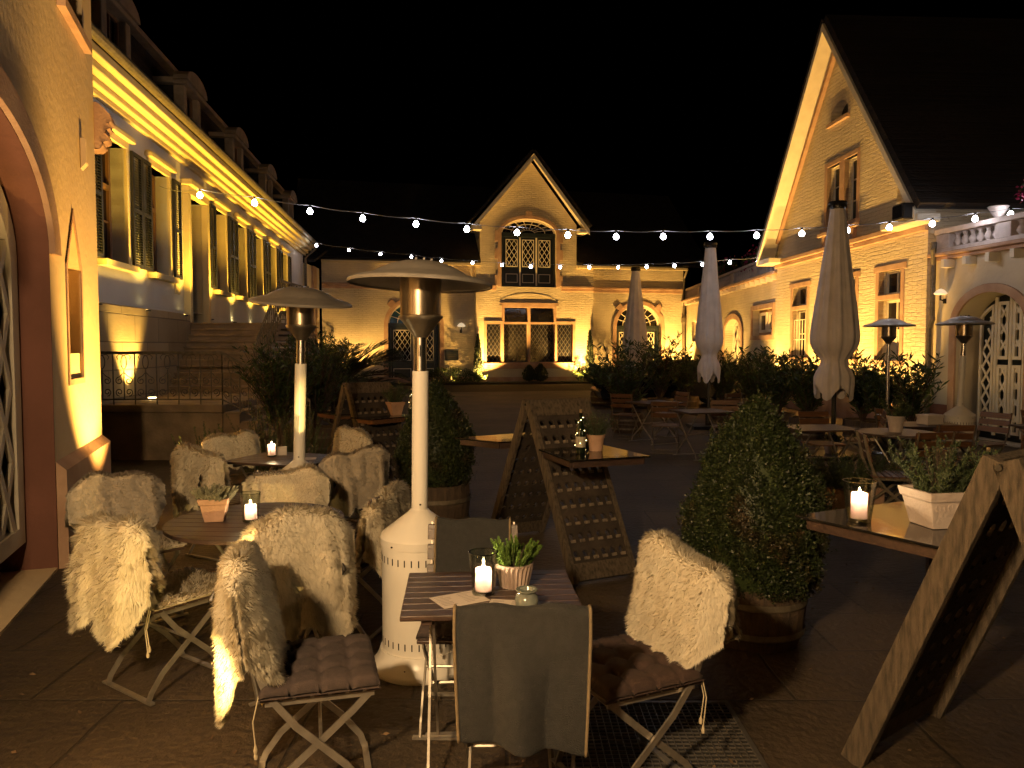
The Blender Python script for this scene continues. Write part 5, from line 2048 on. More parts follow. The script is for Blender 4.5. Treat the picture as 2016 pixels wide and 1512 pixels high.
T = thing('potted_plant', 'pale square terracotta pot of dry grey heather on the round table', 'potted plant', p, math.radians(12))
def square_pot(T, a0, a1, h, mat, rim=.006, embossed=False, lx_=1.0):
    k = MB()
    def ring(s, z):
        return [(-s * lx_, -s, z), (s * lx_, -s, z), (s * lx_, s, z), (-s * lx_, s, z)]
    lev = [(a0, 0), (a0 + (a1 - a0) * .74, h * .74), (a0 + (a1 - a0) * .75 + rim, h * .76), (a1 + rim, h), (a1 - .012, h), (a1 - .02, h * .86)]
    vs = [v for s, z in lev for v in ring(s, z)]
    fs = [(3, 2, 1, 0)]
    for i in range(len(lev) - 1):
        for j in range(4):
            fs.append((i * 4 + j, i * 4 + (j + 1) % 4, i * 4 + 4 + (j + 1) % 4, i * 4 + 4 + j))
    m = (len(lev) - 1) * 4
    fs.append((m, m + 1, m + 2, m + 3))
    k.add(vs, fs)
    po = k.build('pot', mat, T, bevel=.006)
    if embossed:
        e = MB()
        rg = random.Random(3)
        s = a0 + (a1 - a0) * .60 + .0015
        for i in range(9):
            x = -s * lx_ * .72 + i * s * lx_ * .18
            pts = [(x + .012 * math.cos(t), -s - .001 * 0, h * .60 + .018 * math.sin(t)) for t in [rg.random() + .9 * j for j in range(5)]]
            e.tube(pts, .0022, 5)
        e.build('relief', mat, po)
    return po
square_pot(T, .052, .078, .135, 'terra')
leaf_obj('heather', [sprigs(110, .075, .10, 14, lean=.6, needles=220, nl=.015, z0=.10, asp=4)], 'greyherb', T)
p = on(555, 896, TT)
T = thing('card_box', 'small white card box beside the candle on the far square table', 'box', p, .2)
k = MB()
k.box(-.045, .045, -.02, .02, 0, .072)
k.box(-.047, .047, -.022, .022, .0725, .078)
k.build('carton', 'paper', T, bevel=.002)

# ---------------------------------------------------------------- patio heaters
def heater(label, loc, style='white', tiltx=0.0, tilty=0.0, domr=.385, H=2.2, dt=(0, 0)):
    T = thing('patio_heater', label, 'patio heater', (loc[0], loc[1], 0), 0, 'gas patio heaters')
    body = 'metalw' if style == 'white' else 'steel'
    if style == 'white':
        k = MB()
        k.lathe([(.262, 0), (.267, .02), (.262, .035), (.240, .06), (.222, .10), (.217, .12)], 48)
        k.build('base', body, T, smooth=True, auto=40)
        k = MB()
        k.lathe([(.205, .10), (.205, .68), (.211, .682), (.214, .725), (.204, .745), (.060, .855), (.046, .87), (.040, .872)], 48, cap=False)
        b = k.build('tank_housing', body, T, smooth=True, auto=30)
        k = MB()
        for z in (.155, .60):
            for i in range(34):
                th = 2 * math.pi * i / 34
                c_, s_ = math.cos(th), math.sin(th)
                m = Matrix.Rotation(th, 4, 'Z')
                q = MB().box(.2035, .2062, -.0032, .0032, z, z + .036)
                q.xform(m)
                k.merge(q)
        k.build('vent_slot', 'blackm', b)
        k = MB()
        for th, z in ((-1.2, .70), (-2.2, .70), (-1.35, .90), (-1.8, .06)):
            rr_ = .214 if z < .8 else .046
            if z < .1:
                rr_ = .236
            k.lathe([(.005, -.004), (.006, 0), (.005, .004)], 8, (rr_ * math.cos(th), rr_ * math.sin(th), z))
        k.build('screw', 'blackm', b)
        pr, pz0, pz1 = .044, .86, 1.62
    else:
        k = MB()
        k.lathe([(.23, 0), (.235, .02), (.20, .05), (.14, .07), (0, .07)], 36)
        k.lathe([(.19, .58), (.205, .60), (.17, .655), (.04, .68), (0, .68)], 8)
        k.build('base', 'steel', T, smooth=False)
        MB().lathe([(.15, .07), (.15, .58)], 24, cap=False).build('tank_housing', 'blackm', T, smooth=True)
        pr, pz0, pz1 = .028, .66, 1.80
    P_ = Vector((tiltx, tilty, 0))
    def tp(z):
        return (tiltx * (z - .8), tilty * (z - .8), z)
    k = MB()
    k.tube([tp(pz0), tp(pz1)], pr, 28)
    k.build('pole', body, T, smooth=True, auto=50)
    k = MB()
    if style == 'white':
        k.tube([tp(pz1 - .005), tp(1.82)], .034, 24)
        k.tube([(tiltx * .85 + .0, tilty * .85 - .036, 1.70), (tiltx * .92, tilty * .92 - .036, 1.76)], .006, 8)
    else:
        k.tube([tp(1.78), tp(1.86)], .03, 16)
    k.build('sleeve', 'steel', T, smooth=True, auto=50)
    ox, oy = tiltx * 1.1, tilty * 1.1
    k = MB()
    k.lathe([(.036, 1.80), (.045, 1.815), (.098, 1.885), (.118, 1.905), (.120, 1.915), (.110, 1.92)], 40, (ox, oy, 0), cap=False)
    k.build('burner_cone', 'burner' if dt[0] or style != 'white' or True else 'steel', T, smooth=True, auto=35)
    k = MB()
    k.lathe([(.110, 1.915), (.112, 2.13), (.107, 2.13), (.105, 1.92)], 48, (ox, oy, 0), cap=False)
    sc = k.build('burner_screen', 'mesh', T, smooth=True, auto=35)
    D_ = thing  # dome follows its own slight tilt
    k = MB()
    prof = [(domr, 2.085), (domr + .004, 2.092), (domr, 2.098), (domr * .93, 2.112), (domr * .66, 2.138), (domr * .62, 2.15), (domr * .44, 2.185), (domr * .26, 2.205), (.03, 2.212), (0, 2.212)]
    k.lathe(prof, 56, cap=False)
    low = [(r_, z_ - .006) for r_, z_ in prof]
    k.lathe(low, 56, cap=False)
    d_ = k.build('dome', 'dome', T, smooth=True, auto=25)
    d_.rotation_euler = (dt[0], dt[1], 0)
    d_.location = (ox, oy, 0)
    R = Matrix.Rotation(dt[1], 3, 'Y') @ Matrix.Rotation(dt[0], 3, 'X')
    piv = Vector((0, 0, 2.12))
    import mathutils
    E = mathutils.Euler((dt[0], dt[1], 0)).to_matrix()
    d_.location = Vector((ox, oy, 0)) + piv - E @ piv
    k = MB()
    for th in (-1.9, -1.2, -.3, 2):
        k.box(.06 * math.cos(th) - .005, .06 * math.cos(th) + .005, .06 * math.sin(th) - .005, .06 * math.sin(th) + .005, 2.195, 2.222)
    k.build('stud', 'blackm', d_)
    return T
# perforated burner screen material
m, nt, b = _nt('perforated_steel')
N, L_ = nt.nodes, nt.links
b.inputs['Base Color'].default_value = (.30, .24, .17, 1)
b.inputs['Metallic'].default_value = .95
b.inputs['Roughness'].default_value = .30
tcn = N.new('ShaderNodeTexCoord')
vo = N.new('ShaderNodeTexVoronoi')
vo.inputs['Scale'].default_value = 130
vo.inputs['Randomness'].default_value = 0.0
L_.new(tcn.outputs['Object'], vo.inputs['Vector'])
gr = N.new('ShaderNodeMath')
gr.operation = 'LESS_THAN'
gr.inputs[1].default_value = 0.30
L_.new(vo.outputs['Distance'], gr.inputs[0])
trn = N.new('ShaderNodeBsdfTransparent')
mx = N.new('ShaderNodeMixShader')
L_.new(gr.outputs[0], mx.inputs[0])
L_.new(b.outputs[0], mx.inputs[1])
L_.new(trn.outputs[0], mx.inputs[2])
L_.new(mx.outputs[0], N['Material Output'].inputs[0])
mt['mesh'] = m
q = gp(818, 1352)
heater('tall white patio heater with steel burner and wide dome, nearest the viewer', (-.505, 4.12), 'white', tiltx=.012, dt=(-.03, .035))
heater('second white patio heater, its base hidden behind the sheepskins', (-1.66, 5.9), 'white', tiltx=.03, dt=(.10, .07))
heater('slim chrome patio heater among the bushes at the right', (6.12, 12.4), 'steel')
heater('white patio heater in front of the big lattice gate', (6.72, 11.4), 'white', tiltx=.03)

# ---------------------------------------------------------------- bottle riddling racks
def rack(label, A, wdir, width, spread, H, grp='wooden riddling racks', nt_=9, nx_=6, plates=(), wood='oldwood', sw=.055, e0=-.045, e1=.025):
    ang = math.atan2(wdir[1], wdir[0])
    T = thing('riddling_rack', label, 'riddling rack', (A[0], A[1], 0), ang, grp)
    L = math.hypot(spread, H)
    for sg in (-1, 1):
        d = Vector((0, sg * spread, -H)) / L
        n = Vector((0, sg * H, spread)) / L
        def mp(x, t, e):
            p = Vector((0, sg * .03, H)) + d * t + n * e
            return (x, p.y, p.z)
        b = MB()
        # stiles on both sides and a foot board
        for x0 in (0, width - sw):
            v = [mp(x, t, e) for x in (x0, x0 + sw) for t in (0, L - .01) for e in (e0, e1)]
            b.add(v, [(0, 1, 3, 2), (4, 6, 7, 5), (0, 4, 5, 1), (2, 3, 7, 6), (0, 2, 6, 4), (1, 5, 7, 3)])
        sp_ = b.build('stile', wood, T, bevel=.004)
        b = MB()
        for t0, t1 in ((.0, .14), (L - .16, L - .03)):
            v = [mp(x, t, e) for x in (sw + .001, width - sw - .001) for t in (t0, t1) for e in (-.02, .018)]
            b.add(v, [(0, 1, 3, 2), (4, 6, 7, 5), (0, 4, 5, 1), (2, 3, 7, 6), (0, 2, 6, 4), (1, 5, 7, 3)])
        b.build('rail', wood, T, bevel=.004)
        # board with real bottle holes
        b = MB()
        X0, X1, T0, T1 = sw + .001, width - sw - .001, .141, L - .161
        lips = MB()
        cw, ch = (X1 - X0) / nx_, (T1 - T0) / nt_
        r = min(cw, ch) * .30
        for i in range(nx_):
            for j in range(nt_):
                x0, x1, t0, t1 = X0 + cw * i, X0 + cw * (i + 1), T0 + ch * j, T0 + ch * (j + 1)
                cx, ct = (x0 + x1) / 2, (t0 + t1) / 2
                out = [(x0, t0), (cx, t0), (x1, t0), (x1, ct), (x1, t1), (cx, t1), (x0, t1), (x0, ct)]
                inn = [(cx + r * math.cos(a), ct + r * 1.15 * math.sin(a)) for a in [math.radians(225 + 45 * k) for k in range(8)]]
                vs = [mp(x, t, .014) for x, t in out] + [mp(x, t, .014) for x, t in inn] + [mp(x, t, -.014) for x, t in out] + [mp(x, t, -.014) for x, t in inn]
                fs = []
                for k in range(8):
                    k2 = (k + 1) % 8
                    fs += [(k, k2, 8 + k2, 8 + k), (16 + k, 24 + k, 24 + k2, 16 + k2), (8 + k, 8 + k2, 24 + k2, 24 + k)]
                b.add(vs, fs)
                # strip below every hole, pale to paint in its lit edge
                lt = ct + r * 1.15
                v = [mp(x, t, e) for x in (cx - r * .8, cx + r * .8) for t in (lt, lt + ch * .16) for e in (.0142, .030)]
                lips.add(v, [(0, 1, 3, 2), (4, 6, 7, 5), (0, 4, 5, 1), (2, 3, 7, 6), (0, 2, 6, 4), (1, 5, 7, 3)])
        bo_ = b.build('pierced_board', 'oldwoodd', T)
        lips.build('lit_hole_lip', 'oldwoodlit', bo_)
    b = MB()
    b.tube([(-.015, 0, H - .03), (width + .015, 0, H - .03)], .012, 8)
    b.build('hinge_rod', 'blackm', T)
    return T
# plates are glossy boards resting on a bracket that hooks into the rack
def plate(label, pts, z, bracket=None, th=.012):
    c = sum((Vector((x, y, 0)) for x, y in pts), Vector()) / len(pts)
    T = thing('shelf_board', label, 'shelf', (c.x, c.y, z))
    n = len(pts)
    k = MB()
    k.add([(x - c.x, y - c.y, -th) for x, y in pts] + [(x - c.x, y - c.y, 0) for x, y in pts],
          [tuple(range(n))[::-1], tuple(range(n, 2 * n))] + [(i, (i + 1) % n, n + (i + 1) % n, n + i) for i in range(n)])
    k.build('top', 'plate', T, bevel=.002)
    k = MB()
    for i in range(n):
        a, b = Vector((*pts[i], 0)) - c, Vector((*pts[(i + 1) % n], 0)) - c
        a, b = a * .88, b * .88
        k.beam((a.x, a.y, -th - .026), (b.x, b.y, -th - .026), .025, .05)
    k.build('bracket_frame', 'slat' if 'middle' in label or 'nearest' in label else 'slatr', T)
    return T
zpl = .95
A1 = (.11, 6.2)
wd1 = Vector((.9, .43)).normalized()
sd1 = Vector((.43, -.9)).normalized()
rack('weathered A shaped wooden rack with rows of bottle holes in the middle of the courtyard', A1, wd1, .56, .76, 1.31, wood='oldwood', sw=.038, e0=-.055, e1=.025)
def off(A, a, b, wd, sd):
    return (A[0] + wd.x * a + sd.x * b, A[1] + wd.y * a + sd.y * b)
plate('black glossy shelf board on the right of the middle rack with a bottle and pot', [off(A1, -.02, .27, wd1, sd1), off(A1, -.10, .90, wd1, sd1), off(A1, .55, .96, wd1, sd1), off(A1, .58, .27, wd1, sd1)], zpl)
plate('black glossy shelf board on the left of the middle rack, empty', [off(A1, -.12, -.27, wd1, sd1), off(A1, .50, -.27, wd1, sd1), off(A1, .42, -.80, wd1, sd1), off(A1, -.34, -.72, wd1, sd1)], zpl)
def bottle(label, loc, n=9, seed=0, labelled=False):
    T = thing('wine_bottle', label, 'bottle', loc)
    MB().lathe([(0, .004), (.030, 0), (.0375, .006), (.0375, .175), (.035, .195), (.020, .225), (.0145, .25), (.0140, .295), (.0155, .297), (.0155, .305), (.013, .307), (0, .307)], 28).build('bottle_glass', 'bottle', T, smooth=True, auto=50)
    MB().lathe([(.011, .307), (.011, .330), (.010, .333), (0, .333)], 12).build('cork', 'cork', T)
    MB().lathe([(.0379, .05), (.0379, .13)], 28, cap=False).build('paper_label', 'tag', T, smooth=True)
    rg = random.Random(seed)
    w_ = MB()
    b = MB()
    pts = []
    for i in range(60):
        t = i / 59
        z = .02 + .28 * t
        r = .0395 if z < .18 else max(.017, .0395 - (z - .18) * .42)
        th = t * 6.283 * 3.3 + rg.random() * .1
        pts.append((r * math.cos(th), r * math.sin(th), z))
        if i % 4 == 1:
            b.lathe([(0, -.0028), (.0028, 0), (0, .0028)], 6, (pts[-1][0] * 1.06, pts[-1][1] * 1.06, z))
    w_.tube(pts, .0006, 4)
    w_.build('wire', 'legm', T)
    b.build('fairy_lights', 'fairy', T)
    return T
bp_ = gp(1143, 893, zpl)
bottle('dark wine bottle wound with tiny lights on the middle rack shelf', (bp_.x, bp_.y, zpl + .001), seed=1)
def herb_pot(label, loc, a0, a1, h, mat, kind='round', plant='rosem', ph=.3, n=26, seed=1, r=None, nl=.03, needles=60, lean=.5, emb=False, lx_=1, rz=0):
    T = thing('potted_plant', label, 'potted plant', loc, rz)
    if kind == 'round':
        pot_round(T, a0, a1, h, mat, rim=.004)
    else:
        square_pot(T, a0, a1, h, mat, embossed=emb, lx_=lx_)
    leaf_obj('foliage', [sprigs(n, (r or a1 * .8), ph, seed, lean=lean, needles=needles, nl=nl, z0=h * .8, asp=5, zbase=.05, sx=lx_)], plant, T)
    stems(T, max(6, n // 2), a1 * .5, ph, seed, z0=h * .8)
    return T
p = gp(1172, 889, zpl)
herb_pot('small terracotta pot of herbs beside the lit bottle on the middle rack', (p.x + .01, p.y + .05, zpl + .001), .050, .068, .125, 'terra', ph=.20, n=40, seed=5, nl=.022)

A2 = (-2.02, 9.15)
wd2 = Vector((.80, .60)).normalized()
sd2 = Vector((.60, -.80)).normalized()
rack('second wooden bottle rack seen far behind between the two white heaters', A2, wd2, .60, .70, 1.31, nt_=8, sw=.045)
plate('wood edged glossy shelf board on the right of the far bottle rack', [off(A2, -.02, .22, wd2, sd2), off(A2, .05, .62, wd2, sd2), off(A2, .95, .40, wd2, sd2), off(A2, .75, .20, wd2, sd2)], .92)
plate('wood edged glossy shelf board on the left of the far bottle rack', [off(A2, -.02, -.22, wd2, sd2), off(A2, .62, -.22, wd2, sd2), off(A2, .55, -.75, wd2, sd2), off(A2, -.06, -.78, wd2, sd2)], .92)
p = gp(806, 813, .92)
bottle('lit bottle on the far rack shelf left of the nearest heater pole', (-1.22, 9.25, .921), seed=4)
herb_pot('square pale pot with herbs on the far rack shelf', (-1.43, 9.28, .921), .06, .09, .16, 'terra', 'square', ph=.26, n=40, seed=9, nl=.03, rz=.6)

A3 = (1.74, 2.70)
wd3 = Vector((.80, .60)).normalized()
sd3 = Vector((-.60, .80)).normalized()
rack('big weathered bottle rack cropped by the right edge, closest to the viewer', A3, wd3, .75, .52, 1.35, nt_=8, sw=.045, e0=-.065, e1=.03, wood='oldwood')
P3 = [(1.70, 3.02), (1.36, 3.62), (2.03, 3.95), (2.35, 3.35)]
P3 = [(1.73, 2.99), (1.35, 3.60), (2.02, 3.92), (2.33, 3.40)]
plate('glossy black shelf board on the nearest rack holding a candle and a white pot', P3, zpl)
plate('wooden edged shelf board between the legs of the nearest rack', [(2.02, 2.62), (2.30, 2.25), (2.90, 2.70), (2.62, 3.07)], .92)
p = gp(1691, 1026, zpl)
candle_glass('the tall lit candle on the nearest rack shelf', (p.x, p.y, zpl + .001), .050, .074, .185, 'tall lit white candle in the glass on the nearest rack shelf', rc=.036, hc=.115, power=.6)
p = gp(1850, 1040, zpl)
herb_pot('white washed embossed pot of lavender on the nearest rack shelf', (p.x + .03, p.y + .06, zpl + .001), .078, .108, .165, 'whitepot', 'square', ph=.27, n=70, seed=12, nl=.028, needles=70, emb=True, lx_=1.15, rz=.15)
bottle('lit bottle on the table behind the nearest rack', (2.93, 4.66, .80), seed=8)
# bar table carrying that bottle
T = thing('bar_table', 'dark wooden table at the right edge behind the nearest rack', 'table', (3.35, 4.8, 0), -.15, gt)
k = MB()
for i in range(7):
    k.box(-.62, .62, -.35 + i * .1 + .003, -.25 + i * .1 - .003, .775, .80)
k.build('tabletop', 'slat', T, bevel=.004)
for x in (-.52, .52):
    for y in (-.28, .28):
        MB().box(x - .03, x + .03, y - .03, y + .03, 0, .774).build('leg', 'slat', T)

# ---------------------------------------------------------------- box topiary in barrels
def barrel(T, r, h, hoops=True):
    prof = [(r * .86, 0), (r * .95, h * .25), (r, h * .55), (r * .99, h * .8), (r * .97, h), (r * .90, h), (r * .90, h * .9), (0, h * .9)]
    m = MB().lathe(prof, 48, cap=False)
    m.V = [(x * (1 + (.006 if (i % 48) % 2 else -.006)), y * (1 + (.006 if (i % 48) % 2 else -.006)), z) for i, (x, y, z) in enumerate(m.V)]
    b = m.build('barrel', 'barrel', T)
    k = MB()
    for z in (.18, .62):
        rr_ = r * (.94 + .06 * min(1, z / .55)) + .006
        k.lathe([(rr_, h * z), (rr_ + .004, h * (z + .02)), (rr_ + .003, h * (z + .10))], 48, cap=False)
    k.build('hoop', 'iron', b)
def topiary(label, loc, zb, zt, R, br, bh, n, seed, leaf=.016, core=True):
    T = thing('box_topiary', label, 'topiary', (loc[0], loc[1], 0), 0, 'box topiaries in half barrels')
    barrel(T, br, bh)
    rg = np.random.default_rng(seed)
    H = zt - zb
    def rad(t):
        return R * np.sin(np.clip(t, 0, 1) * math.pi * .5 + .0) ** 0 * np.where(t < .30, .80 + .20 * np.sin(t / .30 * math.pi / 2), (1 - np.clip((t - .30) / .70, 0, 1) ** 1.75 * .93))
    t = rg.random(n * 3)
    keep = rg.random(n * 3) < rad(t) / R
    t = t[keep][:n]
    n = len(t)
    th = rg.random(n) * 6.283
    lump = 1 + .08 * np.sin(th * 3 + t * 9 + seed) + .06 * np.sin(th * 5 - t * 14) * np.sin(t * 11 + seed) + .05 * np.sin(th * 11 + t * 27) + .03 * np.sin(th * 23 + t * 50)
    depth = rg.random(n) ** 1.6 * .16
    out = np.where(rg.random(n) < .06, .05 * rg.random(n), 0)
    r = rad(t) * lump * (1 - depth) + out
    c = np.stack([r * np.cos(th), r * np.sin(th), zb + H * t + (rg.random(n) - .5) * .02], 1)
    d = np.stack([np.cos(th), np.sin(th), .25 + 1.2 * t ** 2], 1)
    # small upright shoots
    m = n // 120
    si = rg.integers(0, n, m)
    parts = [leaves(c, d / np.linalg.norm(d, axis=1)[:, None], leaf, seed, asp=1.7, jit=.75)]
    sc_, sd_ = [], []
    for i in si:
        k = 14
        f = np.linspace(0, 1, k)
        dirn = d[i] / np.linalg.norm(d[i]) * .5 + np.array([0, 0, .6])
        sc_.append(c[i] + dirn * f[:, None] * .055)
        sd_.append(np.tile(dirn, (k, 1)) + rg.normal(size=(k, 3)) * .7)
    sc_, sd_ = np.concatenate(sc_), np.concatenate(sd_)
    parts.append(leaves(sc_, sd_ / np.linalg.norm(sd_, axis=1)[:, None], leaf, seed + 1, asp=1.7, jit=.2))
    # dense inner foliage body
    tt = np.linspace(0, 1, 24)
    rr_ = rad(tt) * .86
    mb = MB().lathe([(float(a), float(zb + H * b * .97)) for a, b in zip(rr_, tt)], 32)
    V0 = np.array(mb.V)
    f4 = np.array([f for f in mb.F if len(f) == 4])
    parts.append((V0, f4))
    leaf_obj('foliage', parts, 'box', T)
    MB().tube([(0, 0, bh * .85), (0, 0, zb + .2)], .035, 8).build('trunk', 'bark', T)
    return T
topiary('big clipped box bush in a half barrel right of the front table', (1.46, 4.52), .33, 1.45, .40, .29, .40, 60000, 4, leaf=.017)
topiary('clipped box bush in a half barrel behind the nearest heater', (-.74, 7.35), .42, 1.42, .36, .33, .44, 26000, 9, leaf=.020)
k = MB()

# ---------------------------------------------------------------- potted shrubs, oleanders, palm
def oleander(label, loc, H, R, seed, ns=46, nl=44, leaf=.13, mat='olean', pot=(.24, .26, .34), name='oleander', potmat='barrel', cat='shrub', grp='potted oleanders'):
    T = thing(name, label, cat, (loc[0], loc[1], loc[2] if len(loc) > 2 else 0), 0, grp)
    if pot:
        if potmat == 'barrel':
            barrel(T, pot[1], pot[2])
        else:
            pot_round(T, pot[0] * .8, pot[1], pot[2], potmat, rim=.01)
    z0 = pot[2] * .85 if pot else 0
    rg = np.random.default_rng(seed)
    C, Dd = [], []
    k = MB()
    for i in range(ns):
        th = rg.random() * 6.283
        sp = math.sqrt(rg.random())
        hh = (H - z0) * (.60 + .42 * rg.random()) * (1 - .25 * sp ** 3)
        ex, ey = math.cos(th) * R * sp, math.sin(th) * R * sp
        m = nl
        t = .18 + .82 * rg.random(m) ** .8
        bend = t ** 1.4
        c = np.stack([ex * bend + .06 * np.sin(t * 5 + i), ey * bend + .06 * np.cos(t * 4 + i), z0 + hh * t], 1)
        a = rg.random(m) * 6.283
        d = np.stack([np.cos(a), np.sin(a), .55 + .5 * rg.random(m)], 1)
        C.append(c)
        Dd.append(d / np.linalg.norm(d, axis=1)[:, None])
        k.tube([(ex * .02, ey * .02, z0), (ex * .35 ** 1.4, ey * .35 ** 1.4, z0 + hh * .35), (ex * .75 ** 1.4, ey * .75 ** 1.4, z0 + hh * .75), (ex, ey, z0 + hh)], [.012, .009, .006, .003], 5, cap=False)
    leaf_obj('foliage', [leaves(np.concatenate(C), np.concatenate(Dd), leaf, seed, asp=5.0, jit=.25)], mat, T)
    k.build('stems', 'bark', T)
    return T
def at(u, Y):
    return ((u - 1008) / 1500 * Y * 1.0, Y)
ole = [
    (1235, 15.6, 1.95, .85, 'oleander in a round half barrel standing alone left of the shrub row'),
    (1300, 20.0, 2.15, .95, 'rounded leafy shrub against the right arched door of the back wing'),
    (1352, 21.0, 1.75, .75, 'loose oleander left of the middle parasol in front of the car'),
    (1425, 18.5, 1.70, .70, 'thin oleander with bare tips right of the middle parasol'),
    (1487, 17.0, 1.72, .75, 'oleander standing in front of the far terrace wing gate'),
    (1532, 15.6, 1.72, .72, 'oleander lit green from behind at the corner of the gabled house'),
    (1592, 14.6, 1.62, .65, 'dark oleander just left of the tallest parasol'),
    (1700, 14.2, 1.70, .66, 'oleander with yellow lit leaves right of the tallest parasol'),
    (1737, 13.6, 1.35, .42, 'low shrub beneath the right window of the gabled house'),
    (1797, 13.2, 1.72, .55, 'tall oleander between the chrome heater and the downpipe'),
    (1185, 23.0, 1.25, .8, 'low dark shrub at the left end of the shrub row'),
]
for i, (u, Y, H, R, lab) in enumerate(ole):
    x, y = at(u, Y)
    oleander(lab, (x, y), H, R, 40 + i, ns=50 if R > .6 else 30, nl=40, leaf=.15, pot=(.3, .34, .4))
# shrubs by the steps
oleander('dense bush filling the corner beside the side steps', at(548, 11.6), 1.95, .62, 71, ns=70, nl=50, leaf=.11, pot=(.3, .34, .42))
oleander('dense round bush behind the second heater pole', at(622, 12.6), 2.0, .70, 72, ns=80, nl=50, leaf=.11, pot=(.3, .36, .42))
oleander('bright lit leafy shrub left of the blue fanlight door', (-8.0, 33.4, 0), 2.5, 1.3, 73, ns=70, nl=44, leaf=.20, pot=None, name='leafy_shrub', grp=None)
def rosemary(label, loc, H, R, seed, potmat='terra', pot=(.13, .17, .26), n=20):
    T = thing('rosemary_bush', label, 'herb', (loc[0], loc[1], 0), 0, 'potted rosemary bushes')
    pot_round(T, pot[0], pot[1], pot[2], potmat, rim=.008)
    leaf_obj('foliage', [sprigs(n, R, H - pot[2], seed, lean=.25, needles=300, nl=.035, z0=pot[2] * .85, asp=6, zbase=.02)], 'rosem', T)
    stems(T, n, R * .7, H - pot[2], seed, z0=pot[2] * .8, rad=.005)
    return T
rosemary('rosemary bush with upright tips behind the left sheepskin chairs', (-3.25, 8.2), .98, .24, 81)
rosemary('bushy rosemary beside the side steps, lit from the left', (-2.75, 8.6), 1.15, .26, 82, n=30)
rosemary('taller rosemary bush just left of the second heater pole', (-2.38, 8.25), 1.18, .22, 83, n=26)
# palm beside the blue door
def palm(label, loc, H, seed, nfr=26, L=2.1):
    T = thing('palm', label, 'palm', (loc[0], loc[1], 0))
    MB().lathe([(.26, 0), (.24, .3), (.2, H * .6), (.24, H), (0, H + .1)], 14).build('trunk', 'bark', T)
    rg = np.random.default_rng(seed)
    Vs, Qs, o = [], [], 0
    k = MB()
    for i in range(nfr):
        th = rg.random() * 6.283
        el = rg.uniform(.15, 1.35)
        pts = []
        for j in range(15):
            t = j / 14
            e = el - t * 1.15 * (.6 + .4 * rg.random() if False else .9)
            if j == 0:
                p = np.array([0, 0, H])
            else:
                p = p + np.array([math.cos(th) * math.cos(e), math.sin(th) * math.cos(e), math.sin(e)]) * L / 14
            pts.append(p.copy())
        pts = np.array(pts)
        k.tube([Vector(q) for q in pts], [.022 * (1 - .8 * j / 14) for j in range(15)], 5, cap=False)
        m = 46
        f = np.linspace(.12, 1, m)
        base = np.stack([np.interp(f, np.linspace(0, 1, 15), pts[:, q]) for q in range(3)], 1)
        tan = np.gradient(base, axis=0)
        tan /= np.linalg.norm(tan, axis=1)[:, None]
        side = np.cross(tan, np.array([0, 0, 1.0]))
        side /= np.linalg.norm(side, axis=1)[:, None] + 1e-9
        for sg in (-1, 1):
            d = side * sg * .8 + tan * .75 + np.array([0, 0, .25]) + rg.normal(size=(m, 3)) * .08
            d /= np.linalg.norm(d, axis=1)[:, None]
            ll = (.42 * np.sin(np.clip(f * .9 + .1, 0, 1) * math.pi) ** .5 + .06)[:, None]
            up_ = np.cross(d, tan)
            up_ /= np.linalg.norm(up_, axis=1)[:, None] + 1e-9
            wv = np.cross(d, up_) * .014
            mid = base + d * ll * .5
            tip = base + d * ll + np.array([0, 0, -.05])
            V = np.stack([base, mid + wv, tip, mid - wv], axis=1).reshape(-1, 3)
            Vs.append(V)
            Qs.append(np.arange(m * 4).reshape(-1, 4) + o)
            o += m * 4
    np_obj('fronds', np.concatenate(Vs), np.concatenate(Qs), np.zeros((0, 3)), 'palm', T)
    k.build('midribs', 'bark', T)
    return T
palm('palm with arching fronds standing by the blue fanlight door', at(672, 14.5), 1.0, 5, nfr=30, L=1.35)
# cypresses and dwarf cones in front of the bay
def conifer(label, F, u, yoff, zb, H, R, seed, n, cat='cypress', name='cypress', grp='slim cypresses beside the bay window', leaf=.07):
    s_ = F.fp(u, 740, yoff)[0]
    T = thing(name, label, cat, F.w(s_, yoff, zb), 0, grp)
    rg = np.random.default_rng(seed)
    t = rg.random(n)
    prof = np.sin(np.clip(t * 1.25 + .22, 0, math.pi / 2 + .0)) if False else np.where(t < .25, .75 + t, 1.0 - ((t - .25) / .75) ** 1.8 * .97)
    th = rg.random(n) * 6.283
    r = R * prof * (.6 + .4 * rg.random(n) ** .5) * (1 + .12 * np.sin(th * 4 + t * 20))
    c = np.stack([r * np.cos(th), r * np.sin(th), .08 + (H - .1) * t], 1)
    d = np.stack([np.cos(th) * .5, np.sin(th) * .5, np.ones(n)], 1)
    d /= np.linalg.norm(d, axis=1)[:, None]
    mb = MB().lathe([(R * .5, .05), (R * .7, H * .25), (R * .35, H * .7), (.01, H * .93)], 12)
    f4 = np.array([f for f in mb.F if len(f) == 4])
    leaf_obj('foliage', [leaves(c, d, leaf, seed, asp=2.5, jit=.35), (np.array(mb.V), f4)], 'cyp', T)
    MB().tube([(0, 0, 0), (0, 0, H * .3)], .05, 7).build('trunk', 'bark', T)
    return T
conifer('slim cypress at the left of the tall lattice window', FC, 941, -.78, .1, 2.25, .19, 1, 3500)
conifer('slim cypress at the right of the tall lattice window', FC, 1161, -.78, .1, 2.45, .19, 2, 3500)
g2 = 'dwarf cone conifers under the bay window'
conifer('left one of the two small dark cones under the tall window', FC, 1042, -1.1, .1, .78, .32, 3, 1500, 'conifer', 'dwarf_conifer', g2)
conifer('right one of the two small dark cones under the tall window', FC, 1064, -1.25, .1, .84, .36, 4, 1500, 'conifer', 'dwarf_conifer', g2)
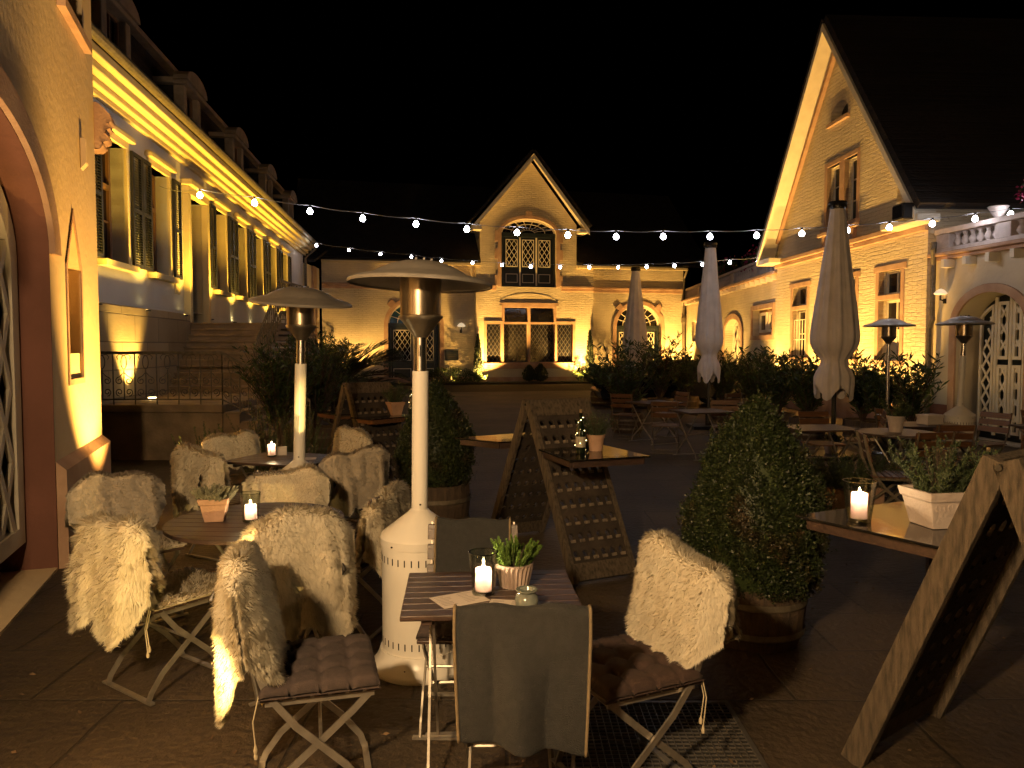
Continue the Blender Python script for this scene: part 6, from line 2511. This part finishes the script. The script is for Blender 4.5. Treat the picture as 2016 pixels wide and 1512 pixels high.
for u, w_, lab, sd in ((890, 1.5, 'low clipped dark hedge clump left of the bay', 5), (1190, 1.3, 'low dark hedge clump right of the bay', 6)):
    s_ = FC.fp(u, 750, -1.2)[0]
    T = thing('low_hedge', lab, 'hedge', FC.w(s_, -1.0, .1), FC.ang)
    c, d = blob_leaves(2500, 0, 0, .25, w_, .4, .38, .1, sd)
    leaf_obj('foliage', [leaves(c, d, .09, sd)], 'olean', T)
    MB().tube([(0, 0, 0), (0, 0, .3)], .04, 6).build('stem', 'bark', T)
# pots at the tower jamb
p = gp(106, 1076)
herb_pot('white round pot with a small dark shrub beside the tower gateway', (p.x + .03, p.y + .05, 0), .07, .095, .16, 'whitepot', ph=.16, n=50, seed=21, nl=.025, r=.10, lean=1.0)
p = gp(80, 1082)
herb_pot('low white box pot in front of the tower gateway jamb', (p.x + .02, p.y, 0), .07, .085, .115, 'whitepot', 'square', ph=.10, n=40, seed=22, nl=.022, r=.09, lean=.8, rz=.3)
# tiny pot inside the slit window
sp_ = FT.w(sm, .12, slz + .22)
herb_pot('tiny pale pot with a green plant on the sill of the slit window', (sp_.x, sp_.y, sp_.z), .04, .055, .16, 'whitepot', ph=.22, n=12, seed=25, nl=.05, r=.04)
# herbs and planters in the dark right part
T = thing('planter', 'low terracotta trough full of grassy herbs right of the big box bush', 'planter', (3.62, 8.1, 0), .1)
k = MB()
k.box(-.30, .30, -.16, .16, 0, .24)
frame_rect(k, -.33, .33, -.19, .19, .05, .0, .0)
k = MB()
k.box(-.30, .30, -.16, .16, 0, .22)
k.box(-.33, .33, -.19, .19, .221, .27)
k.build('trough', 'terra', T, bevel=.01)
leaf_obj('foliage', [sprigs(160, .42, .36, 31, lean=.55, needles=60, nl=.06, z0=.24, asp=8, zbase=.0, sx=1.1, sy=.6)], 'rosem', T)
for i, (x, y, lab) in enumerate(((4.55, 9.0, 'pale pot standing near the dark tables left of the chrome heater'), (5.05, 12.0, 'pale pot at the foot of the tallest parasol'), (5.7, 12.2, 'white pot left of the chrome heater foot'))):
    herb_pot(lab, (x, y, .745 if i == 0 else 0), .07, .10, .19, 'whitepot', ph=.25, n=20, seed=50 + i, nl=.05)
round_table('dark round table under the pot left of the chrome heater', (4.55, 9.0), .45)

# ---------------------------------------------------------------- dark tables and chairs on the right
dark = 'empty folding chairs in the dark right half'
proto = make_chair('nearer wooden folding chair with slatted seat catching yellow light', (3.86, 7.7), -15, dark, wood='slatr', metal='iron')
back = [(5.05, 8.9, 90, 'orange backed folding chair in front of the white heater at the gate'), (5.95, 8.7, 85, 'orange backed folding chair at the right edge'),
        (4.35, 8.15, 100, 'folding chair standing just right of the grassy trough'), (3.3, 9.6, 40, None), (4.2, 10.2, -80, None), (3.1, 10.8, 150, None), (4.9, 10.6, 160, None),
        (6.3, 10.2, 200, None), (5.6, 10.9, 20, None), (2.55, 12.6, 75, None), (3.5, 12.4, -100, None), (4.3, 12.9, 30, None), (7.4, 10.4, -80, None), (2.2, 14.6, 60, None), (3.1, 14.9, 200, None),
        (4.1, 14.8, 120, None), (7.2, 9.0, 120, None)]
for x, y, ph, lab in back:
    dup(proto, (x, y, 0), face(ph), lab or 'dark folding chair standing among the unlit tables on the right')
tdark = slat_table('dark slatted table catching yellow light right of the big box bush', (3.85, 9.5), .1, .8, .7, 8, gt)
for x, y, rz in ((3.0, 12.0, .3), (5.4, 9.9, -.1), (6.9, 9.6, .2), (4.2, 13.6, 0.1), (2.6, 13.9, .5)):
    dup(tdark, (x, y, 0), rz, 'unlit dark folding table among the chairs on the right', gt)
T = thing('serviette_box', 'pale box lying on the dark table before the lattice gate', 'box', (5.45, 9.9, .747), .3)
k = MB()
k.box(-.13, .13, -.09, .09, 0, .10)
k.box(-.14, .14, -.10, .10, .101, .125)
k.build('carton', 'paper', T, bevel=.004)

# ---------------------------------------------------------------- closed parasols
def parasol(label, x, y, zt, zb, R, seed, tie=.30):
    T = thing('closed_parasol', label, 'parasol', (x, y, 0), 0, 'closed taupe parasols')
    nz, nt2 = 34, 72
    V = []
    rg = random.Random(seed)
    ph = [rg.random() * 6.28 for _ in range(6)]
    for i in range(nz):
        t = i / (nz - 1)
        z = zt - (zt - zb) * t
        base = .115 + (R - .115) * min(1, (t / .68)) ** .95
        if t > .62:
            f = (t - .62) / .38
            neck = math.exp(-((f - .40) / .22) ** 2)
            base = R * (1 - .36 * neck) * (1 - .15 * f)
        if t > .72:
            f = (t - .72) / .28
            base = R * (1 - .42 * math.exp(-((f - .38) / .20) ** 2)) * (1 - .22 * f)
        elif t > .62:
            base = .115 + (R - .115) * min(1, (t / .68)) ** .95
        for j in range(nt2):
            th = 2 * math.pi * j / nt2
            fold = .15 * abs(math.sin(th * 5 + ph[0] + t * .5)) + .09 * abs(math.sin(th * 11 + ph[1] - t * .9)) + .03 * math.sin(th * 23 + ph[2])
            r = base * (.86 + fold * min(1, .35 + t * 1.2))
            zz = z
            if i == nz - 1:
                zz = z + .10 * math.sin(th * 4 + ph[3])
            V.append((r * math.cos(th), r * math.sin(th), zz))
    F_ = [(i * nt2 + j, i * nt2 + (j + 1) % nt2, (i + 1) * nt2 + (j + 1) % nt2, (i + 1) * nt2 + j) for i in range(nz - 1) for j in range(nt2)]
    m = MB()
    m.add(V, F_)
    m.build('canopy', 'canvas', T, smooth=True)
    k = MB()
    k.lathe([(.05, zt + .10), (.13, zt + .10), (.14, zt + .07), (.12, zt + .03), (.11, zt - .02)], 24)
    for j in range(8):
        th = j * math.pi / 4
        k.beam((.12 * math.cos(th), .12 * math.sin(th), zt + .06), (.135 * math.cos(th), .135 * math.sin(th), zt + .0), .03, .02)
    k.build('crown', 'blackm', T)
    MB().tube([(0, 0, .05), (0, 0, zt + .02)], .035, 12).build('pole', 'blackm', T)
    k = MB()
    k.box(-.4, .4, -.4, .4, 0, .07)
    k.lathe([(.07, .07), (.07, .35), (.045, .38)], 12)
    k.build('base', 'blackm', T, bevel=.01)
    return T
def par(u, vt, vb, Y, R, lab, sd):
    x = (u - 1008) / 1500 * Y
    zt = dp(u, vt, Y).z
    zb = dp(u, vb, Y).z
    parasol(lab, x, Y, zt, zb, R, sd)
par(1643, 410, 775, 12.0, .34, 'tallest closed parasol, in front of the gabled house', 1)
par(1396, 487, 745, 16.4, .27, 'middle closed parasol in front of the far terrace wing', 2)
par(1250, 533, 745, 22.0, .34, 'farthest closed parasol before the right arched door', 3)

# ---------------------------------------------------------------- parked car behind the shrubs
T = thing('parked_car', 'low black car parked behind the shrubs before the far terrace wing', 'car', (4.75, 22.6, 0), .06)
def car_part(prof, ys):
    """ys: list of (half width factor, y) slices"""
    m = MB()
    n = len(prof)
    V, F_ = [], []
    for f, y in ys:
        for x, z in prof:
            V.append((x * (1 if f == 1 else f) , y, z))
    return V
body = [(-2.25, .32), (-2.28, .55), (-2.1, .70), (-1.1, .86), (-.2, .90), (1.2, .93), (2.1, .90), (2.28, .72), (2.30, .40), (2.2, .28)]
def wheelcut(x0):
    return [(x0 + .38 * math.cos(math.pi * i / 8), .28 + .38 * math.sin(math.pi * i / 8)) for i in range(9)]
outl = [(-2.25, .28)] + wheelcut(-1.45)[::-1] + wheelcut(1.35)[::-1] + [(2.22, .28), (2.32, .50), (2.28, .78), (2.12, .92), (1.2, .95), (-.3, .92), (-1.2, .86), (-2.12, .68), (-2.3, .48)]
k = MB()
k.wall(outl, [], -.86, .86)
k.build('body', 'carp', T, bevel=.07, smooth=True, auto=40)
cab = [(-.95, .90), (-.25, 1.26), (.35, 1.34), (1.0, 1.27), (1.75, .93)]
k = MB()
n_ = len(cab)
vs = []
for y, f, dz_ in ((-.80, 1, 0), (-.62, .90, 1), (.62, .90, 1), (.80, 1, 0)):
    vs += [(.35 + (x - .35) * f, y, z) for x, z in cab]
vs = []
for y, top in ((-.82, 0), (-.60, 1), (.60, 1), (.82, 0)):
    for x, z in cab:
        vs.append((x, y if z < 1 else math.copysign(.60, y), z))
k = MB()
lo = [(x, z) for x, z in cab]
V = [(x, (-.82 if z < 1 else -.62), z) for x, z in cab] + [(x, (.82 if z < 1 else .62), z) for x, z in cab]
F_ = [tuple(range(5))[::-1], tuple(range(5, 10))] + [(i, (i + 1) % 5, 5 + (i + 1) % 5, 5 + i) for i in range(5)]
k.add(V, F_)
k.build('cabin_glass', 'carg', T, bevel=.03, smooth=True, auto=40)
k = MB()
for sg in (-1, 1):
    k.path([(-.98, sg * .825, .90), (-.25, sg * .63, 1.28), (.35, sg * .63, 1.36), (1.0, sg * .63, 1.29), (1.78, sg * .825, .93)], .05, .05, up=(0, 1, 0))
    k.path([(.45, sg * .83, .93), (.5, sg * .63, 1.34)], .05, .05, up=(0, 1, 0))
k.box(-.2, 1.0, -.62, .62, 1.30, 1.375)
k.build('roof', 'carp', T, bevel=.02)
for x in (-1.45, 1.35):
    for sg in (-1, 1):
        w_ = MB()
        w_.lathe([(.20, -.11), (.31, -.11), (.33, -.07), (.33, .07), (.31, .11), (.20, .11)], 28, cap=False)
        w_.xform(Matrix.Rotation(math.pi / 2, 4, 'X'))
        wo = w_.build('wheel', 'tyre', T, smooth=True, auto=40, loc=(x, sg * .78, .33))
        r_ = MB()
        r_.lathe([(.20, .02), (.205, .09), (.18, .10), (0, .03)], 24)
        for j in range(5):
            th = j * 2 * math.pi / 5
            r_.beam((0, 0, .09), (.19 * math.cos(th), .19 * math.sin(th), .09), .045, .03)
        r_.xform(Matrix.Rotation(-math.pi / 2 * sg * -1, 4, 'X'))
        r_.build('rim', 'rim', wo)
k = MB()
for sg in (-1, 1):
    MB().box(2.14, 2.30, sg * .72 - .14, sg * .72 + .14, .76, .86).build('taillight', 'redl', T, bevel=.02)
    MB().box(-2.24, -2.12, sg * .66 - .15, sg * .66 + .15, .56, .66).build('headlight', 'pane', T, bevel=.02)

# ---------------------------------------------------------------- drain grate
gpts = [gp(1160, 1268), gp(1365, 1310), gp(1482, 1425), gp(1150, 1425)]
T = thing('drain_grate', 'galvanised mesh drain grate let into the paving before the big box bush', 'grate', (.62, 3.28, 0), .0)
k = MB()
X0, X1, Y0, Y1 = -.42, .42, -.30, .36
k.box(X0, X1, Y0, Y1, .003, .006)
k.build('pit', 'pit', T)
k = MB()
frame_rect(k, X0, X1, 0, Y1 - Y0, .03, 0, .001)
k = MB()
k.box(X0 - .02, X1 + .02, Y0 - .02, Y0, .004, .016)
k.box(X0 - .02, X1 + .02, Y1, Y1 + .02, .004, .016)
k.box(X0 - .02, X0, Y0, Y1, .004, .016)
k.box(X1, X1 + .02, Y0, Y1, .004, .016)
n_ = 26
for i in range(1, n_):
    x = X0 + (X1 - X0) * i / n_
    k.box(x - .0015, x + .0015, Y0, Y1, .007, .014)
for i in range(1, 21):
    y = Y0 + (Y1 - Y0) * i / 21
    k.box(X0, X1, y - .0015, y + .0015, .0065, .0132)
k.build('mesh_bars', 'grate', T)

# ---------------------------------------------------------------- festoon lights
mt['whitearm'] = mt['white']
mt['cablem'] = M('grey_cable', (.25, .25, .26), scale=5, rough=.6)
def festoon(label, pix, start, end, Y0, Y1, grp='festoon light strings'):
    T = thing('festoon_lights', label, 'string lights', start, 0, grp)
    o = Vector(start)
    us = [p[0] for p in pix]
    pts = []
    for u, v in pix:
        f = (u - us[0]) / (us[-1] - us[0])
        pts.append(dp(u, v - 7, Y0 + (Y1 - Y0) * f))
    chain = [o] + pts + [Vector(end)]
    cab_ = []
    for i in range(len(chain) - 1):
        a, b = chain[i], chain[i + 1]
        L = (b - a).length
        for j in range(6):
            t = j / 6
            q = a + (b - a) * t
            q.z -= .028 * L * 4 * t * (1 - t)
            cab_.append(q - o)
    cab_.append(chain[-1] - o)
    MB().tube(cab_, .006, 5).build('cable', 'cablem', T)
    sock = MB().lathe([(.018, -.055), (.018, -.01), (.012, 0), (0, 0)], 10)
    bulb = MB().lathe([(0, -.156), (.026, -.150), (.043, -.130), (.048, -.108), (.040, -.082), (.018, -.052)], 14)
    s0 = b0 = None
    for i, p in enumerate(pts):
        if s0 is None:
            s0 = s = sock.build('socket', 'blackm', T)
            b0 = b = bulb.build('bulb', 'bulb', s0, smooth=True)
        else:
            s = s0.copy()
            b = b0.copy()
            COL.objects.link(s)
            COL.objects.link(b)
            b.parent = s
        s.location = p - o
    return T
up1 = [(393, 379), (501, 394), (610, 411), (714, 425), (819, 436), (919, 446), (1018, 453), (1118, 458), (1213, 461), (1306, 461), (1398, 461), (1490, 459), (1579, 455), (1668, 449), (1751, 443), (1836, 436), (1920, 426), (1990, 417)]
s0_, z0_ = FB.fp(322, 366, -.1)
st = FB.w(s0_, -.02, z0_)
festoon('near string of round bulbs crossing high over the whole courtyard', up1, st, tuple(dp(2080, 404, 13.8)), 13.0, 13.8)
lo1_ = [(623, 485), (687, 494), (749, 502), (810, 507), (869, 515), (930, 519), (988, 523), (1045, 526), (1103, 527), (1160, 527), (1217, 527), (1273, 526), (1328, 524), (1383, 521), (1437, 517), (1492, 514)]
festoon('far string of small bulbs running below the loft gable', lo1_, tuple(dp(600, 479, 31.6)), tuple(dp(1529, 505, 22.6)), 30.5, 23.4)

# ---------------------------------------------------------------- architectural uplights
def ul(F, u, yoff, power, cone, label, z=.03, lean=.18, v=740, xoff=0, **kw):
    power *= 2.7 if F is FC else (1.5 if F is FG else 2.0)
    cone = 112
    lean = .22
    yoff -= .45
    kw.setdefault('blend', .5)
    s_ = F.fp(u, v, yoff)[0]
    a = F.w(s_, yoff, z)
    b = F.w(s_ + xoff, yoff + lean, z + 1.0)
    return uplight(a, b, power, cone, label, **kw)
ul(FC, 957, -.85, 620, 120, 'glowing ground light at the left foot of the bay', z=.13, lean=.30)
ul(FC, 1143, -.85, 620, 120, 'glowing ground light at the right foot of the bay', z=.13, lean=.30)
ul(FC, 700, -.9, 800, 120, 'ground light behind the palm left of the blue fanlight door', lean=.25)
ul(FC, 893, -.8, 170, 110, 'dim ground light below the wall plaque', lean=.3)
ul(FC, 1200, -.8, 380, 110, 'ground light left of the right arched door', lean=.3)
ul(FC, 1325, -.8, 620, 120, 'ground light at the right end of the back wing', lean=.3)
ul(FL, 1385, -.7, 340, 120, 'ground light left of the small arched gate', lean=.25, v=690)
ul(FL, 1474, -.7, 560, 120, 'ground light right of the small arched gate', lean=.25, v=690)
ul(FG, 1543, -.6, 560, 120, 'ground light at the far corner of the gabled house', lean=.28, v=690)
ul(FG, 1610, -.6, 460, 120, 'ground light between the far and middle windows of the gabled house', lean=.28, v=690)
ul(FG, 1706, -.6, 300, 120, 'ground light between the middle and right windows of the gabled house', xoff=-.5, lean=.28, v=690)
ul(FG, 1796, -.6, 10, 120, 'ground light at the near corner of the gabled house', lean=.28, v=690)
ul(FR, 1840, -.9, 2, 130, 'dim ground light below the downpipe', lean=.3, v=700)
for i, k in enumerate((-.45, .5, 1.5, 2.5, 3.5, 4.5, 5.5, 6.5)):
    s_ = S1 + SP * k
    a = FB.w(s_, -.075 if s_ > dc else -.135, 2.40)
    lab = ['first wall uplight beside the tower, below the nearest window', 'wall uplight between the first two shuttered windows', 'wall uplight left of the house door', 'wall uplight right of the house door',
           'wall uplight between the third and fourth shuttered windows', 'wall uplight between the fourth and fifth shuttered windows', 'wall uplight between the two farthest shuttered windows', 'wall uplight at the far end of the shuttered house'][i]
    T = uplight(a, a + FB.n * .0 + Vector((0, 0, 1)), 420 if k < 2 else 480, 112, lab, blend=.9, color=(1, .56, .06))
    for c_ in T.children:
        c_.scale = (.6, .6, .6)
        if c_.type == 'LIGHT':
            c_.location = -FB.n * .5 + Vector((0, 0, .06))
s_ = FB.fp(250, 650, -.12)[0]
T = uplight(FB.w(s_, -.50, TZ + .02), FB.w(s_, -.12, TZ + .9), 330, 80, 'light on the landing shining up the sandstone base', color=(1, .60, .12))
T.children[0].scale = T.children[1].scale = (.3, .3, .3)
# tower wall washer and the low spot that hits the sheepskins
uplight(FT.w(TL - .95, -1.05, .03), FT.w(TL - .80, -.32, 1.5), 760, 74, 'ground light washing up the tower corner')
sp0 = Vector((-.98, .55, .14))
T = thing('wall_spotlight', 'small ground spotlight before the viewer aimed at the sheepskins', 'spotlight', sp0)
MB().lathe([(.05, -.06), (.055, .04), (.04, .05), (0, .05)], 16).build('housing', 'blackm', T)
tgt = Vector((-1.13, 2.84, .60)) - sp0
dirv = tgt.normalized()
lamp('lamp', 'SPOT', tuple(dirv * .09), 1700, (1, .64, .18), T, .02, target=tuple(dirv * 1.2), cone=9.5, blend=.6)
lamp('lamp', 'SPOT', tuple(dirv * .09 + Vector((0, 0, .03))), 170, (1, .66, .20), T, .02, target=tuple(Vector((-1.72, 3.7, .62)) - sp0), cone=26, blend=1.0)

uplight(FT.w(3.2, -.5, .03), FT.w(3.9, -.15, 1.6), 800, 80, 'added unseen ground light at the foot of the tower left of the viewer', color=(1, .60, .22))  # extra lamp added out of view to brighten the tower wall

# a little dry litter on the paving
rg = np.random.default_rng(99)
n_ = 260
x_ = rg.uniform(-2.6, 3.2, n_)
y_ = rg.uniform(2.6, 9.0, n_)
c = np.stack([x_, y_, np.full(n_, .006)], 1)
d = np.stack([rg.normal(size=n_), rg.normal(size=n_), rg.random(n_) * .25], 1)
d /= np.linalg.norm(d, axis=1)[:, None]
V, Q = leaves(c, d, .028, 5, asp=1.9, jit=.05)
V[:, 2] = np.maximum(V[:, 2], .004)
mt['litter'] = M('dry_leaf_litter', (.16, .10, .05), (.07, .045, .025), scale=3, rough=.9, island=.5)
o = np_obj('leaf_litter', V, Q, np.zeros((0, 3)), 'litter')
tag(o, 'scattered dry leaf litter on the courtyard paving', 'leaf litter')
o['kind'] = 'stuff'
